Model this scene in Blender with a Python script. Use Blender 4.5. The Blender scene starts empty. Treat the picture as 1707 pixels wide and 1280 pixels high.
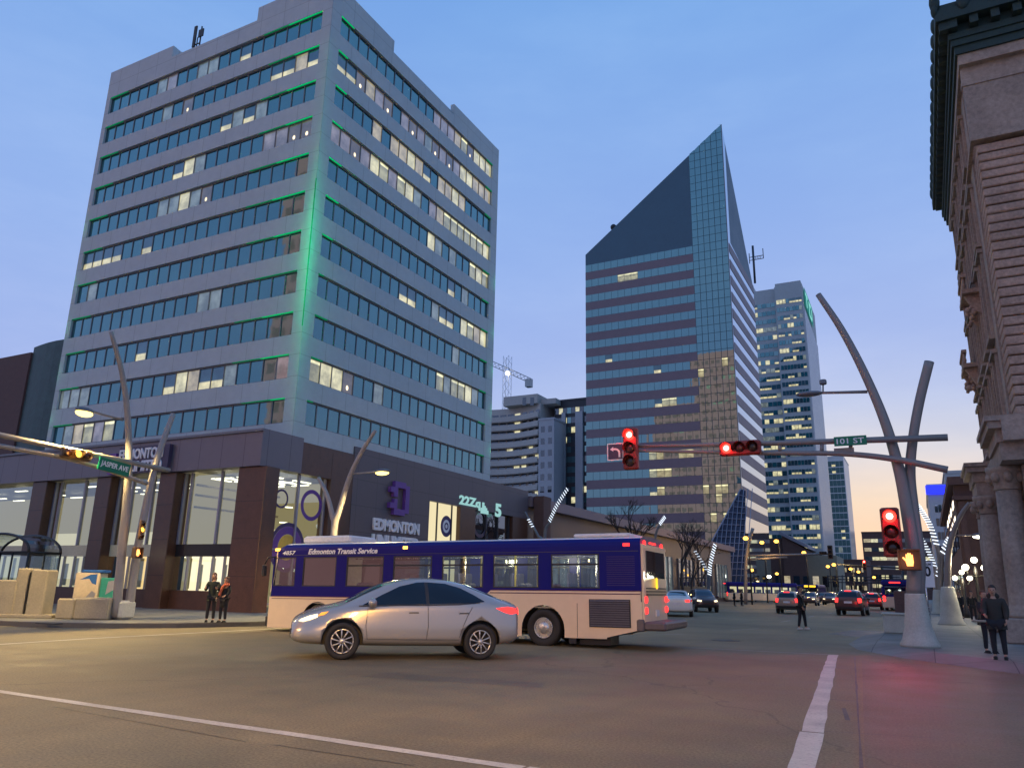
import bpy, bmesh, math, random
from mathutils import Vector, Matrix
from mathutils.bvhtree import BVHTree

random.seed(7)
PI = math.pi
rad = math.radians
scene = bpy.context.scene
COL = scene.collection
V = Vector

# ------------------------------------------------------------------ survey
# The lens, pitch and roll of the photograph were worked out from the vanishing points of the
# two street directions; these helpers turn survey points into metres in the world:
# +Y runs down the avenue, +X to the right across it, Z up.
PW, PH, FPX = 1707.0, 1280.0, 1282.0
HS, HY = 0.0209, 978.0
CAM = V((0, 0, 1.5))


def _cam_axes():
    def d(px, py):
        return V((px - PW / 2, py - PH / 2, FPX)).normalized()
    a = d(0, HY - HS * PW / 2)
    b = d(PW, HY + HS * PW / 2)
    up = a.cross(b).normalized()
    if up.y > 0:
        up = -up
    y = d(1547, HY + HS * (1547 - PW / 2))
    y = (y - up * y.dot(up)).normalized()
    x = y.cross(up).normalized()
    return x, y, up


_AX = _cam_axes()


def ray(px, py):
    v = V((px - PW / 2, py - PH / 2, FPX)).normalized()
    return V((_AX[0].dot(v), _AX[1].dot(v), _AX[2].dot(v)))


def at(px, py, Y):
    r = ray(px, py)
    return CAM + r * ((Y - CAM.y) / r.y)


def atx(px, py, X):
    r = ray(px, py)
    return CAM + r * ((X - CAM.x) / r.x)


def gd(px, py, z=0.0):
    r = ray(px, py)
    return CAM + r * ((z - CAM.z) / r.z)


# ------------------------------------------------------------------ materials
MATS = {}


def nodes_of(m):
    m.use_nodes = True
    nt = m.node_tree
    for n in list(nt.nodes):
        nt.nodes.remove(n)
    out = nt.nodes.new('ShaderNodeOutputMaterial')
    return nt, out


def L(nt, a, b):
    nt.links.new(a, b)


def N(nt, t, **kw):
    n = nt.nodes.new(t)
    for k, v in kw.items():
        setattr(n, k, v)
    return n


def coords(nt, scale=(1, 1, 1)):
    tc = N(nt, 'ShaderNodeTexCoord')
    mp = N(nt, 'ShaderNodeMapping')
    mp.inputs['Scale'].default_value = scale
    L(nt, tc.outputs['Object'], mp.inputs['Vector'])
    return mp.outputs['Vector']


def mixrgb(nt, fac, a, b, blend='MIX'):
    n = N(nt, 'ShaderNodeMix', data_type='RGBA', blend_type=blend)
    for sock, val in ((n.inputs[0], fac), (n.inputs[6], a), (n.inputs[7], b)):
        if hasattr(val, 'is_linked'):
            L(nt, val, sock)
        elif isinstance(val, (int, float)):
            sock.default_value = val
        else:
            sock.default_value = (val[0], val[1], val[2], 1)
    return n.outputs[2]


def noise(nt, vec, scale, detail=4, rough=0.6):
    n = N(nt, 'ShaderNodeTexNoise')
    n.inputs['Scale'].default_value = scale
    n.inputs['Detail'].default_value = detail
    n.inputs['Roughness'].default_value = rough
    L(nt, vec, n.inputs['Vector'])
    return n.outputs['Fac']


def ramp(nt, fac, stops):
    r = N(nt, 'ShaderNodeValToRGB')
    el = r.color_ramp.elements
    while len(el) < len(stops):
        el.new(0.5)
    for e, (p, c) in zip(el, stops):
        e.position = p
        e.color = (c[0], c[1], c[2], 1) if not isinstance(c, (int, float)) else (c, c, c, 1)
    L(nt, fac, r.inputs['Fac'])
    return r.outputs['Color']


def mat(name, col, rough=0.6, metal=0.0, var=0.18, nscale=1.2, bump=0.0, bscale=20, stretch=(1, 1, 1), spec=0.5, coat=0.0, rvar=0.1):
    """weathered solid surface: two octaves of noise break up the colour and the gloss"""
    m = bpy.data.materials.new(name)
    nt, out = nodes_of(m)
    p = N(nt, 'ShaderNodeBsdfPrincipled')
    vec = coords(nt, stretch)
    f1 = noise(nt, vec, nscale, 5)
    f2 = noise(nt, vec, nscale * 9, 3)
    fm = N(nt, 'ShaderNodeMath', operation='ADD')
    L(nt, f1, fm.inputs[0])
    L(nt, f2, fm.inputs[1])
    c = ramp(nt, fm.outputs[0], [(0.55, tuple(x * (1 - var) for x in col)), (1.45, tuple(min(1, x * (1 + var)) for x in col))])
    fm2 = N(nt, 'ShaderNodeMath', operation='MULTIPLY')
    L(nt, fm.outputs[0], fm2.inputs[0])
    fm2.inputs[1].default_value = 0.5
    c = ramp(nt, fm2.outputs[0], [(0.3, tuple(x * (1 - var) for x in col)), (0.7, tuple(min(1, x * (1 + var)) for x in col))])
    L(nt, c, p.inputs['Base Color'])
    r = ramp(nt, fm2.outputs[0], [(0.3, max(0.02, rough - rvar)), (0.7, min(1, rough + rvar))])
    L(nt, r, p.inputs['Roughness'])
    p.inputs['Metallic'].default_value = metal
    p.inputs['Specular IOR Level'].default_value = spec
    if coat:
        p.inputs['Coat Weight'].default_value = coat
        p.inputs['Coat Roughness'].default_value = 0.06
    if bump:
        b = N(nt, 'ShaderNodeBump')
        b.inputs['Strength'].default_value = bump
        b.inputs['Distance'].default_value = 0.03
        L(nt, noise(nt, vec, bscale, 4), b.inputs['Height'])
        L(nt, b.outputs['Normal'], p.inputs['Normal'])
    L(nt, p.outputs[0], out.inputs['Surface'])
    MATS[name] = m
    return m


def panel_mat(name, col, su, sv, rough=0.7, metal=0.0, var=0.1, wd=0.02):
    """cladding with fine dark joints every su metres along the wall and sv metres up it"""
    m = mat(name, col, rough, metal, var, 0.35)
    nt = m.node_tree
    p = next(n for n in nt.nodes if n.type == 'BSDF_PRINCIPLED')
    src = p.inputs['Base Color'].links[0].from_socket
    tc = N(nt, 'ShaderNodeTexCoord')
    sx = N(nt, 'ShaderNodeSeparateXYZ')
    L(nt, tc.outputs['Object'], sx.inputs[0])
    hs = N(nt, 'ShaderNodeMath', operation='ADD')
    L(nt, sx.outputs[0], hs.inputs[0])
    L(nt, sx.outputs[1], hs.inputs[1])
    outs = []
    for sock, step in ((hs.outputs[0], su), (sx.outputs[2], sv)):
        if not step:
            continue
        pp = N(nt, 'ShaderNodeMath', operation='PINGPONG')
        L(nt, sock, pp.inputs[0])
        pp.inputs[1].default_value = step / 2
        lt = N(nt, 'ShaderNodeMath', operation='LESS_THAN')
        L(nt, pp.outputs[0], lt.inputs[0])
        lt.inputs[1].default_value = wd / 2
        outs.append(lt.outputs[0])
    f = outs[0]
    if len(outs) > 1:
        mx = N(nt, 'ShaderNodeMath', operation='MAXIMUM')
        L(nt, outs[0], mx.inputs[0])
        L(nt, outs[1], mx.inputs[1])
        f = mx.outputs[0]
    fm = N(nt, 'ShaderNodeMath', operation='MULTIPLY')
    L(nt, f, fm.inputs[0])
    fm.inputs[1].default_value = 0.7
    L(nt, mixrgb(nt, fm.outputs[0], src, tuple(c * 0.3 for c in col)), p.inputs['Base Color'])
    return m


def emi(name, col, strength=1.0):
    m = bpy.data.materials.new(name)
    nt, out = nodes_of(m)
    e = N(nt, 'ShaderNodeEmission')
    e.inputs['Color'].default_value = (*col, 1)
    e.inputs['Strength'].default_value = strength
    L(nt, e.outputs[0], out.inputs['Surface'])
    MATS[name] = m
    return m


def facing_fac(nt, f0, power=3.0):
    lw = N(nt, 'ShaderNodeLayerWeight')
    lw.inputs['Blend'].default_value = 0.5
    pw = N(nt, 'ShaderNodeMath', operation='POWER')
    L(nt, lw.outputs['Facing'], pw.inputs[0])
    pw.inputs[1].default_value = power
    ma = N(nt, 'ShaderNodeMath', operation='MULTIPLY_ADD')
    L(nt, pw.outputs[0], ma.inputs[0])
    ma.inputs[1].default_value = 1 - f0
    ma.inputs[2].default_value = f0
    return ma.outputs[0]


def glass(name, base, tint, f0=0.2, rough=0.02, transp=0.0, wob=0.0):
    """window glass: a mirror coat over the dark room behind (or over a clear pane when transp > 0)"""
    m = bpy.data.materials.new(name)
    nt, out = nodes_of(m)
    vec = coords(nt)
    g = N(nt, 'ShaderNodeBsdfGlossy')
    g.inputs['Color'].default_value = (*tint, 1)
    g.inputs['Roughness'].default_value = rough
    d = N(nt, 'ShaderNodeBsdfDiffuse')
    c = ramp(nt, noise(nt, vec, 0.6, 3), [(0.35, tuple(x * 0.55 for x in base)), (0.7, tuple(x * 1.5 for x in base))])
    L(nt, c, d.inputs['Color'])
    under = d.outputs[0]
    if transp:
        t = N(nt, 'ShaderNodeBsdfTransparent')
        t.inputs['Color'].default_value = (0.82, 0.88, 0.86, 1)
        mx = N(nt, 'ShaderNodeMixShader')
        mx.inputs[0].default_value = transp
        L(nt, d.outputs[0], mx.inputs[1])
        L(nt, t.outputs[0], mx.inputs[2])
        under = mx.outputs[0]
    if wob:
        b = N(nt, 'ShaderNodeBump')
        b.inputs['Strength'].default_value = wob
        b.inputs['Distance'].default_value = 0.05
        L(nt, noise(nt, vec, 0.9, 2), b.inputs['Height'])
        L(nt, b.outputs['Normal'], g.inputs['Normal'])
    mx = N(nt, 'ShaderNodeMixShader')
    L(nt, facing_fac(nt, f0), mx.inputs[0])
    L(nt, under, mx.inputs[1])
    L(nt, g.outputs[0], mx.inputs[2])
    L(nt, mx.outputs[0], out.inputs['Surface'])
    MATS[name] = m
    return m


def litpane(name, col, strength, mode='full', f0=0.12):
    """a pane with a lit room or blind behind it; UV runs 0..1 over each pane"""
    m = bpy.data.materials.new(name)
    nt, out = nodes_of(m)
    uv = N(nt, 'ShaderNodeUVMap')
    sep = N(nt, 'ShaderNodeSeparateXYZ')
    L(nt, uv.outputs[0], sep.inputs[0])
    vec = coords(nt)
    nz = noise(nt, vec, 1.3, 3)
    e = N(nt, 'ShaderNodeEmission')
    k = col
    dim = tuple(x * 0.35 for x in k)
    if mode == 'bottom':
        c = ramp(nt, sep.outputs[1], [(0.0, k), (0.34, k), (0.4, (0.02, 0.05, 0.08)), (1.0, (0.01, 0.03, 0.05))])
    elif mode == 'room':
        c = ramp(nt, sep.outputs[1], [(0.0, tuple(x * 0.55 for x in k)), (0.45, tuple(x * 0.8 for x in k)), (0.78, tuple(x * 0.5 for x in k)), (0.82, tuple(min(x * 2.4, 4) for x in k)), (0.9, tuple(min(x * 2.4, 4) for x in k)), (0.94, tuple(x * 0.7 for x in k))])
    elif mode == 'blind':
        w = N(nt, 'ShaderNodeTexWave')
        w.inputs['Scale'].default_value = 4.0
        w.bands_direction = 'X'
        L(nt, uv.outputs[0], w.inputs['Vector'])
        c = mixrgb(nt, w.outputs['Fac'], tuple(x * 0.7 for x in k), k)
    elif mode == 'lamp':
        dx = N(nt, 'ShaderNodeTexGradient', gradient_type='SPHERICAL')
        mp = N(nt, 'ShaderNodeMapping')
        mp.inputs['Location'].default_value = (-3.2, -1.9, 0)
        mp.inputs['Scale'].default_value = (6.5, 6.5, 1)
        L(nt, uv.outputs[0], mp.inputs['Vector'])
        L(nt, mp.outputs[0], dx.inputs['Vector'])
        c = ramp(nt, dx.outputs['Fac'], [(0.0, dim), (0.25, tuple(x * 0.8 for x in k)), (0.6, (4, 3.2, 1.8))])
    else:
        c = ramp(nt, sep.outputs[1], [(0.0, tuple(x * 0.8 for x in k)), (0.7, k), (1.0, tuple(x * 0.6 for x in k))])
    nr = ramp(nt, nz, [(0.35, 0.55), (0.65, 1.15)])
    c = mixrgb(nt, 1.0, c, nr, 'MULTIPLY')
    L(nt, c, e.inputs['Color'])
    e.inputs['Strength'].default_value = strength
    g = N(nt, 'ShaderNodeBsdfGlossy')
    g.inputs['Color'].default_value = (0.75, 0.9, 1, 1)
    g.inputs['Roughness'].default_value = 0.03
    mx = N(nt, 'ShaderNodeMixShader')
    L(nt, facing_fac(nt, f0), mx.inputs[0])
    L(nt, e.outputs[0], mx.inputs[1])
    L(nt, g.outputs[0], mx.inputs[2])
    L(nt, mx.outputs[0], out.inputs['Surface'])
    MATS[name] = m
    return m


# ------------------------------------------------------------------ mesh building
class MB:
    def __init__(s):
        s.v = []
        s.f = []
        s.mi = []
        s.sm = []
        s.uv = []
        s.has_uv = False
        s.M = None

    def pts(s, ps):
        n = len(s.v)
        for p in ps:
            p = V(p)
            s.v.append(s.M @ p if s.M else p)
        return n

    def face(s, ps, mi=0, uv=None, smooth=False):
        n = s.pts(ps)
        s.f.append(list(range(n, n + len(ps))))
        s.mi.append(mi)
        s.sm.append(smooth)
        s.uv.append(uv)
        if uv:
            s.has_uv = True

    def idx(s, f, mi=0, smooth=False):
        s.f.append(list(f))
        s.mi.append(mi)
        s.sm.append(smooth)
        s.uv.append(None)

    def box(s, a, b, mi=0):
        x0, x1 = sorted((a[0], b[0]))
        y0, y1 = sorted((a[1], b[1]))
        z0, z1 = sorted((a[2], b[2]))
        n = s.pts([(x0, y0, z0), (x1, y0, z0), (x1, y1, z0), (x0, y1, z0), (x0, y0, z1), (x1, y0, z1), (x1, y1, z1), (x0, y1, z1)])
        for q in ((0, 3, 2, 1), (4, 5, 6, 7), (0, 1, 5, 4), (1, 2, 6, 5), (2, 3, 7, 6), (3, 0, 4, 7)):
            s.idx([n + i for i in q], mi)

    def bbox(s, c, size, mi=0, ch=0.02):
        """box with chamfered edges on its vertical and top rims"""
        x, y, z = c
        hx, hy, hz = size[0] / 2, size[1] / 2, size[2] / 2
        ch = min(ch, hx * 0.8, hy * 0.8, hz * 0.8)
        rings = []
        for zz, ins in ((z - hz, ch), (z - hz + ch, 0), (z + hz - ch, 0), (z + hz, ch)):
            ax, ay = hx - ins, hy - ins
            r = [(x - ax + ch, y - ay, zz), (x + ax - ch, y - ay, zz), (x + ax, y - ay + ch, zz), (x + ax, y + ay - ch, zz), (x + ax - ch, y + ay, zz), (x - ax + ch, y + ay, zz), (x - ax, y + ay - ch, zz), (x - ax, y - ay + ch, zz)]
            rings.append(s.pts(r))
        for a, b in zip(rings, rings[1:]):
            for i in range(8):
                j = (i + 1) % 8
                s.idx([a + i, a + j, b + j, b + i], mi)
        s.idx([rings[0] + i for i in range(7, -1, -1)], mi)
        s.idx([rings[-1] + i for i in range(8)], mi)

    def prism(s, poly, z0, z1, mi=0, top=None):
        n = len(poly)
        a = s.pts([(p[0], p[1], z0) for p in poly])
        b = s.pts([(p[0], p[1], z1) for p in poly])
        for i in range(n):
            j = (i + 1) % n
            s.idx([a + i, a + j, b + j, b + i], mi)
        s.idx([a + i for i in range(n - 1, -1, -1)], mi)
        s.idx([b + i for i in range(n)], mi if top is None else top)

    def extrude(s, poly, vec, mi=0):
        """closed polygon of 3D points extruded along vec"""
        n = len(poly)
        vec = V(vec)
        a = s.pts(poly)
        b = s.pts([V(p) + vec for p in poly])
        for i in range(n):
            j = (i + 1) % n
            s.idx([a + i, a + j, b + j, b + i], mi)
        s.idx([a + i for i in range(n - 1, -1, -1)], mi)
        s.idx([b + i for i in range(n)], mi)

    def tube(s, path, radii, n=10, mi=0, cap=True, smooth=True):
        path = [V(p) for p in path]
        if isinstance(radii, (int, float)):
            radii = [radii] * len(path)
        rings = []
        up = None
        for i, p in enumerate(path):
            if i == 0:
                t = path[1] - p
            elif i == len(path) - 1:
                t = p - path[i - 1]
            else:
                t = path[i + 1] - path[i - 1]
            if t.length < 1e-9:
                t = V((0, 0, 1))
            t.normalize()
            if up is None:
                ref = V((0, 0, 1)) if abs(t.z) < 0.9 else V((1, 0, 0))
                a = t.cross(ref).normalized()
            else:
                a = (up - t * up.dot(t))
                a = a.normalized() if a.length > 1e-6 else t.orthogonal().normalized()
            up = a
            b = t.cross(a)
            rings.append(s.pts([p + (a * math.cos(2 * PI * k / n) + b * math.sin(2 * PI * k / n)) * radii[i] for k in range(n)]))
        for q, r in zip(rings, rings[1:]):
            for i in range(n):
                j = (i + 1) % n
                s.idx([q + i, q + j, r + j, r + i], mi, smooth)
        if cap:
            s.idx([rings[0] + i for i in range(n - 1, -1, -1)], mi)
            s.idx([rings[-1] + i for i in range(n)], mi)

    def lathe(s, prof, origin=(0, 0, 0), axis='z', n=20, mi=0, smooth=True, cap=True):
        """profile of (radius, height) turned about an axis through origin"""
        o = V(origin)
        rings = []
        for r, h in prof:
            ring = []
            for k in range(n):
                a = 2 * PI * k / n
                c, d = r * math.cos(a), r * math.sin(a)
                ring.append(o + (V((c, d, h)) if axis == 'z' else V((c, h, d)) if axis == 'y' else V((h, c, d))))
            rings.append(s.pts(ring))
        for q, r in zip(rings, rings[1:]):
            for i in range(n):
                j = (i + 1) % n
                s.idx([q + i, q + j, r + j, r + i], mi, smooth)
        if cap:
            s.idx([rings[0] + i for i in range(n - 1, -1, -1)], mi)
            s.idx([rings[-1] + i for i in range(n)], mi)

    def ball(s, c, r, n=10, m=6, mi=0, sc=(1, 1, 1)):
        c = V(c)
        rings = []
        for j in range(1, m):
            th = PI * j / m
            rings.append(s.pts([c + V((r * sc[0] * math.sin(th) * math.cos(2 * PI * k / n), r * sc[1] * math.sin(th) * math.sin(2 * PI * k / n), r * sc[2] * math.cos(th))) for k in range(n)]))
        t = s.pts([c + V((0, 0, r * sc[2]))])
        b = s.pts([c - V((0, 0, r * sc[2]))])
        for q, w in zip(rings, rings[1:]):
            for i in range(n):
                j = (i + 1) % n
                s.idx([q + i, w + i, w + j, q + j], mi, True)
        for i in range(n):
            j = (i + 1) % n
            s.idx([t, rings[0] + i, rings[0] + j], mi, True)
            s.idx([b, rings[-1] + j, rings[-1] + i], mi, True)

    def build(s, name, mats, parent=None, world=False, fixn=True):
        """links everything collected so far as ONE mesh object; world=True: points are world metres, parent is unrotated"""
        me = bpy.data.meshes.new(name)
        off = V((0, 0, 0))
        if world and parent is not None:
            r = parent
            while r is not None:
                off += r.location
                r = r.parent
        me.from_pydata([tuple(p - off) for p in s.v], [], s.f)
        if not isinstance(mats, (list, tuple)):
            mats = [mats]
        for m in mats:
            me.materials.append(MATS[m] if isinstance(m, str) else m)
        me.polygons.foreach_set('material_index', s.mi)
        me.polygons.foreach_set('use_smooth', s.sm)
        if s.has_uv:
            uvl = me.uv_layers.new(name='UVMap')
            for poly, uv in zip(me.polygons, s.uv):
                for k, li in enumerate(poly.loop_indices):
                    uvl.data[li].uv = uv[k] if uv else (0.5, 0.5)
        me.update()
        if fixn:
            bm = bmesh.new()
            bm.from_mesh(me)
            bmesh.ops.recalc_face_normals(bm, faces=bm.faces)
            bm.to_mesh(me)
            bm.free()
        o = bpy.data.objects.new(name, me)
        COL.objects.link(o)
        if parent is not None:
            o.parent = parent
        return o


def tag(o, label=None, cat=None, group=None, kind=None):
    for k, v in (('label', label), ('category', cat), ('group', group), ('kind', kind)):
        if v:
            o[k] = v
    return o


def thing(name, label, cat, loc=(0, 0, 0), rz=0.0, group=None):
    o = bpy.data.objects.new(name, None)
    o.empty_display_size = 0.2
    COL.objects.link(o)
    o.location = loc
    o.rotation_euler = (0, 0, rz)
    return tag(o, label, cat, group)


def dup(root, loc, rz=None, label=None, group=None):
    """a copy of a thing with copies of its parts and sub-parts, sharing their meshes"""
    r = root.copy()
    COL.objects.link(r)
    r.location = loc
    if rz is not None:
        r.rotation_euler = (root.rotation_euler[0], root.rotation_euler[1], rz)
    tag(r, label, None, group)
    for ch in [c for c in KIDS(root)]:
        c = ch.copy()
        COL.objects.link(c)
        c.parent = r
        for g in KIDS(ch):
            d = g.copy()
            COL.objects.link(d)
            d.parent = c
    return r


def KIDS(o):
    return [c for c in bpy.data.objects if c.parent == o]


def text(name, body, o, u, v, w, h, m, parent=None, depth=0.02, bold=0.0, shear=0.0, world=True):
    """lettering fitted to a w x h box whose lower left corner is o, running along u with v up"""
    cu = bpy.data.curves.new(name, 'FONT')
    cu.body = body
    cu.size = 1.0
    cu.offset = bold
    cu.extrude = 0.001
    cu.shear = shear
    cu.resolution_u = 3
    tmp = bpy.data.objects.new(name + '_src', cu)
    COL.objects.link(tmp)
    bpy.context.view_layer.update()
    me = bpy.data.meshes.new_from_object(tmp.evaluated_get(bpy.context.evaluated_depsgraph_get()))
    COL.objects.unlink(tmp)
    bpy.data.objects.remove(tmp)
    bpy.data.curves.remove(cu)
    xs = [p.co.x for p in me.vertices]
    ys = [p.co.y for p in me.vertices]
    zs = [p.co.z for p in me.vertices]
    x0, x1, y0, y1 = min(xs), max(xs), min(ys), max(ys)
    o, u, v = V(o), V(u).normalized(), V(v).normalized()
    nn = u.cross(v)
    off = V((0, 0, 0))
    if world and parent is not None:
        r = parent
        while r is not None:
            off += r.location
            r = r.parent
    zm = max(zs) or 1
    for p in me.vertices:
        q = o + u * ((p.co.x - x0) / (x1 - x0) * w) + v * ((p.co.y - y0) / (y1 - y0) * h) + nn * (depth * (0.5 + 0.5 * p.co.z / zm))
        p.co = q - off
    me.materials.clear()
    me.materials.append(MATS[m])
    me.update()
    me.name = name
    ob = bpy.data.objects.new(name, me)
    COL.objects.link(ob)
    if parent is not None:
        ob.parent = parent
    return ob


def lamp(name, loc, col, watts, size=0.1, kind='POINT', aim=None, angle=90, blend=0.6):
    if name == 'street_light':          # cut-off luminaires throw their light downward
        kind, aim, angle, blend = 'SPOT', (loc[0], loc[1], 0), 158, 0.55
    ld = bpy.data.lights.new(name, kind)
    ld.color = col
    ld.energy = watts
    ld.shadow_soft_size = size
    if kind == 'SPOT':
        ld.spot_size = rad(angle)
        ld.spot_blend = blend
    o = bpy.data.objects.new(name, ld)
    o.location = loc
    if aim is not None:
        o.rotation_euler = (V(aim) - V(loc)).to_track_quat('-Z', 'Y').to_euler()
    COL.objects.link(o)
    return o


def smooth_path(pts, n=24):
    """Catmull-Rom through survey points"""
    pts = [V(p) for p in pts]
    P = [pts[0] * 2 - pts[1]] + pts + [pts[-1] * 2 - pts[-2]]
    out = []
    seg = len(pts) - 1
    per = max(2, n // seg)
    for i in range(seg):
        a, b, c, d = P[i], P[i + 1], P[i + 2], P[i + 3]
        for k in range(per):
            t = k / per
            out.append(0.5 * ((2 * b) + (c - a) * t + (2 * a - 5 * b + 4 * c - d) * t * t + (3 * b - a - 3 * c + d) * t ** 3))
    out.append(pts[-1])
    return out
# ------------------------------------------------------------------ palette
panel_mat('white_concrete', (0.43, 0.50, 0.515), 1.895, 1.157, 0.75, wd=0.022)
panel_mat('fascia_panel', (0.165, 0.155, 0.175), 1.5, 0, 0.45, 0.4, wd=0.035)
panel_mat('stone_slab', (0.10, 0.085, 0.095), 1.75, 1.4, 0.45, wd=0.025)
mat('frame_grey', (0.16, 0.17, 0.19), 0.5, 0.3)
mat('frame_dark', (0.035, 0.04, 0.05), 0.45, 0.3)
mat('panel_grey', (0.30, 0.30, 0.36), 0.45, 0.4, var=0.1)
mat('granite_brown', (0.085, 0.038, 0.022), 0.35, var=0.35, nscale=2.2, bump=0.1)
mat('stone_dark', (0.085, 0.07, 0.07), 0.45, var=0.25, nscale=1.5, bump=0.1)
mat('brown_brick', (0.12, 0.065, 0.055), 0.8, var=0.3, nscale=1.5, bump=0.3)
mat('teal_stone', (0.05, 0.085, 0.08), 0.6, var=0.5, nscale=0.9, bump=0.3)
mat('cream_wall', (0.6, 0.55, 0.36), 0.7)
mat('concrete', (0.30, 0.26, 0.19), 0.85, var=0.2, nscale=2, bump=0.3)
mat('concrete_pale', (0.48, 0.47, 0.40), 0.85, var=0.2, nscale=2.5, bump=0.3)
mat('pole_paint', (0.30, 0.275, 0.25), 0.45, 0.2, var=0.12, nscale=3)
mat('black_metal', (0.02, 0.02, 0.022), 0.45, 0.2)
mat('sign_white', (0.78, 0.78, 0.78), 0.5, var=0.05)
mat('sign_green', (0.0, 0.17, 0.085), 0.4, var=0.08)
mat('sign_dark', (0.05, 0.04, 0.08), 0.5)
mat('sandstone', (0.35, 0.27, 0.215), 0.85, var=0.4, nscale=0.9, bump=0.5, bscale=9)
mat('sandstone_red', (0.42, 0.285, 0.215), 0.9, var=0.45, nscale=1.1, bump=0.7, bscale=7)
mat('copper_green', (0.022, 0.048, 0.043), 0.7, var=0.45, nscale=1.5, bump=0.4)
mat('rubber', (0.018, 0.018, 0.018), 0.75)
mat('alloy', (0.62, 0.6, 0.56), 0.3, 0.75, var=0.06)
mat('bark', (0.055, 0.042, 0.038), 0.9, var=0.3, nscale=8)
mat('granite_purple', (0.19, 0.14, 0.16), 0.5, var=0.12, nscale=0.4)
mat('granite_slate', (0.055, 0.115, 0.16), 0.5, var=0.12, nscale=0.3)
mat('apartment_beige', (0.47, 0.45, 0.42), 0.85, var=0.12, nscale=0.3)
mat('apartment_white', (0.45, 0.47, 0.5), 0.8, var=0.08, nscale=0.3)
mat('tower_grey', (0.40, 0.42, 0.43), 0.6, var=0.12, nscale=0.2)
mat('tower_pale', (0.62, 0.62, 0.64), 0.35, 0.3, var=0.08, nscale=0.2)
emi('tan_stone_glow', (0.98, 0.47, 0.44), 0.92)  # stone that glows by itself: sunset light on the wall put into the material
emi('tan_window_glow', (0.55, 0.31, 0.27), 0.9)  # panes glow too, keeping the sunlit look of the wall around them
emi('room_back_glow', (0.62, 0.50, 0.25), 0.62)  # back wall glows by itself in place of light from room lamps
mat('purple_paint', (0.13, 0.05, 0.28), 0.5)
mat('purple_dark', (0.05, 0.03, 0.12), 0.5)
mat('gold_paint', (0.6, 0.42, 0.06), 0.5)
mat('orange_paint', (0.75, 0.2, 0.05), 0.5)
mat('mural_teal', (0.02, 0.22, 0.19), 0.6)
mat('mural_blue', (0.02, 0.10, 0.33), 0.6)
mat('mural_cream', (0.55, 0.45, 0.33), 0.7, var=0.15)
mat('floor_beige', (0.4, 0.34, 0.26), 0.7)

glass('glass_office', (0.012, 0.05, 0.065), (0.55, 0.95, 0.98), 0.20, 0.02, wob=0.05)
glass('glass_tower', (0.02, 0.045, 0.055), (0.56, 0.92, 0.92), 0.29, 0.015, wob=0.03)
glass('glass_tower_pale', (0.05, 0.06, 0.08), (0.9, 0.95, 1.0), 0.55, 0.03)
glass('glass_dark', (0.012, 0.013, 0.016), (0.8, 0.9, 1.0), 0.14, 0.02)
glass('glass_atrium', (0.03, 0.03, 0.045), (0.5, 0.5, 0.6), 0.05, 0.08)
glass('glass_clear', (0.02, 0.03, 0.03), (0.8, 0.95, 1.0), 0.10, 0.01, transp=0.93)
glass('glass_shop', (0.02, 0.03, 0.035), (0.75, 0.92, 1.0), 0.16, 0.01, transp=0.88)
glass('glass_teal', (0.01, 0.09, 0.10), (0.5, 0.9, 0.95), 0.2, 0.02)
litpane('lit_warm', (0.62, 0.52, 0.33), 0.95, 'blind')
litpane('lit_room', (0.72, 0.68, 0.38), 0.8, 'room')
litpane('lit_lamp', (0.42, 0.33, 0.26), 0.8, 'lamp')
litpane('lit_pink', (0.26, 0.23, 0.26), 1.0, 'full')
litpane('lit_bottom', (0.85, 0.76, 0.42), 1.0, 'bottom')
litpane('lit_bright', (0.92, 0.85, 0.5), 1.0, 'full')
litpane('lit_dim', (0.2, 0.24, 0.24), 1.0, 'full')
emi('led_green', (0.0, 0.80, 0.26), 0.62)
emi('led_green_mid', (0.0, 0.75, 0.25), 0.7)
emi('led_green_dim', (0.0, 0.55, 0.22), 0.38)
emi('led_white', (0.78, 0.87, 1.0), 1.8)
emi('led_blue', (0.02, 0.03, 1.0), 2.2)
emi('neon_cyan', (0.45, 0.85, 0.85), 0.7)
emi('lamp_yellow', (1.0, 0.74, 0.2), 3.6)
emi('lamp_orange', (1.0, 0.48, 0.07), 4.8)
emi('lamp_white', (1.0, 0.93, 0.7), 7.0)
emi('ceiling_light', (1.0, 0.92, 0.66), 3.2)
emi('room_warm', (1.0, 0.80, 0.50), 2.0)
emi('room_cream', (0.95, 0.82, 0.50), 0.95)
emi('room_amber', (1.0, 0.66, 0.26), 1.6)
emi('signal_red', (1.0, 0.03, 0.02), 5.0)
emi('signal_core', (1.0, 0.55, 0.45), 4.0)
emi('signal_amber', (1.0, 0.5, 0.06), 4.0)
emi('hand_orange', (1.0, 0.32, 0.08), 4.5)
emi('tail_red', (1.0, 0.03, 0.03), 3.2)
emi('tail_red_dim', (0.8, 0.02, 0.03), 0.7)
emi('headlight', (1.0, 0.82, 0.5), 2.2)
emi('turn_orange', (1.0, 0.36, 0.06), 1.8)
emi('route_amber', (1.0, 0.6, 0.04), 1.6)
emi('teal_sign', (0.06, 0.40, 0.40), 0.5)
emi('teal_sign_lit', (0.3, 0.85, 0.8), 0.8)

# ------------------------------------------------------------------ camera
x, y, up = _AX
cam_d = bpy.data.cameras.new('camera')
cam_d.sensor_fit = 'HORIZONTAL'
cam_d.sensor_width = 36
cam_d.lens = 36 * FPX / PW
cam_d.clip_end = 6000
cam = bpy.data.objects.new('camera', cam_d)
COL.objects.link(cam)
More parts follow.
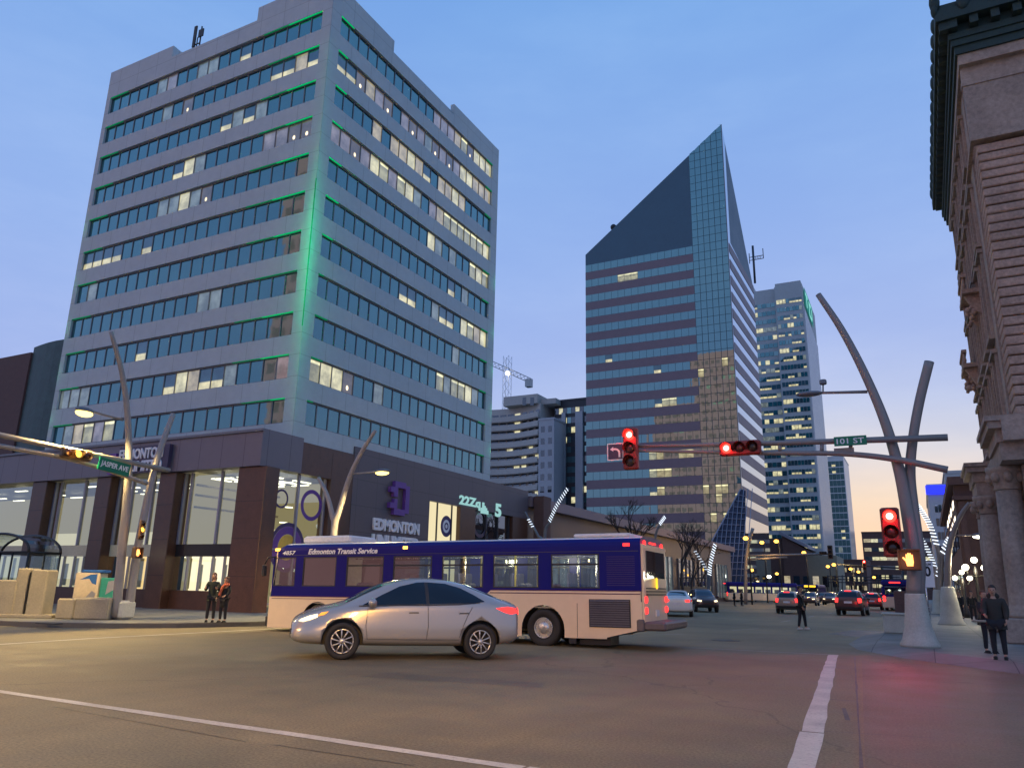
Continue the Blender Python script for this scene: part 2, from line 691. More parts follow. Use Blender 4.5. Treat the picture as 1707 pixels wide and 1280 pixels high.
# columns: camera right / up / back in world axes
rt = V((x.x, y.x, up.x))
dn = V((x.y, y.y, up.y))
fw = V((x.z, y.z, up.z))
m3 = Matrix((rt, -dn, -fw)).transposed()
cam.matrix_world = Matrix.Translation(CAM) @ m3.to_4x4()
scene.camera = cam
scene.view_settings.view_transform = 'Standard'
scene.view_settings.look = 'None'
scene.view_settings.exposure = 0
scene.view_settings.gamma = 1

# ------------------------------------------------------------------ dusk sky and the last of the sun
glow = ray(1440, 960)
glow = V((glow.x, glow.y, 0)).normalized()
sun_az = math.atan2(glow.x, glow.y)
w = bpy.data.worlds.new('World')
scene.world = w
w.use_nodes = True
nt = w.node_tree
for n in list(nt.nodes):
    nt.nodes.remove(n)
out = nt.nodes.new('ShaderNodeOutputWorld')
sky = N(nt, 'ShaderNodeTexSky', sky_type='NISHITA')
sky.sun_disc = False
sky.sun_elevation = rad(1.5)
sky.sun_rotation = sun_az
sky.air_density = 1.2
bg1 = N(nt, 'ShaderNodeBackground')
bg1.inputs['Strength'].default_value = 0.012
L(nt, sky.outputs[0], bg1.inputs['Color'])
geo = N(nt, 'ShaderNodeTexCoord')
nrm = N(nt, 'ShaderNodeVectorMath', operation='NORMALIZE')
L(nt, geo.outputs['Generated'], nrm.inputs[0])
sp = N(nt, 'ShaderNodeSeparateXYZ')
L(nt, nrm.outputs[0], sp.inputs[0])
base = ramp(nt, sp.outputs[2], [(0.0, (0.45, 0.49, 0.64)), (0.10, (0.395, 0.47, 0.77)), (0.22, (0.36, 0.46, 0.81)), (0.40, (0.295, 0.445, 0.82)), (0.66, (0.19, 0.385, 0.78)), (1.0, (0.13, 0.29, 0.64))])
# warm band where the sun went down
hd = N(nt, 'ShaderNodeVectorMath', operation='DOT_PRODUCT')
L(nt, nrm.outputs[0], hd.inputs[0])
hd.inputs[1].default_value = (glow.x, glow.y, 0)
warm_dir = ramp(nt, hd.outputs['Value'], [(0.55, 0.0), (0.86, 0.22), (0.97, 0.8), (1.0, 1.0)])
low = ramp(nt, sp.outputs[2], [(0.0, 1.0), (0.1, 1.0), (0.2, 0.9), (0.3, 0.5), (0.44, 0.0)])
fac = N(nt, 'ShaderNodeMath', operation='MULTIPLY')
L(nt, warm_dir, fac.inputs[0])
L(nt, low, fac.inputs[1])
warm = ramp(nt, sp.outputs[2], [(0.0, (0.86, 0.60, 0.38)), (0.06, (0.83, 0.64, 0.46)), (0.108, (0.78, 0.67, 0.54)), (0.16, (0.65, 0.66, 0.69)), (0.22, (0.53, 0.62, 0.80)), (0.30, (0.40, 0.52, 0.82))])
st_ = N(nt, 'ShaderNodeVectorMath', operation='MULTIPLY')
L(nt, nrm.outputs[0], st_.inputs[0])
st_.inputs[1].default_value = (1.6, 1.6, 5.5)
cl = noise(nt, st_.outputs[0], 1.9, 7, 0.6)
clr = ramp(nt, cl, [(0.36, (0.945, 0.955, 0.985)), (0.52, (1.0, 1.0, 1.0)), (0.72, (1.13, 1.08, 1.03))])
c = mixrgb(nt, fac.outputs[0], base, warm)
c = mixrgb(nt, 1.0, c, clr, 'MULTIPLY')
bg2 = N(nt, 'ShaderNodeBackground')
bg2.inputs['Strength'].default_value = 1.03
L(nt, c, bg2.inputs['Color'])
ad = N(nt, 'ShaderNodeAddShader')
L(nt, bg1.outputs[0], ad.inputs[0])
L(nt, bg2.outputs[0], ad.inputs[1])
L(nt, ad.outputs[0], out.inputs['Surface'])
sun = bpy.data.lights.new('sun', 'SUN')
sun.energy = 0.12
sun.angle = rad(12)
sun.color = (1.0, 0.72, 0.5)
so = bpy.data.objects.new('sun', sun)
sd = V((math.sin(sun_az) * math.cos(rad(1.5)), math.cos(sun_az) * math.cos(rad(1.5)), math.sin(rad(1.5))))
so.rotation_euler = (-sd).to_track_quat('-Z', 'Y').to_euler()
so.location = (0, 0, 60)
COL.objects.link(so)

# ------------------------------------------------------------------ ground


def asphalt(name, col, rlo, rhi):
    m = bpy.data.materials.new(name)
    nt, out = nodes_of(m)
    p = N(nt, 'ShaderNodeBsdfPrincipled')
    vec = coords(nt)
    big = noise(nt, vec, 0.12, 5, 0.6)
    mid = noise(nt, vec, 1.1, 4, 0.6)
    fine = noise(nt, vec, 34, 4, 0.75)
    c1 = ramp(nt, big, [(0.32, tuple(v * 0.66 for v in col)), (0.68, tuple(v * 1.28 for v in col))])
    c2 = ramp(nt, mid, [(0.3, (0.82, 0.82, 0.82)), (0.7, (1.12, 1.12, 1.12))])
    c3 = ramp(nt, fine, [(0.3, (0.52, 0.52, 0.52)), (0.7, (1.42, 1.42, 1.42))])
    c = mixrgb(nt, 1.0, c1, c2, 'MULTIPLY')
    c = mixrgb(nt, 1.0, c, c3, 'MULTIPLY')
    # wheel-polished and tarred streaks along the avenue
    sv = coords(nt, (0.55, 0.02, 1))
    st = noise(nt, sv, 3.0, 3, 0.5)
    c = mixrgb(nt, ramp(nt, st, [(0.55, 0.0), (0.75, 0.28)]), c, tuple(v * 0.6 for v in col))
    # cracks
    wv = N(nt, 'ShaderNodeTexVoronoi', feature='DISTANCE_TO_EDGE')
    wv.inputs['Scale'].default_value = 0.10
    mp = N(nt, 'ShaderNodeVectorMath', operation='ADD')
    nv = N(nt, 'ShaderNodeTexNoise')
    nv.inputs['Scale'].default_value = 1.2
    L(nt, vec, nv.inputs['Vector'])
    L(nt, vec, mp.inputs[0])
    L(nt, nv.outputs['Color'], mp.inputs[1])
    L(nt, mp.outputs[0], wv.inputs['Vector'])
    cr = ramp(nt, wv.outputs['Distance'], [(0.0, 0.35), (0.0018, 0.25), (0.0032, 0.0)])
    c = mixrgb(nt, cr, c, (0.02, 0.02, 0.02))
    L(nt, c, p.inputs['Base Color'])
    L(nt, ramp(nt, mid, [(0.3, rlo), (0.7, rhi)]), p.inputs['Roughness'])
    p.inputs['Specular IOR Level'].default_value = 0.4
    b = N(nt, 'ShaderNodeBump')
    b.inputs['Strength'].default_value = 0.6
    b.inputs['Distance'].default_value = 0.012
    L(nt, fine, b.inputs['Height'])
    L(nt, b.outputs['Normal'], p.inputs['Normal'])
    L(nt, p.outputs[0], out.inputs['Surface'])
    MATS[name] = m


asphalt('asphalt', (0.22, 0.178, 0.100), 0.58, 0.80)


def paving(name, col, size):
    m = bpy.data.materials.new(name)
    nt, out = nodes_of(m)
    p = N(nt, 'ShaderNodeBsdfPrincipled')
    vec = coords(nt)
    br = N(nt, 'ShaderNodeTexBrick')
    br.offset = 0.0
    br.inputs['Scale'].default_value = 1.0
    br.inputs['Brick Width'].default_value = size
    br.inputs['Row Height'].default_value = size
    br.inputs['Mortar Size'].default_value = 0.012
    br.inputs['Color1'].default_value = (*col, 1)
    br.inputs['Color2'].default_value = (*[v * 0.86 for v in col], 1)
    br.inputs['Mortar'].default_value = (*[v * 0.35 for v in col], 1)
    L(nt, vec, br.inputs['Vector'])
    nz = ramp(nt, noise(nt, vec, 0.7, 6, 0.65), [(0.3, (0.75, 0.75, 0.75)), (0.7, (1.2, 1.2, 1.2))])
    c = mixrgb(nt, 1.0, br.outputs['Color'], nz, 'MULTIPLY')
    L(nt, c, p.inputs['Base Color'])
    p.inputs['Roughness'].default_value = 0.7
    b = N(nt, 'ShaderNodeBump')
    b.inputs['Strength'].default_value = 0.3
    b.inputs['Distance'].default_value = 0.01
    L(nt, noise(nt, vec, 40, 3), b.inputs['Height'])
    L(nt, b.outputs['Normal'], p.inputs['Normal'])
    L(nt, p.outputs[0], out.inputs['Surface'])
    MATS[name] = m


paving('paving', (0.20, 0.195, 0.175), 1.5)
mat('kerb_stone', (0.12, 0.11, 0.095), 0.8, bump=0.3)
mat('tar', (0.022, 0.02, 0.02), 0.5)


def paint(name, col):
    m = bpy.data.materials.new(name)
    nt, out = nodes_of(m)
    p = N(nt, 'ShaderNodeBsdfPrincipled')
    vec = coords(nt)
    worn = noise(nt, vec, 26, 5, 0.7)
    big = noise(nt, vec, 1.4, 3)
    c = ramp(nt, worn, [(0.30, tuple(v * 0.42 for v in col)), (0.44, tuple(v * 0.88 for v in col)), (0.7, col)])
    c2 = ramp(nt, big, [(0.3, (0.75, 0.75, 0.75)), (0.6, (1.05, 1.05, 1.05))])
    L(nt, mixrgb(nt, 1.0, c, c2, 'MULTIPLY'), p.inputs['Base Color'])
    p.inputs['Roughness'].default_value = 0.6
    L(nt, p.outputs[0], out.inputs['Surface'])
    MATS[name] = m


paint('road_paint', (0.62, 0.57, 0.48))
paint('road_paint_dull', (0.30, 0.28, 0.25))

mb = MB()
mb.face([(-1500, -600, 0), (1500, -600, 0), (1500, 2500, 0), (-1500, 2500, 0)])
tag(mb.build('road', 'asphalt'), kind='structure')


def pavement(name, poly, h=0.15, ramp_w=0.16):
    mb = MB()
    if ramp_w <= 0.16:
        mb.prism(poly, 0.002, h - 0.006, 0)
    # paving laid inside the kerb line, 5 mm proud of it
    c = V((sum(p[0] for p in poly) / len(poly), sum(p[1] for p in poly) / len(poly)))
    n = len(poly)
    inner = []
    area = sum(poly[i][0] * poly[(i + 1) % n][1] - poly[(i + 1) % n][0] * poly[i][1] for i in range(n))
    sg = 1 if area > 0 else -1
    for i in range(n):
        a, b, d = V(poly[i - 1][:2]), V(poly[i][:2]), V(poly[(i + 1) % n][:2])
        t1, t2 = (b - a).normalized(), (d - b).normalized()
        n1, n2 = V((-t1.y, t1.x)) * sg, V((-t2.y, t2.x)) * sg
        k = (n1 + n2)
        k = k / max(0.3, k.length_squared / 2) * ramp_w
        inner.append((b.x + k.x, b.y + k.y))
    if ramp_w > 0.16:      # dropped kerb: the edge slopes down to the road
        for i in range(n):
            j = (i + 1) % n
            mb.face([(*poly[i], 0.003), (*poly[j], 0.003), (*inner[j], h - 0.001), (*inner[i], h - 0.001)])
    tag(mb.build(name, ['kerb_stone' if ramp_w <= 0.16 else 'paving']), kind='structure')
    mb = MB()
    mb.prism(inner, h - 0.02, h, 0)
    tag(mb.build(name + '_paving', ['paving']), kind='structure')


pavement('sidewalk', [(-1.75, 300), (-1.75, 37), (-2.3, 33), (-2.35, 27.2), (-1.9, 24.6), (-0.6, 22.0), (1.4, 19.6), (4, 18.4), (9, 18.0), (90, 18.0), (90, 300)], ramp_w=0.8)
pavement('sidewalk', [(-27.5, 320), (-27.2, 82), (-25.5, 70), (-21.2, 58), (-20.6, 40), (-20.6, 24), (-20.9, 20.4), (-21.6, 18.0), (-22.8, 16.4), (-24.6, 15.2), (-28, 14.6), (-140, 13.6), (-140, 320)])
pavement('sidewalk', [(3.0, -120), (3.2, -2.5), (4.4, 0.5), (7, 2.4), (12, 3.0), (90, 3.2), (90, -120)])
pavement('sidewalk', [(-21, -120), (-21, -4), (-23, -0.5), (-27, 1.5), (-140, 1.5), (-140, -120)])


def marking(name, quad, m='road_paint', z=0.004):
    mb = MB()
    n = len(quad) // 2
    mb.face([(p[0], p[1], z) for p in quad])
    tag(mb.build(name, m), kind='structure')


def line_on_road(a, b, wd, m='road_paint', name='road_marking', z=0.004, jag=0.0):
    a, b = V(a[:2]), V(b[:2])
    t = (b - a)
    ln = t.length
    t.normalize()
    nn = V((-t.y, t.x))
    k = max(1, int(ln / 0.6))
    mb = MB()
    le, ri = [], []
    for i in range(k + 1):
        p = a + t * (ln * i / k)
        ja, jb = (random.uniform(-jag, jag), random.uniform(-jag, jag))
        le.append(p + nn * (wd / 2 + ja))
        ri.append(p - nn * (wd / 2 + jb))
    for i in range(k):
        mb.face([(*ri[i], z), (*ri[i + 1], z), (*le[i + 1], z), (*le[i], z)])
    tag(mb.build(name, m), kind='structure')


# near crosswalk line across the avenue, and the broad one across the side street
a, b = gd(0, 1152.5), gd(870, 1280)
t = (b - a)
line_on_road(a - t * 1.2, b + t * 0.0, 0.155, jag=0.012)
line_on_road(b + t * 0.004, b + t * 0.5, 0.155, jag=0.012)
r0, r1 = gd(1389, 1091), gd(1337, 1280)
t = r1 - r0
line_on_road(r0, r0 + t * 0.86, 0.235, jag=0.014)
line_on_road(r0 + t * 0.863, r1 + t * 0.4, 0.235, jag=0.014)
# far stop line on the left, faint far crosswalk, lane dashes
line_on_road(gd(-300, 1093), gd(150, 1064), 0.13, 'road_paint')
line_on_road(gd(150, 1064), gd(470, 1047), 0.13, 'road_paint')
line_on_road(gd(985, 1071), gd(1385, 1091), 0.12, 'road_paint_dull')
line_on_road(gd(1220, 1050.5), gd(1265, 1047), 0.10, 'road_paint_dull')
line_on_road(gd(1090, 1058), gd(1140, 1056.5), 0.10, 'road_paint_dull')
for k in range(7):
    y0 = 44 + k * 11
    line_on_road((-7.0, y0), (-7.0, y0 + 3.2), 0.12, 'road_paint_dull')
    line_on_road((-15.2, y0), (-15.2, y0 + 3.2), 0.12, 'road_paint_dull')
for q, r_, wd in (((1425, 1095), (1436, 1280), 0.028), ((1436, 1280), (1448, 1330), 0.028), ((1345, 1163), (1425, 1168), 0.03), ((1425, 1168), (1707, 1188), 0.012), ((1350, 1217), (1560, 1230), 0.012), ((90, 1178), (410, 1236), 0.012), ((455, 1241), (690, 1276), 0.012), ((1405, 1180), (1412, 1200), 0.06)):
    line_on_road(gd(*q), gd(*r_), wd, 'tar', 'road_joint', 0.003, jag=wd * 0.3)
# older and newer surfacing: a long trench strip, a slab by the far crosswalk, a utility cut
asphalt('asphalt_dark', (0.165, 0.135, 0.082), 0.5, 0.7)
asphalt('asphalt_worn', (0.235, 0.195, 0.115), 0.6, 0.85)
for quad, m_ in (([(1437, 1100), (1700, 1118), (1900, 1290), (1442, 1290)], 'asphalt_dark'), ([(640, 1120), (905, 1138), (905, 1146), (600, 1127)], 'asphalt_dark'), ([(60, 1098), (330, 1085), (350, 1091), (70, 1106)], 'asphalt_worn')):
    mb = MB()
    mb.face([tuple(gd(*q)[:2]) + (0.0015,) for q in quad])
    tag(mb.build('road_patch', m_), kind='structure')
# dark repair patch by the corner, drain covers
mb = MB()
pp = [gd(*q) for q in ((1380, 1056), (1420, 1050), (1485, 1052), (1500, 1060), (1430, 1062))]
mb.face([(p.x, p.y, 0.003) for p in pp])
tag(mb.build('road_patch', 'tar'), kind='structure')
mb = MB()
c = gd(1210, 1067)
mb.prism([(c.x + 0.45 * math.cos(k * PI / 10), c.y + 0.45 * math.sin(k * PI / 10)) for k in range(20)], 0.001, 0.006)
tag(mb.build('manhole_cover', 'tar'), 'round dark manhole cover in the avenue beyond the bus rear bumper', 'manhole cover')

# ------------------------------------------------------------------ the white office building on its podium
ob = thing('office_building', 'white concrete office block with ribbon windows, green corner lights and dark podium', 'building', (-37, 38, 0))
XR, YF = -27.0, 28.0          # tower faces: right face x, front face y
XL, YB = -47.1, 48.0
ROWS = [33.63 - 2.314 * i for i in range(11)]
WH = 1.30
mb = MB()
mb.box((XL + 0.3, YF + 0.3, 8.0), (XR - 0.3, YB - 0.3, 35.0))
bands = [(8.3, ROWS[10] - WH)] + [(ROWS[i + 1], ROWS[i] - WH) for i in range(9, -1, -1)]
for z0, z1 in bands:
    mb.box((XL, YF, z0), (XR, YF + 0.3, z1))
    mb.box((XR - 0.3, YF + 0.3, z0), (XR, YB, z1))
    mb.box((XL, YF + 0.3, z0), (XL + 0.3, YB, z1))
for zt in ROWS:
    mb.box((XL, YF, zt - WH), (XL + 0.42, YF + 0.3, zt))
    mb.box((-27.72, YF, zt - WH), (XR, YF + 0.3, zt))
    mb.box((XR - 0.3, YF + 0.3, zt - WH), (XR, 28.82, zt))
    mb.box((XR - 0.3, 47.1, zt - WH), (XR, YB, zt))
    mb.box((XL, YF + 0.3, zt - WH), (XL + 0.3, YB, zt))
# stepped parapet
zA, zB, zC = at(185, 122, YF).z, at(430, 34, YF).z, at(430, 14, YF).z
x1, x2 = at(288, 86, YF).x, at(430, 25, YF).x
y1, y2 = atx(657, 80, XR).y, atx(757, 180, XR).y
zA2, zB2, zC2 = atx(827, 246, XR).z, atx(700, 135, XR).z, atx(657, 68, XR).z
zt = ROWS[0]
mb.box((XL, YF, zt), (x1, YF + 0.3, zA))
mb.box((x1, YF, zt), (x2, YF + 0.3, zB))
mb.box((x2, YF, zt), (XR, YF + 0.3, zC))
mb.box((XR - 0.3, YF + 0.3, zt), (XR, y1, zC2))
mb.box((XR - 0.3, y1, zt), (XR, y2, zB2))
mb.box((XR - 0.3, y2, zt), (XR, YB, zA2))
mb.box((XL, YF + 0.3, zt), (XL + 0.3, YB, zA))
# corner blocks of the raised parapet have depth
mb.box((XL + 0.3, YF + 0.3, 35.0), (x1, YF + 3, zA - 0.03))
mb.box((x2, YF + 0.3, 35.0), (XR - 0.3, YF + 4, zC - 0.03))
mb.build('tower_wall', 'white_concrete', ob, True)
G, WARM, ROOM, LAMPP, PINK, BOT, BRI, DIM = range(8)
PM = ['glass_office', 'lit_warm', 'lit_room', 'lit_lamp', 'lit_pink', 'lit_bottom', 'lit_bright', 'lit_dim']
LEFT = {0: {5: DIM, 6: PINK, 13: BOT, 9: DIM, 10: DIM}, 1: {17: BOT, 18: WARM, 19: BOT, 8: LAMPP, 6: DIM, 16: BOT}, 2: {12: BOT, 14: BOT, 15: DIM, 13: DIM},
        3: {16: PINK, 17: PINK, 18: LAMPP, 19: LAMPP, 9: BRI, 8: BOT, 10: DIM}, 4: {8: DIM, 9: BRI, 10: DIM, 11: LAMPP, 7: DIM}, 5: {0: BOT, 1: BOT, 2: BOT, 3: BOT, 6: BOT},
        6: {1: DIM}, 7: {12: DIM, 13: DIM}, 8: {7: BOT}, 9: {0: DIM, 1: DIM, 2: DIM, 11: BRI, 12: WARM, 13: BOT, 14: BOT, 10: BOT, 19: PINK, 15: DIM}, 10: {2: WARM, 3: ROOM, 4: PINK, 5: ROOM, 1: DIM}}
RIGHT = {0: {11: PINK, 12: PINK, 13: PINK, 14: WARM, 15: ROOM, 16: LAMPP, 17: BRI, 18: BRI, 19: BRI}, 1: {0: BOT, 1: BOT, 2: LAMPP, 3: WARM, 4: PINK, 5: LAMPP, 7: PINK, 8: LAMPP, 9: PINK, 10: DIM, 11: LAMPP, 12: PINK, 13: LAMPP, 14: PINK, 15: BRI, 16: BRI, 17: WARM, 18: WARM, 19: WARM},
         2: {4: WARM, 6: WARM, 7: WARM, 8: BRI, 9: WARM, 10: BOT, 12: WARM, 13: WARM, 14: BRI, 15: WARM}, 3: {0: PINK, 1: PINK, 2: LAMPP, 3: PINK, 4: BRI, 5: ROOM, 6: PINK, 7: ROOM, 8: BRI, 9: DIM, 11: PINK, 12: WARM, 13: ROOM, 14: ROOM, 15: ROOM, 16: ROOM, 17: ROOM, 18: ROOM, 19: BRI},
         4: {11: BRI, 12: DIM, 14: DIM, 18: BRI, 19: ROOM, 17: ROOM}, 5: {14: BOT, 16: DIM}, 6: {8: BOT, 9: BOT, 13: BOT, 14: BOT, 12: DIM, 16: BRI, 17: ROOM, 18: WARM, 19: BRI},
         7: {15: DIM}, 8: {13: ROOM, 14: DIM, 15: ROOM, 16: ROOM, 17: BRI, 18: DIM}, 9: {0: ROOM, 1: BRI, 2: BRI, 3: LAMPP, 6: DIM}, 10: {}}
UVQ = [(0, 0), (1, 0), (1, 1), (0, 1)]
for i, zt in enumerate(ROWS):
    zb = zt - WH
    # front
    n, a0, a1 = 20, XL + 0.42, -27.72
    st = (a1 - a0) / n
    gb, fb = MB(), MB()
    for k in range(n):
        j = random.uniform(-0.006, 0.006)
        gb.face([(a0 + k * st, YF + 0.17, zb), (a0 + (k + 1) * st, YF + 0.17 + j, zb), (a0 + (k + 1) * st, YF + 0.17 + j, zt), (a0 + k * st, YF + 0.17, zt)], LEFT.get(i, {}).get(k, G), UVQ)
    for k in range(n + 1):
        xx = a0 + k * st
        fb.box((max(xx - 0.026, a0 + 0.002), YF + 0.125, zb + 0.002), (min(xx + 0.026, a1 - 0.002), YF + 0.2, zt - 0.002))
    fb.box((a0 + 0.003, YF + 0.11, zb + 0.004), (a1 - 0.003, YF + 0.18, zb + 0.06))
    fb.box((a0 + 0.003, YF + 0.11, zt - 0.08), (a1 - 0.003, YF + 0.18, zt - 0.004))
    o = gb.build('ribbon_window', PM, ob, True, fixn=False)
    fb.build('window_frame', 'frame_grey', o, True)
    # right
    a0, a1 = 28.82, 47.1
    st = (a1 - a0) / n
    gb, fb = MB(), MB()
    for k in range(n):
        j = random.uniform(-0.006, 0.006)
        gb.face([(XR - 0.17, a0 + k * st, zb), (XR - 0.17 + j, a0 + (k + 1) * st, zb), (XR - 0.17 + j, a0 + (k + 1) * st, zt), (XR - 0.17, a0 + k * st, zt)], RIGHT.get(i, {}).get(k, G), UVQ)
    for k in range(n + 1):
        yy = a0 + k * st
        fb.box((XR - 0.2, max(yy - 0.026, a0 + 0.002), zb + 0.002), (XR - 0.125, min(yy + 0.026, a1 - 0.002), zt - 0.002))
    fb.box((XR - 0.18, a0 + 0.003, zb + 0.004), (XR - 0.11, a1 - 0.003, zb + 0.06))
    fb.box((XR - 0.18, a0 + 0.003, zt - 0.08), (XR - 0.11, a1 - 0.003, zt - 0.004))
    o = gb.build('ribbon_window', PM, ob, True, fixn=False)
    fb.build('window_frame', 'frame_grey', o, True)
    # green strip lights under the window heads by the corners, each its own part
    ln = [2.6, 1.9, 2.2, 2.0, 2.4, 2.4, 2.0, 1.0, 2.2, 2.0, 1.0, 1.0][i]
    for a, b, m_ in (((-27.74 - ln, YF + 0.02, zt - 0.05), (-27.74, YF + 0.07, zt - 0.003), 'led_green' if i != 7 else 'led_green_dim'),
                     ((-27.78 - ln - 2.0, YF + 0.02, zt - 0.035), (-27.78 - ln, YF + 0.07, zt - 0.003), 'led_green_dim'),
                     ((XL + 0.44, YF + 0.02, zt - 0.045), (XL + 2.2, YF + 0.07, zt - 0.003), 'led_green_dim'),
                     ((XR - 0.07, 28.84, zt - 0.05), (XR - 0.02, 28.84 + ln * 0.45, zt - 0.003), 'led_green' if i < 7 else 'led_green_dim'),
                     ((XR - 0.07, 46.2, zt - 0.05), (XR - 0.02, 47.08, zt - 0.003), 'led_green_dim')):
        lb = MB()
        lb.box(a, b)
        lb.build('strip_light', m_, ob, True)
# the green light line up the corner pier
for q in range(3, 10):
    z0_, z1_ = 10.6 + q * 1.2, 11.8 + q * 1.2 - 0.01
    k_ = math.exp(-(((z0_ + z1_) / 2 - 18.0) / 4.6) ** 2)
    emi('corner_led_%d' % q, (0.0, 0.62, 0.24), 0.10 + 0.62 * k_)
    pb = MB()
    pb.box((XR - 0.03, YF - 0.03, z0_), (XR + 0.03, YF - 0.003, z1_))
    pb.build('corner_light', 'corner_led_%d' % q, ob, True)
for q in range(31):
    z = 9.5 + q * 0.72
    pw_ = 0.6 + 8.5 * math.exp(-((z - 18.2) / 4.0) ** 2)
    lamp('green_flood', (XR + 0.36, YF - 0.42, z), (0.0, 1.0, 0.3), pw_ * 1.7, 0.04)
for z in (11, 14, 17, 20, 24):
    lamp('green_flood', (XL - 0.5, YF - 0.25, z), (0.1, 1.0, 0.45), 7, 0.05)
    lamp('green_flood', (XR + 0.3, YB + 0.3, z), (0.1, 1.0, 0.45), 4, 0.05)

# podium -----------------------------------------------------------
PX, PY = -26.9, 26.0
ZF = 6.72      # underside of the fascia
ZP = 8.48
mb = MB()
mb.box((-90, PY, ZF), (PX, PY + 0.6, ZP))
mb.box((PX - 0.6, PY + 0.6, ZF), (PX, 28.75, ZP))
mb.box((-90, PY + 0.6, ZF + 0.1), (PX - 0.6, 48, ZF + 0.4))      # soffit slab
mb.box((-90, PY + 0.6, ZP - 0.3), (XL, 48, ZP - 0.1))
mb.build('fascia', 'fascia_panel', ob, True)
jb = MB()
jb.box((-89, PY - 0.10, ZP - 0.14), (PX + 0.1, PY - 0.002, ZP - 0.02))
jb.build('coping', 'frame_grey', ob, True)


def xw(px, py=960):
    return at(px, py, PY + 0.45).x


cols = [(xw(36), xw(60)), (xw(145), xw(169)), (xw(252), xw(280)), (xw(386), xw(428) + 0.2)]
for a, b in [(-58.5, -56.5), (-67.5, -65.5)] + cols:
    cb = MB()
    cb.bbox(((a + b) / 2, PY + 0.62, ZF / 2), (b - a, 0.9, ZF), ch=0.03)
    for zz in (1.7, 3.4, 5.1):
        cb.box((a + 0.02, PY + 0.166, zz), (b - 0.02, PY + 0.2, zz + 0.02), 1)
    cb.build('column', ['granite_brown', 'black_metal'], ob, True)
edges = [(-65.5, -58.5), (-56.5, cols[0][0]), (cols[0][1], cols[1][0]), (cols[1][1], cols[2][0]), (cols[2][1], cols[3][0])]
GY = PY + 0.75
kinds = ['room_cream', 'room_cream', 'room_cream', 'room_amber', 'room_warm']
for (a, b), kd in zip(edges, kinds):
    wb = MB()
    wb.box((a + 0.01, GY - 0.1, 0.15), (b - 0.01, GY + 0.25, 1.02))
    wb.box((a + 0.01, GY - 0.06, 2.62), (b - 0.01, GY + 0.1, 3.2), 1)
    wb.build('shop_base', ['granite_brown', 'black_metal' if kd == 'room_warm' else 'cream_wall'], ob, True)
    o = MB()
    o.face([(a, GY, 3.2), (b, GY, 3.2), (b, GY, ZF), (a, GY, ZF)])
    o.face([(a, GY, 1.02), (b, GY, 1.02), (b, GY, 2.62), (a, GY, 2.62)])
    go = o.build('shop_window', 'glass_shop', ob, True)
    f = MB()
    for t_ in (0.0, 0.13, 0.62, 1.0) if kd != 'room_amber' else (0.0, 0.16, 0.3, 0.72, 1.0):
        xx = a + (b - a) * t_
        xx = min(max(xx, a + 0.06), b - 0.06)
        f.box((xx - 0.05, GY - 0.09, 3.2), (xx + 0.05, GY + 0.05, ZF - 0.002))
    for t_ in (0.22, 0.42, 0.62, 0.8):
        xx = a + (b - a) * t_
        f.box((xx - 0.035, GY - 0.07, 1.02), (xx + 0.035, GY + 0.05, 2.62))
    f.build('window_frame', 'panel_grey', go, True)
    r = MB()   # the rooms behind
    r.face([(a, GY + 0.6, 1.02), (b, GY + 0.6, 1.02), (b, GY + 0.6, 2.7), (a, GY + 0.6, 2.7)], 0)
    d = 6.0
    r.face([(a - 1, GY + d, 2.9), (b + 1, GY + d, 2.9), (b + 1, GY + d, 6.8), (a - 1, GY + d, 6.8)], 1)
    r.face([(a - 1, GY + 0.2, 2.95), (b + 1, GY + 0.2, 2.95), (b + 1, GY + d, 2.95), (a - 1, GY + d, 2.95)], 2)
    for q in range(4):
        yy = GY + 1.2 + q * 1.2
        for xx in (a + 0.8, a + (b - a) * 0.6):
            r.box((xx, yy, 6.55), (xx + 1.1, yy + 0.18, 6.6), 3)
    # low lit partition far inside
    r.box((a + 0.6, GY + 4.2, 3.0), (a + (b - a) * 0.8, GY + 4.3, 4.2), 4)
    for q in range(5):
        xx = a + 0.25 + (b - a) * q / 5.2
        r.box((xx, GY + 0.55, 1.1), (xx + 0.28, GY + 0.58, 2.55 - 0.3 * (q % 2)), 5)
    r.build('room', [kd, 'room_back_glow', 'floor_beige', 'ceiling_light', 'room_cream', 'cream_wall'], ob, True)
# right-hand glass bay with the purple rings
BX = PX - 0.35
mb = MB()
mb.face([(BX, 27.25, 0.15), (BX, 31.0, 0.15), (BX, 31.0, ZF), (BX, 27.25, ZF)])
go = mb.build('shop_window', 'glass_shop', ob, True)
f = MB()
for yy in (27.3, 29.0, 30.95):
    f.box((BX - 0.05, yy - 0.05, 0.16), (BX + 0.09, yy + 0.05, ZF - 0.002))
for zz in (0.5, 3.0):
    f.box((BX - 0.05, 27.36, zz - 0.04), (BX + 0.07, 28.94, zz + 0.04))
    f.box((BX - 0.05, 29.06, zz - 0.04), (BX + 0.07, 30.89, zz + 0.04))
f.build('window_frame', 'panel_grey', go, True)
r = MB()
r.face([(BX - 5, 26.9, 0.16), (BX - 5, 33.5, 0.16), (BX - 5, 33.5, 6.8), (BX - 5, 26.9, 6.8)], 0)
for q in range(5):
    for yy in (27.6, 29.6):
        r.box((BX - 1.0 - q * 0.9, yy, 6.5), (BX - 0.8 - q * 0.9, yy + 1.2, 6.55), 1)
for q, (yy, zz) in enumerate(((29.6, 4.4), (29.7, 3.9), (27.4, 4.6), (29.9, 5.2))):
    r.box((BX - 1.6, yy, zz), (BX - 1.4, yy + 0.35, zz + 0.06), 1)
for zz in (5.0, 5.6, 6.1):
    r.box((BX - 4.9, 27.0, zz), (BX - 4.8, 33, zz + 0.1), 2)
r.build('room', ['room_back_glow', 'ceiling_light', 'floor_beige'], ob, True)


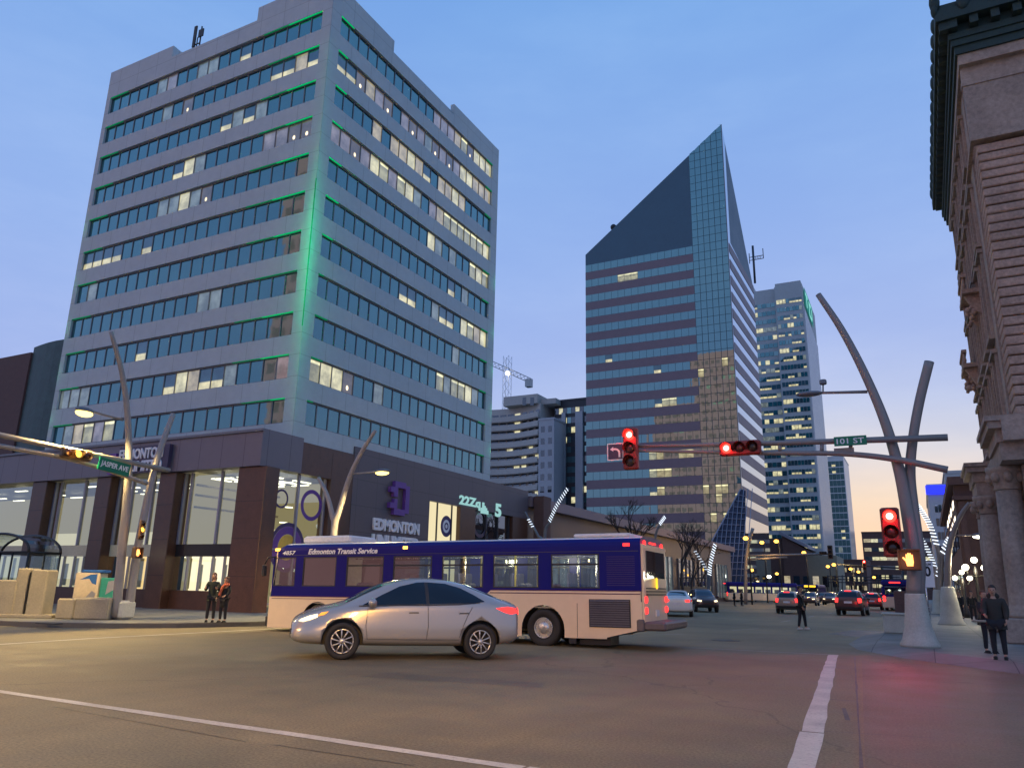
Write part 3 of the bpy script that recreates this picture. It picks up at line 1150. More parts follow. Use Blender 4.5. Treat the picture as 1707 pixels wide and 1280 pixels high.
def ring(cy, cz, r0, r1, mi, b, x=BX + 0.012, n=32):
    for k in range(n):
        a, c_ = 2 * PI * k / n, 2 * PI * (k + 1) / n
        q = [(x, cy + r0 * math.cos(a), cz + r0 * math.sin(a)), (x, cy + r1 * math.cos(a), cz + r1 * math.sin(a)), (x, cy + r1 * math.cos(c_), cz + r1 * math.sin(c_)), (x, cy + r0 * math.cos(c_), cz + r0 * math.sin(c_))]
        b.face(q, mi)


for px, py, r0, r1, m_ in ((469, 831, 0.36, 0.46, 'purple_dark'), (519, 842, 0.58, 0.78, 'purple_paint'), (478, 912, 1.0, 1.18, 'purple_dark'), (478, 912, 0.62, 0.995, 'purple_paint'), (478, 912, 0.0, 0.615, 'gold_paint')):
    rg = MB()
    p = atx(px, py, BX)
    ring(p.y, p.z, r0, r1, 0, rg)
    rg.build('window_graphic', m_, go, True)
# dark stone flank along the avenue
yw1, yw2 = 32.75, atx(716, 845, PX).y
yb2 = atx(768, 845, PX).y
mb = MB()
mb.box((PX - 0.7, 31.02, 0.15), (PX - 0.02, yw1, 8.1), 1)
mb.box((PX - 0.6, 28.75, ZF), (PX - 0.03, yw1 - 0.01, 8.3), 1)
mb.box((PX - 0.6, yw1, 0.15), (PX, yw2, 8.75), 0)
mb.box((PX - 0.6, yw2, 6.6), (PX, 54, 8.75), 0)
mb.box((PX - 0.6, yb2, 0.15), (PX - 0.01, yb2 + 2.0, 6.6), 1)
mb.box((PX - 0.6, 51.5, 0.15), (PX - 0.01, 54, 6.6), 1)
mb.box((PX - 18, 31.02, ZP - 0.3), (PX - 0.6, 54, ZP - 0.05), 0)
mb.build('podium_wall', ['stone_slab', 'granite_brown'], ob, True)
# cream display window with a ring emblem
mb = MB()
mb.face([(PX - 0.3, yw2, 0.15), (PX - 0.3, yb2, 0.15), (PX - 0.3, yb2, 6.6), (PX - 0.3, yw2, 6.6)])
dw = mb.build('display_panel', 'room_cream', ob, True)
f = MB()
for t_ in (0.02, 0.33, 0.8):
    yy = yw2 + (yb2 - yw2) * t_
    f.box((PX - 0.29, yy, 0.16), (PX - 0.2, yy + 0.07, 6.59))
f.build('window_frame', 'frame_dark', dw, True)
p = atx(744, 877, PX - 0.26)
rg = MB()
ring(p.y, p.z, 0.42, 0.68, 0, rg, PX - 0.26)
ring(p.y, p.z, 0.0, 0.42, 1, rg, PX - 0.26)
ring(p.y, p.z, 0.14, 0.24, 0, rg, PX - 0.25)
rg.build('window_graphic', ['purple_dark', 'sign_white'], dw, True)
mb = MB()
mb.face([(PX - 0.35, yb2 + 2.0, 0.15), (PX - 0.35, 51.5, 0.15), (PX - 0.35, 51.5, 6.6), (PX - 0.35, yb2 + 2.0, 6.6)])
dw = mb.build('shop_window', 'glass_dark', ob, True)
f = MB()
for k in range(4):
    yy = yb2 + 2.1 + k * (51.3 - yb2 - 2.1) / 3
    f.box((PX - 0.34, yy, 0.16), (PX - 0.22, yy + 0.1, 6.59))
f.build('window_frame', 'frame_dark', dw, True)
p = atx(800, 872, PX - 0.3)
rg = MB()
ring(p.y, p.z, 0.75, 1.0, 0, rg, PX - 0.28)
rg.build('window_graphic', ['sign_dark'], dw, True)
# rooftop antenna
rb = MB()
p = at(320, 80, YF)
for dx, h0, h1, r in ((0, -0.6, 1.75, 0.06), (0.5, -0.6, 1.55, 0.05), (0.22, -0.6, 0.8, 0.04)):
    rb.tube([(p.x + dx, YF + 0.15, p.z + h0), (p.x + dx, YF + 0.15, p.z + h1)], r, 6)
rb.box((p.x - 0.12, YF + 0.05, p.z + 0.1), (p.x + 0.12, YF + 0.12, p.z + 1.7))
rb.box((p.x + 0.36, YF + 0.05, p.z + 0.7), (p.x + 0.8, YF + 0.12, p.z + 1.25))
rb.box((p.x - 0.05, YF + 0.13, p.z + 0.28), (p.x + 0.5, YF + 0.18, p.z + 0.34))
tag(rb.build('antenna', 'black_metal'), 'small dark antenna mast on the roof edge of the white office block', 'antenna')

# signs on the podium ------------------------------------------------
q0, q1 = at(190, 788, PY - 0.25), at(275, 742, PY - 0.25)
sg = thing('wall_sign', 'white EDMONTON UNLIMITED lettering on the grey fascia above the side street shop fronts', 'sign', (q0.x, PY - 0.25, 7))
mb = MB()
xa, xb = at(197, 760, PY - .25).x, at(280, 760, PY - .25).x
zb_, zt_ = at(275, 785, PY - .25).z, at(275, 740, PY - .25).z
mb.box((xa, PY - 0.22, zb_), (xb, PY - 0.003, zt_))
mb.build('backing', 'sign_dark', sg, True)
hh = (zt_ - zb_)
text('lettering', 'EDMONTON', (xa + 0.1, PY - 0.225, zb_ + hh * 0.53), (1, 0, 0), (0, 0, 1), (xb - xa) - 0.5, hh * 0.40, 'sign_white', sg, 0.05, 0.03)
text('lettering', 'UNLIMITED', (xa + 0.1, PY - 0.225, zb_ + hh * 0.06), (1, 0, 0), (0, 0, 1), (xb - xa) - 0.5, hh * 0.40, 'sign_white', sg, 0.05, 0.03)
mb = MB()
for q in range(4):
    mb.box((xa - 0.75, PY - 0.2, zb_ + 0.05 + q * 0.3), (xa - 0.12 - 0.12 * (q % 2), PY - 0.004, zb_ + 0.24 + q * 0.3))
mb.build('emblem', 'purple_paint', sg, True)
ya, yb = atx(620, 880, PX).y, atx(697, 880, PX).y
zt_ = atx(620, 862, PX).z
z2 = atx(620, 883, PX).z
sg = thing('wall_sign', 'white EDMONTON UNLIMITED block lettering on the dark stone flank above the bus roof', 'sign', (PX, ya, 5))
hh = zt_ - z2
text('lettering', 'EDMONTON', (PX + 0.005, ya, z2), (0, 1, 0), (0, 0, 1), yb - ya, hh, 'sign_white', sg, 0.12, 0.05)
text('lettering', 'UNLIMITED', (PX + 0.005, ya, z2 - hh * 1.3), (0, 1, 0), (0, 0, 1), (yb - ya), hh, 'sign_white', sg, 0.12, 0.05)
# purple emblem: a notched D
p = atx(662, 831, PX)
eb = MB()
s = 0.98


def eb_box(y0, z0, y1, z1):
    eb.box((PX + 0.004, p.y + y0 * s, p.z + z0 * s), (PX + 0.22, p.y + y1 * s, p.z + z1 * s))


eb_box(-0.55, 0.62, 0.55, 0.98)
eb_box(-0.55, -0.98, 0.55, -0.62)
eb_box(0.55, -0.82, 0.95, 0.82)
eb_box(-0.95, 0.3, -0.25, 0.62)
eb_box(-0.95, -0.62, -0.25, -0.3)
eb_box(-0.55, -0.3, -0.25, -0.06)
eb_box(-0.62, 0.06, -0.25, 0.3)
tag(eb.build('emblem_sign', 'purple_paint'), 'purple notched block emblem mounted on the dark stone flank over the lettering', 'sign')
# cyan neon letters further along the flank
na, nb_ = atx(765, 835, PX).y, atx(800, 843, PX).y
sg = thing('neon_sign', 'pale cyan neon characters on the dark podium wall past the cream display window', 'sign', (PX, na, 6.6))
z0 = atx(780, 845, PX).z
text('lettering', '22Zq', (PX + 0.01, na, z0 - 0.1), (0, 1, 0), (0, 0, 1), nb_ - na, 0.8, 'neon_cyan', sg, 0.04, 0.035)
n2, n3 = atx(801, 845, PX).y, atx(813, 845, PX).y
nb = MB()
for q, hq in enumerate((0.45, 0.9, 0.65, 0.5, 0.3)):
    yy = n2 + (n3 - n2) * q / 5
    nb.box((PX + 0.01, yy, z0 - 0.25), (PX + 0.06, yy + 0.24, z0 - 0.25 + hq * 0.85))
nb.build('bar_symbol', 'neon_cyan', sg, True)
n4, n5 = atx(825, 848, PX).y, atx(835, 848, PX).y
text('lettering', '5', (PX + 0.01, n4, z0 - 0.3), (0, 1, 0), (0, 0, 1), n5 - n4, 0.95, 'neon_cyan', sg, 0.04, 0.04)
# ------------------------------------------------------------------ the glass tower with the pointed crown
TY = 145.0
tw = thing('glass_tower', 'dark glass and granite tower with slanted pointed crown and full height glass corner', 'building', (-43, 157, 0))
TL, TR = at(977, 650, TY).x, -28.45
zl, za = at(976, 425, TY).z, at(1192, 210, TY).z
fy = atx(1258, 520, TR).y
zr = atx(1256, 480, TR).z
zbk = zl + zr - za
mb = MB()
fl, fr, br_, bl = (TL, TY), (TR, TY), (TR, fy), (TL, fy)
P3 = lambda p, z: (p[0], p[1], z)
mb.face([P3(fl, 0), P3(fr, 0), P3(fr, za), P3(fl, zl)], 0)
mb.face([P3(fr, 0), P3(br_, 0), P3(br_, zr), P3(fr, za)], 0)
mb.face([P3(br_, 0), P3(bl, 0), P3(bl, zbk), P3(br_, zr)], 0)
mb.face([P3(bl, 0), P3(fl, 0), P3(fl, zl), P3(bl, zbk)], 0)
mb.face([P3(fl, zl), P3(fr, za), P3(br_, zr), P3(bl, zbk)], 0)
mb.build('tower_wall', 'granite_slate', tw, True)
z0 = at(977, 443, TY).z
zs = (z0 - at(977, 622.5, TY).z) / 7
cx0 = (at(1154, 410, TY).x + at(1163, 588, TY).x) / 2
pane = 1.42
NB = 21
lit_zone = {8: (0.55, 1.0, .25), 9: (0.55, 1.0, .2), 12: (0.55, 0.9, .75), 13: (0.5, 0.75, .5), 14: (0.55, 0.75, .5)}
dz_rng = random.Random(3)
for k in range(NB):
    zt = z0 - k * zs
    zb = zt - zs * 0.47
    if zb < 2:
        break
    gb = MB()
    n = int((cx0 - TL) / pane)
    st = (cx0 - TL - 0.02) / n
    for i in range(n):
        xx = TL + i * st
        mi = 0
        t_ = i / n
        if k in lit_zone and lit_zone[k][0] < t_ < lit_zone[k][1] and dz_rng.random() < lit_zone[k][2]:
            mi = dz_rng.choice((1, 1, 2))
        if k == 1 and i in (int(n * .34), int(n * .34) + 1, int(n * .34) + 2):
            mi = 1
        if k > 3 and dz_rng.random() < 0.012:
            mi = 2
        j0, j1 = dz_rng.uniform(0, 0.012), dz_rng.uniform(0, 0.012)
        gb.face([(xx + 0.03, TY - 0.06 - j0, zb), (xx + st - 0.03, TY - 0.06 - j1, zb), (xx + st - 0.03, TY - 0.06 - j1, zt), (xx + 0.03, TY - 0.06 - j0, zt)], mi, UVQ)
    o = gb.build('glass_band', ['glass_tower', 'lit_room', 'lit_bottom'], tw, True, fixn=False)
    fb = MB()
    fb.box((TL, TY - 0.05, zb - zs * 0.53 + 0.02), (cx0 - 0.02, TY - 0.005, zb - 0.01))
    fb.build('granite_band', 'granite_purple', tw, True)
# full-height glass corner on the front
gb = MB()
n = 6
st = (TR - cx0) / n
slope = (za - zl) / (TR - TL)
rows = int((za - 2) / (zs / 2)) + 1
for i in range(n):
    xa, xb_ = cx0 + i * st, cx0 + (i + 1) * st
    for r in range(rows):
        zt = z0 + 9 * zs * 1.0 - r * zs / 2 + 30 * 0
        zb = zt - zs / 2
        la, lb_ = zl + (xa - TL) * slope, zl + (xb_ - TL) * slope
        if zb > lb_ or zt < 3:
            continue
        j = dz_rng.uniform(0, 0.012)
        j2 = dz_rng.uniform(0, 0.012)
        q = [(xa + 0.05, TY - 0.1 - j, zb + 0.06), (xb_ - 0.05, TY - 0.1 - j2, zb + 0.06), (xb_ - 0.05, TY - 0.1 - j2, min(zt, lb_) - 0.02), (xa + 0.05, TY - 0.1 - j, min(zt, la) - 0.02)]
        if q[3][2] <= q[0][2] or q[2][2] <= q[1][2]:
            if q[2][2] <= q[1][2]:
                continue
            q = q[:3]
        mi = 0
        zz = (zb + zt) / 2
        if 14 < zz < 20 and dz_rng.random() < 0.3 or 36 < zz < 46 and dz_rng.random() < 0.06:
            mi = 1
        gb.face(q, mi, UVQ[:len(q)])
gb.build('corner_glazing', ['glass_tower', 'lit_room'], tw, True, fixn=False)
# right flank: pale glass with dark bands, dark gable over
ya = atx(1215.5, 422, TR).y
gb = MB()
gb.face([(TR + 0.05, TY + 0.1, 2), (TR + 0.05, ya + 1.5, 2), (TR + 0.05, ya + 1.5, za - (ya + 1.5 - TY) * (za - zr) / (fy - TY) - 0.1), (TR + 0.05, TY + 0.1, za - 0.4)], 0)
zq = z0 + 0.3
gb.face([(TR + 0.05, ya + 1.5, 2), (TR + 0.05, fy - 0.1, 2), (TR + 0.05, fy - 0.1, zq - 1.2), (TR + 0.05, ya + 1.5, zq)], 0)
gb.build('flank_glazing', 'glass_tower_pale', tw, True)
for k in range(NB):
    zt = z0 - zs * 0.1 - k * zs
    if zt - zs * .5 < 12:
        break
    fb = MB()
    fb.box((TR + 0.01, ya, zt - zs * 0.55), (TR + 0.12, fy - 0.05, zt))
    fb.build('granite_band', 'granite_purple', tw, True)
mb = MB()
for i in range(1, 18):
    zz = z0 - i * zs * 1.0
mb.box((TR - 0.02, TY - 0.14, 2), (TR + 0.09, TY + 0.08, za - 0.1))
mb.build('corner_trim', 'frame_grey', tw, True)
# small roof dish on the slanted edge
p = at(1020, 378, TY)
mb = MB()
mb.ball((p.x, TY + 1.0, p.z + 0.3), 0.7, 10, 6)
mb.build('roof_dish', 'black_metal', tw, True)
# sloping glass atrium at the foot of the tower
AY = TY - 12
tp = at(1235, 815, TY - 1.0)
bl_ = at(1150, 975, AY)
br2 = at(1243, 978, AY)
at_ = thing('glass_atrium', 'dark sloping glass atrium with white glazing grid at the foot of the glass tower', 'atrium', (bl_.x + 5, AY + 5, 0))
tr_ = at(1243, 818, TY - 1.0)
bl_.z = br2.z = 3.0
mb = MB()
mb.face([bl_, br2, tr_, tp])
mb.face([br2, (TR, TY - 1.0, 3.0), tr_])
mb.face([(bl_.x, bl_.y, 3.0), tp, (tp.x - 2, TY - 0.9, 3.0)])
mb.build('glazing', 'glass_atrium', at_, True)
mb = MB()
for k in range(13):
    t_ = k / 12
    a = bl_.lerp(br2, t_)
    # vertical bars clipped where they meet the slanting edge
    e_top = tp.lerp(tr_, 1.0)
    frac = min(1.0, (a.x - bl_.x) / max(0.1, (tp.x - bl_.x)))
    b = V((a.x, bl_.y + (tp.y - bl_.y) * frac, bl_.z + (tp.z - bl_.z) * frac))
    mb.tube([a + V((0, -0.12, 0)), b + V((0, -0.12, 0))], 0.07, 5)
for k in range(1, 15):
    f_ = k / 15
    a = bl_.lerp(tp, f_)
    b = br2.lerp(tr_, f_)
    mb.tube([a + V((0, -0.12, 0)), b + V((0, -0.12, 0))], 0.06, 5)
mb.tube([bl_ + V((0, -0.15, 0)), tp + V((0, -0.15, 0))], 0.12, 6)
mb.build('glazing_bars', 'panel_grey', at_, True)
mb = MB()
mb.box((bl_.x - 4, AY - 0.2, 0), (br2.x + 1, AY + 8, 2.96))
mb.build('plinth', 'stone_dark', at_, True)


# ------------------------------------------------------------------ generic blocks further off
def block(name, label, x0, x1, y0, y1, h, floors, nx, ny, wall, pane_mats, lit=0.1, ratio=0.5, sides='fr', z_first=3.0, seed=1, mar=0.4, top=1.2, strip=True, roof=None, cat='building'):
    """a storeyed block: walls, one window part per storey and face, roof box"""
    rr = random.Random(seed)
    r = thing(name, label, cat, ((x0 + x1) / 2, (y0 + y1) / 2, 0))
    mb = MB()
    mb.box((x0, y0, 0), (x1, y1, h))
    mb.build('wall', wall, r, True)
    fh = (h - z_first - top) / floors
    for k in range(floors):
        zb = z_first + k * fh + fh * (1 - ratio) * 0.5
        zt = zb + fh * ratio
        for sd_ in sides:
            gb = MB()
            n = nx if sd_ == 'f' else ny
            a0, a1 = (x0 + mar, x1 - mar) if sd_ == 'f' else (y0 + mar, y1 - mar)
            st = (a1 - a0) / n
            gap = 0.04 if strip else st * 0.25
            run = 0
            for i in range(n):
                if rr.random() < lit:
                    mi = rr.choice(range(1, len(pane_mats)))
                else:
                    mi = 0
                p, q = a0 + i * st + gap, a0 + (i + 1) * st - gap
                if sd_ == 'f':
                    gb.face([(p, y0 - 0.05, zb), (q, y0 - 0.05, zb), (q, y0 - 0.05, zt), (p, y0 - 0.05, zt)], mi, UVQ)
                elif sd_ == 'r':
                    gb.face([(x1 + 0.05, p, zb), (x1 + 0.05, q, zb), (x1 + 0.05, q, zt), (x1 + 0.05, p, zt)], mi, UVQ)
                else:
                    gb.face([(x0 - 0.05, q, zb), (x0 - 0.05, p, zb), (x0 - 0.05, p, zt), (x0 - 0.05, q, zt)], mi, UVQ)
            gb.build('window_band', pane_mats, r, True, fixn=False)
    mb = MB()
    mb.box((x0 - 0.12, y0 - 0.12, h + 0.005), (x1 + 0.12, y1 + 0.12, h + 0.5))
    mb.build('roof', roof or wall, r, True)
    return r


def from_px(px0, px1, pyt, Y):
    m = (px0 + px1) / 2
    return at(px0, 900, Y).x, at(px1, 900, Y).x, at(m, pyt, Y).z


# banded lit office tower behind the pointed one
Y0 = 220.0
x0, x1 = at(1250, 700, Y0).x, at(1299, 600, Y0).x
x2 = at(1348, 620, Y0).x
h1, h2 = at(1290, 478, Y0).z, at(1312, 470, Y0).z
lt = ['glass_teal', 'lit_bottom', 'lit_bright', 'lit_bottom', 'lit_dim']
r = thing('office_tower', 'tall grey office tower with many lit windows and a teal roof sign', 'building', (x1, Y0 + 14, 0))
mb = MB()
mb.box((x0 - 6, Y0 + 1.6, 0), (x1, Y0 + 30, h1))
mb.box((x1, Y0, 0), (x2, Y0 + 30, h2 - 1))
mb.box((x1 + 0.2, Y0 + 0.3, h2 - 1), (x2 - 0.3, Y0 + 20, h2))
mb.box((x0 - 5, Y0 + 3, h1), (x0 + 2, Y0 + 20, h1 + 4))
mb.build('tower_wall', 'tower_grey', r, True)
fl = 31
fh = (h2 - 12) / fl
rr = random.Random(11)
for k in range(fl):
    zb = 8 + k * fh
    zt = zb + fh * 0.52
    gb = MB()
    for (a0, a1, yy, n) in ((x0, x1 - 0.3, Y0 + 1.5, 7), (x1 + 0.3, x2 - 0.3, Y0 - 0.1, 8)):
        st = (a1 - a0) / n
        run = 0
        for i in range(n):
            if run <= 0 and rr.random() < 0.34:
                run = rr.randint(1, 3)
                cm = rr.choice((1, 2, 3, 4))
            mi = cm if run > 0 else (0 if rr.random() < 0.5 else 5)
            run -= 1
            gb.face([(a0 + i * st + 0.06, yy, zb), (a0 + (i + 1) * st - 0.06, yy, zb), (a0 + (i + 1) * st - 0.06, yy, zt), (a0 + i * st + 0.06, yy, zt)], mi, UVQ)
    gb.build('window_band', lt + ['glass_tower'], r, True, fixn=False)
gb = MB()
for k in range(14):
    yy = Y0 + 0.8 + k * 2.05
    gb.box((x2, yy, 4), (x2 + 0.3, yy + 1.3, h2 - 9 - 0.2 * k))
gb.build('flank_rib', 'tower_pale', r, True)
mb = MB()
mb.face([(x2 + 0.36, Y0 + 2, h2 - 7), (x2 + 0.36, Y0 + 20, h2 - 8.5), (x2 + 0.36, Y0 + 20, h2 - 2), (x2 + 0.36, Y0 + 2, h2 - 1.5)])
o = mb.build('roof_sign', 'teal_sign', r, True)
mb = MB()
for a, b, z0_, z1_ in ((3.5, 8.5, -3.4, -2.5), (5.4, 6.6, -6.6, -3.4), (11, 12.2, -7.4, -2.8), (12.2, 16.5, -7.6, -6.7), (12.2, 16.5, -3.6, -2.8), (16.5, 17.6, -6.8, -3.6)):
    mb.box((x2 + 0.38, Y0 + a, h2 + z0_), (x2 + 0.46, Y0 + b, h2 + z1_))
mb.build('sign_letters', 'teal_sign_lit', o, True)
# mast on its roof
ms = thing('antenna_mast', 'lattice antenna mast with cross arms on the roof of the lit office tower', 'antenna', (at(1258, 465, Y0).x, Y0 + 5, h1 + 4))
m0 = at(1258, 462, Y0 + 5)
mb = MB()
mb.tube([(m0.x, Y0 + 5, h1 + 4), (m0.x, Y0 + 5, at(1255, 410, Y0 + 5).z)], 0.35, 6)
mb.build('pole', 'frame_dark', ms, True)
mb = MB()
za_ = at(1258, 428, Y0 + 5).z
for dz in (0, -1.0):
    mb.tube([(m0.x - 1.2, Y0 + 5, za_ + dz), (m0.x + 2.9, Y0 + 5, za_ + dz)], 0.12, 5)
mb.tube([(m0.x + 2.9, Y0 + 5, za_ - 1), (m0.x + 2.9, Y0 + 5, za_ + 2.2)], 0.13, 5)
mb.tube([(m0.x - 1.2, Y0 + 5, za_ - 2), (m0.x - 1.2, Y0 + 5, za_ + 1.4)], 0.13, 5)
for q in range(5):
    mb.tube([(m0.x + 0.5 * q, Y0 + 5, za_ - 1), (m0.x + 0.5 * q + 0.25, Y0 + 5, za_)], 0.07, 4)
mb.build('cross_arm', 'frame_dark', ms, True)

# far blue tower, pale flank
x0, x1, h = from_px(1376, 1418, 762, 300)
block('office_tower', 'slim blue glass tower with pale right flank, right of the lit office tower', x0, x1, 300, 322, h, 18, 6, 6, 'tower_pale', ['glass_tower', 'lit_dim', 'lit_bottom'], 0.05, 0.85, 'f', 6, 5, 0.2)
x0, x1, h = from_px(1437, 1492, 888, 330)
block('office_block', 'low far office block with rows of lit windows at the end of the avenue', x0, x1 + 30, 330, 350, h, 6, 16, 6, 'brown_brick', ['glass_dark', 'lit_bright', 'lit_warm'], 0.35, 0.4, 'f', 3, 8, 0.5)
x0, x1, h = from_px(1437, 1449, 880, 329)
# apartment slab with concave balcony front
Y1 = 165.0
ap = thing('apartment_building', 'beige apartment slab with curved rows of balconies left of the crane', 'building', (at(865, 800, Y1).x, Y1 + 8, 0))
xa, xm, xb = at(770, 750, Y1).x, at(862, 750, Y1).x, at(896, 750, Y1).x
hA = at(860, 672, Y1).z
hP = at(870, 657, Y1).z


def yc(x):
    t_ = (x - xa) / (xb - xa)
    return Y1 + 2.6 * math.sin(PI * t_)


nseg = 10
xs = [xa + (xb - xa) * k / nseg for k in range(nseg + 1)]
mb = MB()
mb.prism([(xx, yc(xx) + 1.4) for xx in xs] + [(xb, Y1 + 16), (xa, Y1 + 16)], 0, hA - 0.2)
pa, pb_ = at(836, 664, Y1).x, at(893, 664, Y1).x
mb.box((pa, Y1 + 1, hA - 0.2), (pb_, Y1 + 12, hP))
mb.box((pb_, Y1 + 3, hA - 0.2), (at(918, 664, Y1).x, Y1 + 12, at(905, 660, Y1).z))
mb.build('wall', 'apartment_beige', ap, True)
fhA = (at(880, 685, Y1).z - at(880, 790, Y1).z) / 7
rr = random.Random(5)
for k in range(14):
    zt = at(880, 685, Y1).z - k * fhA
    if zt < 8:
        break
    mb = MB()
    for a, b in zip(xs, xs[1:]):
        mb.extrude([(a, yc(a), zt - fhA + 0.65), (b, yc(b), zt - fhA + 0.65), (b, yc(b), zt - 0.30), (a, yc(a), zt - 0.30)], (0, 0.18, 0))
        mb.extrude([(a, yc(a) + 0.19, zt - fhA + 0.5), (b, yc(b) + 0.19, zt - fhA + 0.5), (b, yc(b) + 0.19, zt - fhA + 0.64), (a, yc(a) + 0.19, zt - fhA + 0.64)], (0, 1.3, 0))
    mb.build('balcony', 'apartment_beige', ap, True)
    gb = MB()
    for a, b in zip(xs, xs[1:]):
        lit = rr.random() < 0.08
        gb.face([(a + 0.2, yc(a) + 1.36, zt - 0.4), (b - 0.2, yc(b) + 1.36, zt - 0.4), (b - 0.2, yc(b) + 1.36, zt + 0.55), (a + 0.2, yc(a) + 1.36, zt + 0.55)], 1 if lit else 0, UVQ)
    gb.build('window_band', ['glass_dark', 'lit_bright'], ap, True, fixn=False)
mb = MB()
for q in range(4):
    xx = at(855 + q * 3.6, 650, Y1).x
    mb.tube([(xx, Y1 + 6, hP - 0.1), (xx, Y1 + 6, hP + 1.3)], 0.12, 6)
mb.build('vent_pipe', 'black_metal', ap, True)
mb = MB()
for px in (871, 884):
    xx = at(px, 668, Y1).x
    mb.box((xx - 0.5, Y1 + 0.96, at(px, 674, Y1).z), (xx + 0.5, Y1 + 1.02, at(px, 661, Y1).z))
mb.build('roof_window', 'glass_dark', ap, True)
# white wing with small square windows
x0, x1, h = from_px(896, 922.5, 700, Y1 - 1)
block('apartment_building', 'white apartment wing with two columns of small dark windows', x0, x1, Y1 - 1, Y1 + 10, h, 11, 2, 1, 'apartment_white', ['glass_dark', 'lit_bright'], 0.05, 0.5, 'f', 8, 4, 0.1, 0.8, strip=False)
# striped apartment tower
x0, x1, h = from_px(923, 982, 668, Y1 + 6)
st_ = block('apartment_tower', 'dark blue glazed apartment tower with two tall pale piers beside the glass tower', x0, x1, Y1 + 6, Y1 + 20, h, 16, 8, 4, 'frame_dark', ['glass_tower', 'lit_bright', 'glass_dark', 'glass_dark', 'glass_dark'], 0.5, 0.6, 'f', 6, 6, 0.1)
mb = MB()
for a, b in ((938, 944), (961, 973)):
    mb.box((at(a, 760, Y1 + 6).x, Y1 + 5.2, 0), (at(b, 760, Y1 + 6).x, Y1 + 5.9, at(950, 688, Y1 + 6).z))
mb.build('pier', 'apartment_white', st_, True)

# tower crane
YC = 240.0
cr = thing('tower_crane', 'tower crane with a bright floodlight standing above the beige apartment roof', 'crane', (at(845, 700, YC).x, YC, 0))
c0 = at(845, 650, YC)
ztop = at(847, 594, YC).z


def lattice(mb, a, b, wdt, n, r=0.09):
    a, b = V(a), V(b)
    t_ = (b - a).normalized()
    s1 = t_.cross(V((0, 1, 0))).normalized() * wdt / 2
    s2 = V((0, 1, 0)) * wdt / 2
    cor = [s1 + s2, s1 - s2, -s1 - s2, -s1 + s2]
    for c_ in cor:
        mb.tube([a + c_, b + c_], r, 4)
    for k in range(n):
        p, q = a.lerp(b, k / n), a.lerp(b, (k + 1) / n)
        for i in range(4):
            mb.tube([p + cor[i], q + cor[(i + 1) % 4]], r * 0.7, 4)


mb = MB()
lattice(mb, (c0.x, YC, 20), (c0.x, YC, ztop), 2.3, 22)
mb.build('mast', 'tower_pale', cr, True)
mb = MB()
j0, j1 = at(790, 592, YC), at(885, 635, YC)
lattice(mb, j0, j1, 1.6, 16, 0.12)
mb.build('jib', 'tower_pale', cr, True)
mb = MB()
mb.box((j1.x - 1.8, YC - 1.2, j1.z - 2.2), (j1.x + 0.2, YC + 1.2, j1.z + 0.6))
mb.build('counterweight', 'tower_grey', cr, True)
mb = MB()
p = at(846, 622, YC - 2)
mb.ball((p.x, YC - 2, p.z), 0.8, 10, 6)
mb.build('floodlight', 'lamp_white', cr, True)

# dark rounded tower at the left edge
YD = 62.0
dk = thing('dark_tower', 'dark brown stone block with a rounded teal grey corner at the left edge', 'building', (-120, YD + 10, 0))
xa, xc_, xb = at(-120, 650, YD).x, at(42, 640, YD).x, at(104, 640, YD).x
hD = at(60, 577, YD).z
mb = MB()
mb.box((xa, YD, 0), (xc_, YD + 30, hD - 0.8))
mb.build('wall', 'brown_brick', dk, True)
mb = MB()
poly = [(xc_, YD + 0.5)]
for k in range(9):
    t_ = k / 8
    poly.append((xc_ + (xb + 8 - xc_) * t_, YD - 1.6 * math.sin(PI * t_) + 0.3 + t_ * 2))
poly += [(xb + 8, YD + 28), (xc_, YD + 28)]
mb.prism(poly, 0, hD)
mb.build('curved_wall', 'teal_stone', dk, True)

# ------------------------------------------------------------------ low buildings down the left side
lo = thing('lowrise_building', 'low brown stone shopping block past the podium on the left of the avenue', 'building', (-38, 80, 0))
mb = MB()
mb.box((-60, 54.3, 0), (-27.4, 128, 7.6))
mb.box((-60, 54.2, 7.6), (-26.7, 128.2, 8.4), 1)
mb.build('wall', ['stone_dark', 'granite_purple'], lo, True)
for k in range(7):
    yy = 57 + k * 10
    gb = MB()
    gb.face([(-27.34, yy, 0.6), (-27.34, yy + 7.5, 0.6), (-27.34, yy + 7.5, 5.4), (-27.34, yy, 5.4)], 0, UVQ)
    o = gb.build('shop_window', ['glass_dark' if k % 3 else 'lit_dim'], lo, True)
    fb = MB()
    for q in range(5):
        fb.box((-27.36, yy + q * 1.85, 0.6), (-27.2, yy + q * 1.85 + 0.12, 5.4))
    fb.build('window_frame', 'frame_grey', o, True)
p0_, p1_ = atx(898, 840, -26.2), atx(910, 840, -26.2)
mb = MB()
mb.bbox((-26.2, (p0_.y + p1_.y) / 2, atx(904, 828, -26.2).z / 2), (0.9, abs(p1_.y - p0_.y), atx(904, 828, -26.2).z), ch=0.05)
tag(mb.build('pylon', 'brown_brick'), 'dark red brick pylon standing against the low brown shopping block', 'pylon')

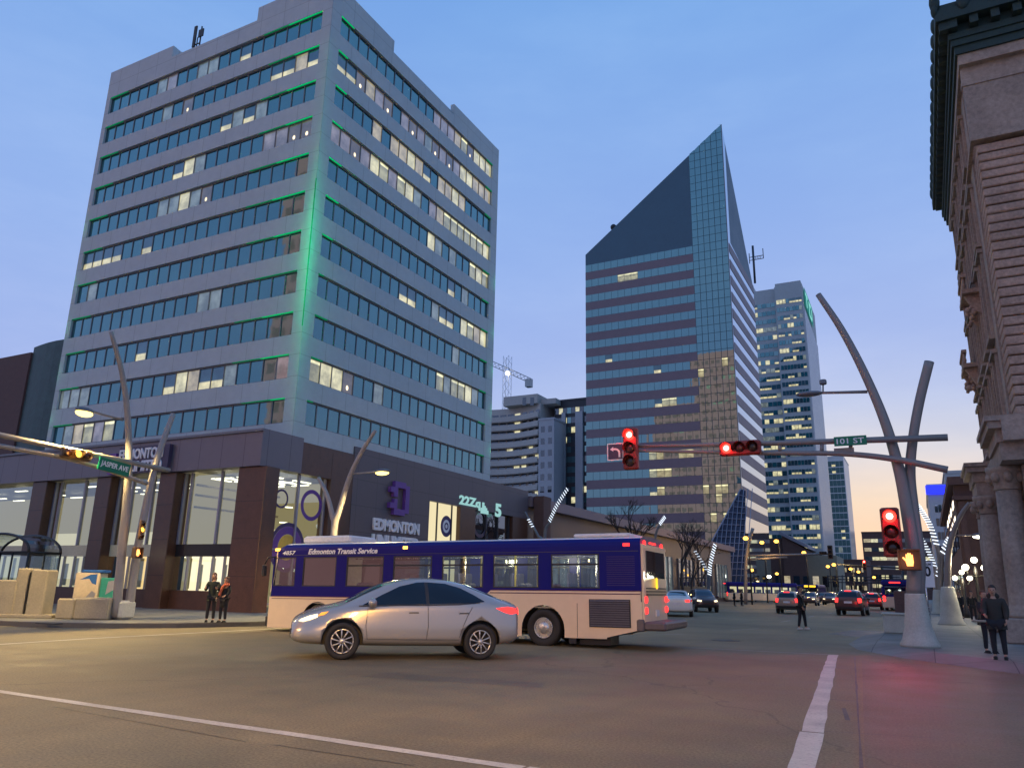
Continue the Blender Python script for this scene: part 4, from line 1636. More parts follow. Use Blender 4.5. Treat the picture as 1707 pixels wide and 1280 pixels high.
# brick hall across the avenue and its neighbours
YH = 205.0
x0, x1, h = from_px(1262, 1308, 897, YH)
hl = thing('brick_hall', 'brown brick hall with stepped sloping roofs behind the parked blue buses', 'building', (x0 + 5, YH + 10, 0))
xx = [at(p_, 950, YH).x for p_ in (1255, 1280, 1308, 1345, 1395)]
hz = [at(p_, q_, YH).z for p_, q_ in ((1255, 905), (1280, 915), (1308, 897), (1345, 915), (1395, 925))]
mb = MB()
mb.box((xx[0], YH, 0), (xx[2], YH + 20, hz[2]))
mb.extrude([(xx[2], YH - 1, 0), (xx[3], YH - 1, 0), (xx[3], YH - 1, hz[3]), (xx[2], YH - 1, hz[2] + 0.8)], (0, 24, 0), 0)
mb.box((xx[3], YH + 2, 0), (xx[4], YH + 20, hz[4]), 1)
mb.build('wall', ['brown_brick', 'concrete'], hl, True)
mb = MB()
mb.extrude([(xx[2] - 0.5, YH - 1.6, hz[2] + 0.9), (xx[3] + 0.8, YH - 1.6, hz[3] + 0.1), (xx[3] + 0.8, YH - 1.6, hz[3] + 0.9), (xx[2] - 0.5, YH - 1.6, hz[2] + 1.7)], (0, 25, 0))
mb.build('roof', 'panel_grey', hl, True)
gb = MB()
for k in range(9):
    a = xx[0] + 1 + k * 2.2
    gb.face([(a, YH - 0.06 if a < xx[2] - 1 else YH - 1.06, 3), (a + 1.4, YH - 0.06 if a < xx[2] - 1 else YH - 1.06, 3), (a + 1.4, YH - 0.06 if a < xx[2] - 1 else YH - 1.06, 5.5), (a, YH - 0.06 if a < xx[2] - 1 else YH - 1.06, 5.5)], k % 3 == 0, UVQ)
gb.build('window_band', ['glass_dark', 'lit_warm'], hl, True, fixn=False)
x0, x1, h = from_px(1395, 1440, 935, 240)
block('shop_row', 'dim row of low shops with warm windows below the slim blue tower', x0, x1, 240, 260, h, 3, 12, 4, 'brown_brick', ['glass_dark', 'lit_warm', 'lit_bright'], 0.4, 0.5, 'f', 2, 9, 0.3)

# ------------------------------------------------------------------ right-hand side of the avenue
# blue-lit modern block
YB1 = 125.0
x0, x1, h = from_px(1556, 1597, 812, YB1)
bb = block('office_block', 'grey office block with a glowing blue band along its roof edge down the avenue', x0, x1, YB1, YB1 + 30, h, 6, 4, 8, 'apartment_white', ['glass_tower_pale', 'lit_dim', 'lit_bright'], 0.15, 0.55, 'f', 3, 3, 0.6, 2.0)
mb = MB()
mb.box((x0 - 0.25, YB1 - 0.3, h - 0.95), (x1 + 0.25, YB1 - 0.13, h + 0.3))
mb.build('light_band', 'led_blue', bb, True)
mb = MB()
for k in range(9):
    zz = 2 + k * (h - 4) / 9
mb.box((x1 + 0.005, YB1 + 0.3, 1), (x1 + 0.2, YB1 + 0.9, h - 1.2))
mb.build('light_fin', 'room_cream', bb, True)
x0, x1, h = from_px(1588, 1640, 788, 150)
block('office_block', 'plain grey blue office block rising behind the red brown building', x0, x1 + 14, 150, 170, h, 9, 8, 4, 'tower_grey', ['glass_tower', 'lit_dim'], 0.05, 0.4, 'f', 4, 13, 0.5)
# red brown building between
YR = 66.0
x0 = at(1600, 900, YR).x
hR = at(1620, 808, YR).z
rb_ = thing('brick_building', 'red brown stone building between the carved stone bank and the blue lit block', 'building', (x0 + 6, YR + 10, 0))
mb = MB()
mb.box((x0, YR, 0), (x0 + 14, YR + 40, hR))
for k in range(5):
    mb.box((x0 + 0.2 + k * 1.1, YR - 0.25, 0.2), (x0 + 0.6 + k * 1.1, YR - 0.005, hR - 1.2))
mb.build('wall', 'brown_brick', rb_, True)
mb = MB()
mb.box((x0 - 0.35, YR - 0.5, hR + 0.005), (x0 + 14, YR + 40, hR + 0.6))
mb.box((x0 - 0.15, YR - 0.4, hR - 1.1), (x0 + 14, YR - 0.01, hR - 0.8))
mb.build('cornice', 'brown_brick', rb_, True)
for k in range(6):
    gb = MB()
    yy = YR + 1.5 + k * 6
    for zz in (0.8, 5.0, 8.0):
        gb.face([(x0 - 0.05, yy + 3.6, zz), (x0 - 0.05, yy, zz), (x0 - 0.05, yy, zz + 2.4), (x0 - 0.05, yy + 3.6, zz + 2.4)], 1 if zz < 1 and k % 2 else 0, UVQ)
    gb.build('window', ['glass_dark', 'lit_warm'], rb_, True, fixn=False)

# ------------------------------------------------------------------ carved stone bank at the right edge
bk = thing('stone_bank', 'old carved sandstone bank with rusticated corner, columns and heavy green cornice', 'building', (9, 36, 0))
BX0, BX1, BY0, BY1 = 3.0, 22.0, 28.1, 41.8
ZB1, ZB2 = 6.9, 16.7          # lower entablature top, ledge under the attic
ZT = 20.6
mb = MB()
mb.box((BX0 + 0.3, BY0 + 0.4, 0.15), (BX1, BY1 - 0.2, ZT))
mb.build('wall', 'sandstone', bk, True)
mb = MB()      # rusticated near pier, course by course
zz = ZB1 + 0.12
while zz < ZB2 - 0.2:
    hh = 0.33
    dq = random.uniform(-0.012, 0.012)
    mb.bbox((BX0 + 0.05 + 0.75, BY0 + 0.9 + dq, zz + hh / 2), (1.5, 1.5, hh - random.uniform(0.035, 0.055)), ch=random.uniform(0.02, 0.045))
    mb.bbox((BX0 + 1.56 + 3.6, BY0 + 0.96 - dq, zz + hh / 2), (7.2, 1.5, hh - random.uniform(0.035, 0.055)), ch=random.uniform(0.02, 0.045))
    zz += hh
mb.build('rustication', 'sandstone_red', bk, True)
# street face: piers, spandrels and window reveals
mb = MB()
wy = [30.7 + k * 1.85 for k in range(6)]
lv = [(7.5, 9.6), (10.5, 13.4), (14.0, 16.0), (17.2, 18.9)]
for k in range(7):
    a = 29.75 if k == 0 else wy[k - 1] + 0.95
    b = wy[k] if k < 6 else BY1
    mb.box((BX0, a, ZB1 + 0.02), (BX0 + 0.3, b, ZT - 0.05))
for k in range(6):
    for z0_, z1_ in zip([ZB1 + 0.02] + [q[1] for q in lv], [q[0] for q in lv] + [ZT - 0.05]):
        mb.box((BX0 + 0.03, wy[k], z0_), (BX0 + 0.3, wy[k] + 0.95, z1_))
mb.build('street_wall', 'sandstone', bk, True)
for z0_, z1_ in lv:
    for k in range(6):
        gb = MB()
        gb.face([(BX0 + 0.24, wy[k] + 0.95, z0_), (BX0 + 0.24, wy[k], z0_), (BX0 + 0.24, wy[k], z1_), (BX0 + 0.24, wy[k] + 0.95, z1_)], 0, UVQ)
        o = gb.build('window', 'glass_dark', bk, True, fixn=False)
        fb = MB()
        for yy in (wy[k] - 0.14, wy[k] + 0.97):
            fb.box((BX0 - 0.10, yy, z0_ - 0.1), (BX0 - 0.004, yy + 0.12, z1_ + 0.12))
        fb.box((BX0 - 0.2, wy[k] - 0.22, z0_ - 0.24), (BX0 - 0.004, wy[k] + 1.17, z0_ - 0.11))
        fb.box((BX0 - 0.18, wy[k] - 0.2, z1_ + 0.13), (BX0 - 0.004, wy[k] + 1.15, z1_ + 0.28))
        fb.box((BX0 + 0.16, wy[k] + 0.45, z0_), (BX0 + 0.235, wy[k] + 0.5, z1_))
        fb.build('window_surround', 'sandstone', o, True)
mb = MB()
mb.box((BX0 - 0.12, BY0 - 0.03, ZB2), (BX1, BY0 + 0.39, ZB2 + 0.14))
mb.box((BX0 - 0.12, BY0 + 0.39, ZB2), (BX0 - 0.004, BY1, ZB2 + 0.14))
mb.box((BX0 - 0.14, BY0 + 0.02, 18.9), (BX1, BY0 + 0.39, 19.06))
mb.box((BX0 - 0.1, BY0 + 0.06, ZB2 + 0.14), (BX1, BY0 + 0.39, 18.9), 0)
mb.box((BX0 - 0.1, BY0 + 0.06, 19.06), (BX1, BY0 + 0.39, ZT - 0.3), 0)
mb.build('attic_band', 'sandstone', bk, True)
# carved balconies over the street
for yy, zz in ((33.2, 13.0), (37.8, 11.2)):
    mb = MB()
    mb.box((BX0 - 0.62, yy, zz), (BX0 - 0.005, yy + 2.2, zz + 0.18))
    for k in range(9):
        mb.lathe([(0.04, zz + 0.19), (0.075, zz + 0.35), (0.04, zz + 0.5), (0.06, zz + 0.66)], (BX0 - 0.52, yy + 0.15 + k * 0.235, 0), 'z', 8)
    mb.box((BX0 - 0.62, yy, zz + 0.67), (BX0 - 0.42, yy + 2.2, zz + 0.80))
    for k in (0.25, 1.7):
        mb.extrude([(BX0 - 0.005, yy + k, zz - 0.85), (BX0 - 0.2, yy + k, zz - 0.7), (BX0 - 0.55, yy + k, zz - 0.005), (BX0 - 0.005, yy + k, zz - 0.005)], (0, 0.28, 0))
    for k in range(10):
        mb.ball((BX0 - 0.25 - random.uniform(0, .25), yy + random.uniform(0.2, 2.0), zz - 0.25 - random.uniform(0, 0.7)), random.uniform(0.08, 0.17), 7, 5)
    mb.build('balcony', 'sandstone_red', bk, True)
# great cornice, green copper with a row of antefixes
CX, CY = 2.28, 27.35
mb = MB()
for o_, z0_, z1_ in ((0.58, ZT - 0.95, ZT - 0.55),):
    mb.box((CX + o_, CY + o_, z0_), (BX1, BY1 + 1.3 - o_, z1_))
mb.build('cornice_bed', 'sandstone', bk, True)
mb = MB()
for o_, z0_, z1_ in ((0.5, ZT - 0.548, ZT - 0.25), (0.42, ZT - 0.248, ZT), (0.36, ZT + 0.002, ZT + 0.25)):
    mb.box((CX + o_, CY + o_, z0_), (BX1, BY1 + 1.3 - o_, z1_))
mb.box((CX, CY, ZT + 0.62), (BX1, BY1 + 1.2, ZT + 1.05))
mb.box((CX + 0.08, CY + 0.08, ZT + 1.052), (BX1, BY1 + 1.1, ZT + 1.3))
mb.box((CX + 0.45, CY + 0.45, ZT + 0.254), (BX1, BY1 + 0.8, ZT + 0.618))
for k in range(24):
    yy = CY + 0.12 + k * 0.64
    mb.box((CX + 0.1, yy, ZT + 0.3), (CX + 0.449, yy + 0.26, ZT + 0.615))
for k in range(12):
    xx = CX + 0.4 + k * 0.64
    mb.box((xx, CY + 0.1, ZT + 0.3), (xx + 0.26, CY + 0.449, ZT + 0.615))
mb.build('cornice', 'copper_green', bk, True)
mb = MB()
for k in range(17):
    yy = CY + 0.1 + k * 0.92
    mb.ball((CX + 0.02, yy, ZT + 1.16), 0.27, 9, 6, sc=(0.45, 0.8, 1.15))
for k in range(9):
    xx = CX + 0.9 + k * 0.95
    mb.ball((xx, CY + 0.02, ZT + 1.16), 0.27, 9, 6, sc=(0.8, 0.45, 1.15))
mb.ball((CX + 0.05, CY + 0.05, ZT + 1.45), 0.3, 9, 6, sc=(0.6, 0.6, 1.3))
mb.build('antefix', 'copper_green', bk, True)
# parapet block over the front
mb = MB()
mb.box((CX + 2.2, CY + 1.0, ZT + 1.302), (BX1, BY1 - 1, ZT + 3.3))
mb.build('parapet', 'copper_green', bk, True)
# lower entablature breaking forward over the columns
mb = MB()
for (xa_, ya_, yb__) in ((1.95, 37.0, 40.6), (2.15, 27.3, 31.2)):
    mb.box((xa_ + 0.28, ya_ + 0.28, 5.55), (BX0 + 0.29, yb__ - 0.28, 6.1))
    mb.box((xa_ + 0.2, ya_ + 0.2, 6.103), (BX0 + 0.28, yb__ - 0.2, 6.5))
    mb.box((xa_, ya_, 6.503), (BX0 + 0.27, yb__, 6.72))
    mb.box((xa_ - 0.08, ya_ - 0.08, 6.723), (BX0 + 0.26, yb__ + 0.08, 6.88))
mb.box((BX0 - 0.3, 31.21, 5.9), (BX0 + 0.299, 36.99, 6.7))
mb.box((2.5, 27.2, 6.1), (BX1, BY0 + 0.35, 6.86))
mb.build('entablature', 'sandstone', bk, True)


def column(x_, y_, r_, zt_, part=True):
    mb = MB()
    n = 28
    mb.lathe([(r_ * 1.35, 0.9), (r_ * 1.35, 1.02), (r_ * 1.18, 1.06), (r_ * 1.22, 1.14), (r_ * 1.02, 1.22), (r_, 1.3), (r_ * 0.98, 2.6), (r_ * 0.86, zt_ - 0.75)], (x_, y_, 0), 'z', n)
    mb.lathe([(r_ * 0.88, zt_ - 0.74), (r_ * 0.96, zt_ - 0.7), (r_ * 0.9, zt_ - 0.6), (r_ * 1.2, zt_ - 0.25), (r_ * 1.35, zt_ - 0.14), (r_ * 1.35, zt_)], (x_, y_, 0), 'z', n)
    for k in range(8):
        a = 2 * PI * k / 8
        mb.ball((x_ + r_ * 1.12 * math.cos(a), y_ + r_ * 1.12 * math.sin(a), zt_ - 0.34), 0.14, 7, 5, sc=(1, 1, 1.3))
    mb.bbox((x_, y_, 0.52), (r_ * 3.0, r_ * 3.0, 0.74), ch=0.04)
    return mb.build('column', 'sandstone', bk, True)


for yy in (29.2, 37.7, 39.8):
    column(2.62, yy, 0.42, 5.54)
mb = MB()
for a, b in ((31.4, 33.4), (34.4, 36.4)):
    mb.face([(BX0 + 0.28, b, 0.9), (BX0 + 0.28, a, 0.9), (BX0 + 0.28, a, 5.2), (BX0 + 0.28, b, 5.2)])
mb.build('ground_window', 'glass_dark', bk, True)
mb = MB()
mb.box((BX0, BY0 + 0.3, 0.151), (BX0 + 0.299, 31.3, 5.5))
mb.box((BX0, 33.5, 0.151), (BX0 + 0.299, 34.3, 5.5))
mb.box((BX0, 36.5, 0.151), (BX0 + 0.299, BY1, 5.5))
mb.box((BX0 + 0.3, BY0 + 0.05, 0.151), (BX1, BY0 + 0.39, 5.9))
mb.build('base_wall', 'sandstone', bk, True)
mb = MB()
for k in range(60):
    yy, zz = random.uniform(BY0 + 0.1, 30.8), random.uniform(5.6, 6.4)
mb.box((BX0 - 0.14, BY0 - 0.1, 0.152), (BX1, BY0 + 0.048, 0.95))
mb.build('plinth', 'sandstone_red', bk, True)
# green carved wreath panel near the corner
# ------------------------------------------------------------------ the tan office towers behind the viewer: they show as reflections in the glass tower
block('office_tower', 'tan stone office tower seen only as a reflection in the glass tower', -84, -58, -64, -42, 104, 28, 1, 1, 'tan_stone_glow', ['glass_dark', 'lit_bright'], 0.3, 0.4, '', 6, 21, 1.0)
for o in [o for o in bpy.data.objects if o.get('label', '').startswith('tan stone')]:
    r = o
rr = random.Random(4)
for k in range(12):
    gb = MB()
    zb = 14 + k * 7.4
    for q in range(2):
        for i in range(9):
            a = -83 + i * 2.7
            gb.face([(a, -41.95, zb + q * 3.7), (a + 1.5, -41.95, zb + q * 3.7), (a + 1.5, -41.95, zb + q * 3.7 + 1.8), (a, -41.95, zb + q * 3.7 + 1.8)], 1 if rr.random() < (0.16 if k in (9, 10) else 0.03) else 0, UVQ)
    gb.build('window_band', ['tan_window_glow', 'lit_bright'], r, True)
r = block('office_tower', 'lower tan annex seen only as a reflection in the glass tower', -103, -84.4, -60, -43, 82, 1, 1, 1, 'tan_stone_glow', ['glass_dark', 'lit_bright'], 0.3, 0.4, '', 6, 22, 1.0)
for k in range(10):
    gb = MB()
    zb = 10 + k * 7
    for q in range(2):
        for i in range(6):
            a = -102 + i * 2.9
            gb.face([(a, -42.95, zb + q * 3.5), (a + 2.0, -42.95, zb + q * 3.5), (a + 2.0, -42.95, zb + q * 3.5 + 1.8), (a, -42.95, zb + q * 3.5 + 1.8)], 1 if rr.random() < 0.05 else 0, UVQ)
    gb.build('window_band', ['tan_window_glow', 'lit_bright'], r, True)
# ------------------------------------------------------------------ vehicles
mat('bus_blue', (0.004, 0.004, 0.15), 0.33, var=0.04, nscale=0.3, rvar=0.015, spec=0.22)
mat('bus_cream', (0.76, 0.60, 0.41), 0.35, var=0.05, nscale=0.5, rvar=0.015, coat=0.3)
mat('bus_trim', (0.10, 0.02, 0.05), 0.4)
mat('bus_roof', (0.62, 0.62, 0.62), 0.5)
mat('seat_fabric', (0.05, 0.05, 0.12), 0.8)
mat('yellow_rail', (0.75, 0.6, 0.02), 0.35)
mat('steel_rail', (0.6, 0.6, 0.6), 0.25, 0.8)
mat('silver_paint', (0.37, 0.365, 0.345), 0.25, 0.5, var=0.012, nscale=0.3, rvar=0.015, coat=0.8)
mat('white_paint', (0.72, 0.72, 0.70), 0.3, var=0.02, rvar=0.015, coat=0.7)
mat('dark_red_paint', (0.07, 0.02, 0.02), 0.3, 0.2, var=0.1, rvar=0.015, coat=0.7)
mat('dark_paint', (0.03, 0.03, 0.035), 0.3, 0.2, var=0.1, rvar=0.015, coat=0.7)
mat('tan_paint', (0.26, 0.20, 0.16), 0.3, 0.4, var=0.05, rvar=0.015, coat=0.7)
mat('black_plastic', (0.022, 0.022, 0.024), 0.5)
mat('seam', (0.06, 0.06, 0.065), 0.6)
mat('plate', (0.65, 0.65, 0.68), 0.5)
mat('lamp_chrome', (0.7, 0.7, 0.7), 0.12, 0.9)
mat('grille_grey', (0.13, 0.11, 0.11), 0.5, 0.3)
mat('bus_interior', (0.42, 0.42, 0.38), 0.7)
glass('car_glass', (0.006, 0.008, 0.012), (0.75, 0.9, 1.0), 0.045, 0.02)
glass('bus_glass', (0.012, 0.013, 0.014), (0.85, 0.92, 1.0), 0.10, 0.01, transp=0.80)
emi('bus_light', (0.9, 1.0, 0.85), 1.5)


def bvh_of(o):
    me = o.data
    return BVHTree.FromPolygons([v.co.copy() for v in me.vertices], [tuple(p.vertices) for p in me.polygons])


def patch(name, bvh, poly, axis, sign, off, mats, parent, cell=0.07, reach=6.0):
    """a panel whose outline is drawn in side, end or plan view and laid on the bodywork"""
    ax = 'xyz'.index(axis)
    o2 = [i for i in range(3) if i != ax]
    bm = bmesh.new()
    vs = []
    for p in poly:
        c = [0, 0, 0]
        c[o2[0]], c[o2[1]] = p
        vs.append(bm.verts.new(c))
    bm.faces.new(vs)
    for i in o2:
        lo = min(v.co[i] for v in bm.verts)
        hi = max(v.co[i] for v in bm.verts)
        k = int((hi - lo) / cell)
        for j in range(1, k + 1):
            co = V((0, 0, 0))
            co[i] = lo + (hi - lo) * j / (k + 1)
            no = V((0, 0, 0))
            no[i] = 1
            bmesh.ops.bisect_plane(bm, geom=bm.verts[:] + bm.edges[:] + bm.faces[:], plane_co=co, plane_no=no)
    bmesh.ops.triangulate(bm, faces=bm.faces[:])
    d = V((0, 0, 0))
    d[ax] = -sign
    for v in bm.verts:
        o = v.co.copy()
        o[ax] = sign * reach
        loc, n, i, dist = bvh.ray_cast(o, d)
        if loc is None:
            o[ax] = 0
            loc, n, i, dist = bvh.find_nearest(o + V((0, 0, 0)) - d * 0.5)
        if n.dot(-d) < 0:
            n = -n
        v.co = loc + n * off
    bmesh.ops.recalc_face_normals(bm, faces=bm.faces[:])
    fs = bm.faces[:]
    if fs and sum((f.normal[ax] * sign) for f in fs) < 0:
        bmesh.ops.reverse_faces(bm, faces=fs)
    for f in bm.faces:
        f.smooth = True
    me = bpy.data.meshes.new(name)
    bm.to_mesh(me)
    bm.free()
    me.materials.append(MATS[mats])
    ob = bpy.data.objects.new(name, me)
    COL.objects.link(ob)
    ob.parent = parent
    return ob


def strip_poly(pts, wd):
    """a thin outline following a polyline in the drawing plane"""
    l, r = [], []
    for i, p in enumerate(pts):
        a = V(pts[max(0, i - 1)])
        b = V(pts[min(len(pts) - 1, i + 1)])
        t = (b - a).normalized()
        n = V((-t.y, t.x)) * wd / 2
        l.append(tuple(V(p) + n))
        r.append(tuple(V(p) - n))
    return l + r[::-1]


def wheel(parent, x, y, r, wd, side, spokes=10, rim=0.66, name='wheel', plain=False):
    """tyre with a rim as sub-part; local y is the axle"""
    mb = MB()
    s = side
    mb.lathe([(r * 0.62, -wd * 0.5 * s), (r * 0.93, -wd * 0.5 * s), (r, -wd * 0.36 * s), (r, wd * 0.30 * s), (r * 0.965, wd * 0.46 * s), (r * 0.88, wd * 0.52 * s), (r * rim * 1.02, wd * 0.47 * s), (r * rim, wd * 0.25 * s), (0.02, wd * 0.2 * s)], (x, y, r), 'y', 28)
    w_ = mb.build(name, 'rubber', parent)
    mb = MB()
    mb.lathe([(r * rim * 0.90, wd * 0.40 * s), (r * rim * 0.98, wd * 0.50 * s), (r * rim * 1.0, wd * 0.44 * s)], (x, y, r), 'y', 28, cap=False)
    if not plain:
        for k in range(spokes):
            a = 2 * PI * k / spokes
            b = a + 0.16
            p0 = V((x + math.cos(a) * r * 0.10, y + wd * 0.44 * s, r + math.sin(a) * r * 0.10))
            p1 = V((x + math.cos(b) * r * rim * 0.5, y + wd * 0.5 * s, r + math.sin(b) * r * rim * 0.5))
            p2 = V((x + math.cos(b + 0.05) * r * rim * 0.95, y + wd * 0.46 * s, r + math.sin(b + 0.05) * r * rim * 0.95))
            mb.tube([p0, p1, p2], [r * 0.045, r * 0.035, r * 0.05], 6)
        mb.lathe([(r * 0.15, wd * 0.40 * s), (r * 0.14, wd * 0.53 * s), (0.01, wd * 0.55 * s)], (x, y, r), 'y', 14)
    else:
        mb.lathe([(r * rim * 0.9, wd * 0.36 * s), (r * 0.34, wd * 0.2 * s), (r * 0.30, wd * 0.46 * s), (r * 0.2, wd * 0.55 * s), (0.01, wd * 0.56 * s)], (x, y, r), 'y', 20)
    mb.build('rim', 'alloy', w_)
    return w_


def car_body(name, st, mat_, parent, arches, width_scale=1.0, lvl=2):
    """bodywork from stations along x: (x, zbot, wbot, zmid, wmid, zbelt, wbelt, zroof, wroof); smoothed, wheel arches cut out"""
    bm = bmesh.new()
    rings = []
    for (x, zb, wb, zm, wm, zt, wt, zr, wr) in st:
        half = [(0, zb), (wb, zb), (wm, zb + (zm - zb) * 0.35), (wm, zm), (wt, zt), (wr, zr), (wr * 0.5, zr + 0.02), (0, zr + 0.03)]
        ring = [bm.verts.new((x, y * width_scale, z)) for y, z in half]
        ring += [bm.verts.new((x, -y * width_scale, z)) for y, z in half[-2:0:-1]]
        rings.append(ring)
    n = len(rings[0])
    for a, b in zip(rings, rings[1:]):
        for i in range(n):
            j = (i + 1) % n
            bm.faces.new((a[i], a[j], b[j], b[i]))
    bm.faces.new(rings[0][::-1])
    bm.faces.new(rings[-1])
    cl = bm.edges.layers.float.get('crease_edge') or bm.edges.layers.float.new('crease_edge')
    for a, b in zip(rings, rings[1:]):
        for i, cr in ((4, .55), (n - 4, .55), (2, .5), (n - 2, .5), (3, .25), (n - 3, .25)):
            e = bm.edges.get((a[i], b[i]))
            if e:
                e[cl] = cr
    bmesh.ops.recalc_face_normals(bm, faces=bm.faces[:])
    me = bpy.data.meshes.new(name)
    bm.to_mesh(me)
    bm.free()
    o = bpy.data.objects.new(name, me)
    COL.objects.link(o)
    cutters = []
    m = o.modifiers.new('s', 'SUBSURF')
    m.levels = m.render_levels = lvl
    for (ax, az, ar, yin) in arches:
        for sd in (1, -1):
            mb = MB()
            mb.lathe([(ar, 0), (ar, 1.0)], (ax, yin if sd > 0 else -yin - 1.0, az), 'y', 32, smooth=False)
            c = mb.build('cutter', mat_)
            cutters.append(c)
            b = o.modifiers.new('b', 'BOOLEAN')
            b.operation = 'DIFFERENCE'
            b.object = c
            b.solver = 'EXACT'
    bpy.context.view_layer.update()
    dg = bpy.context.evaluated_depsgraph_get()
    full = bpy.data.meshes.new_from_object(o.evaluated_get(dg))
    for b in [b for b in o.modifiers if b.type == 'BOOLEAN']:
        o.modifiers.remove(b)
    bpy.context.view_layer.update()
    dg = bpy.context.evaluated_depsgraph_get()
    plain = bpy.data.meshes.new_from_object(o.evaluated_get(dg))
    tree = BVHTree.FromPolygons([v.co.copy() for v in plain.vertices], [tuple(p.vertices) for p in plain.polygons])
    for c in cutters:
        bpy.data.objects.remove(c)
    o.modifiers.clear()
    o.data = full
    full.materials.clear()
    full.materials.append(MATS[mat_])
    full.materials.append(MATS['black_plastic'])
    for p in full.polygons:
        p.use_smooth = True
        c = p.center
        for (ax, az, ar, yin) in arches:
            rd = V((c.x - ax, 0, c.z - az))
            if rd.length < ar + 0.02 and (abs(abs(c.y) - yin) < 0.01 or (rd.length > 0.01 and p.normal.dot(rd.normalized()) < -0.8 and abs(p.normal.y) < 0.3 and abs(rd.length - ar) < 0.03)):
                p.material_index = 1
                p.use_smooth = False
    full.name = name
    o.parent = parent
    return o, tree


SEDAN = [(-2.12, .42, .62, .66, .74, .90, .72, .93, .55), (-2.07, .30, .74, .62, .84, .97, .78, 1.02, .60), (-1.84, .26, .80, .62, .875, 1.00, .82, 1.07, .66), (-1.62, .24, .82, .62, .885, 1.00, .84, 1.14, .62), (-1.05, .22, .82, .60, .885, .99, .85, 1.37, .58),
         (-0.45, .22, .82, .58, .88, .97, .85, 1.455, .58), (0.15, .22, .82, .58, .88, .95, .85, 1.45, .58), (0.62, .22, .82, .58, .88, .935, .85, 1.345, .57), (1.05, .23, .82, .58, .885, .91, .84, 1.13, .60), (1.32, .23, .82, .58, .885, .89, .82, .98, .66), (1.75, .24, .80, .56, .88, .82, .76, .90, .60), (2.08, .25, .74, .54, .83, .73, .68, .79, .52), (2.25, .30, .62, .50, .70, .64, .58, .69, .42), (2.30, .36, .5, .48, .58, .58, .48, .62, .34)]


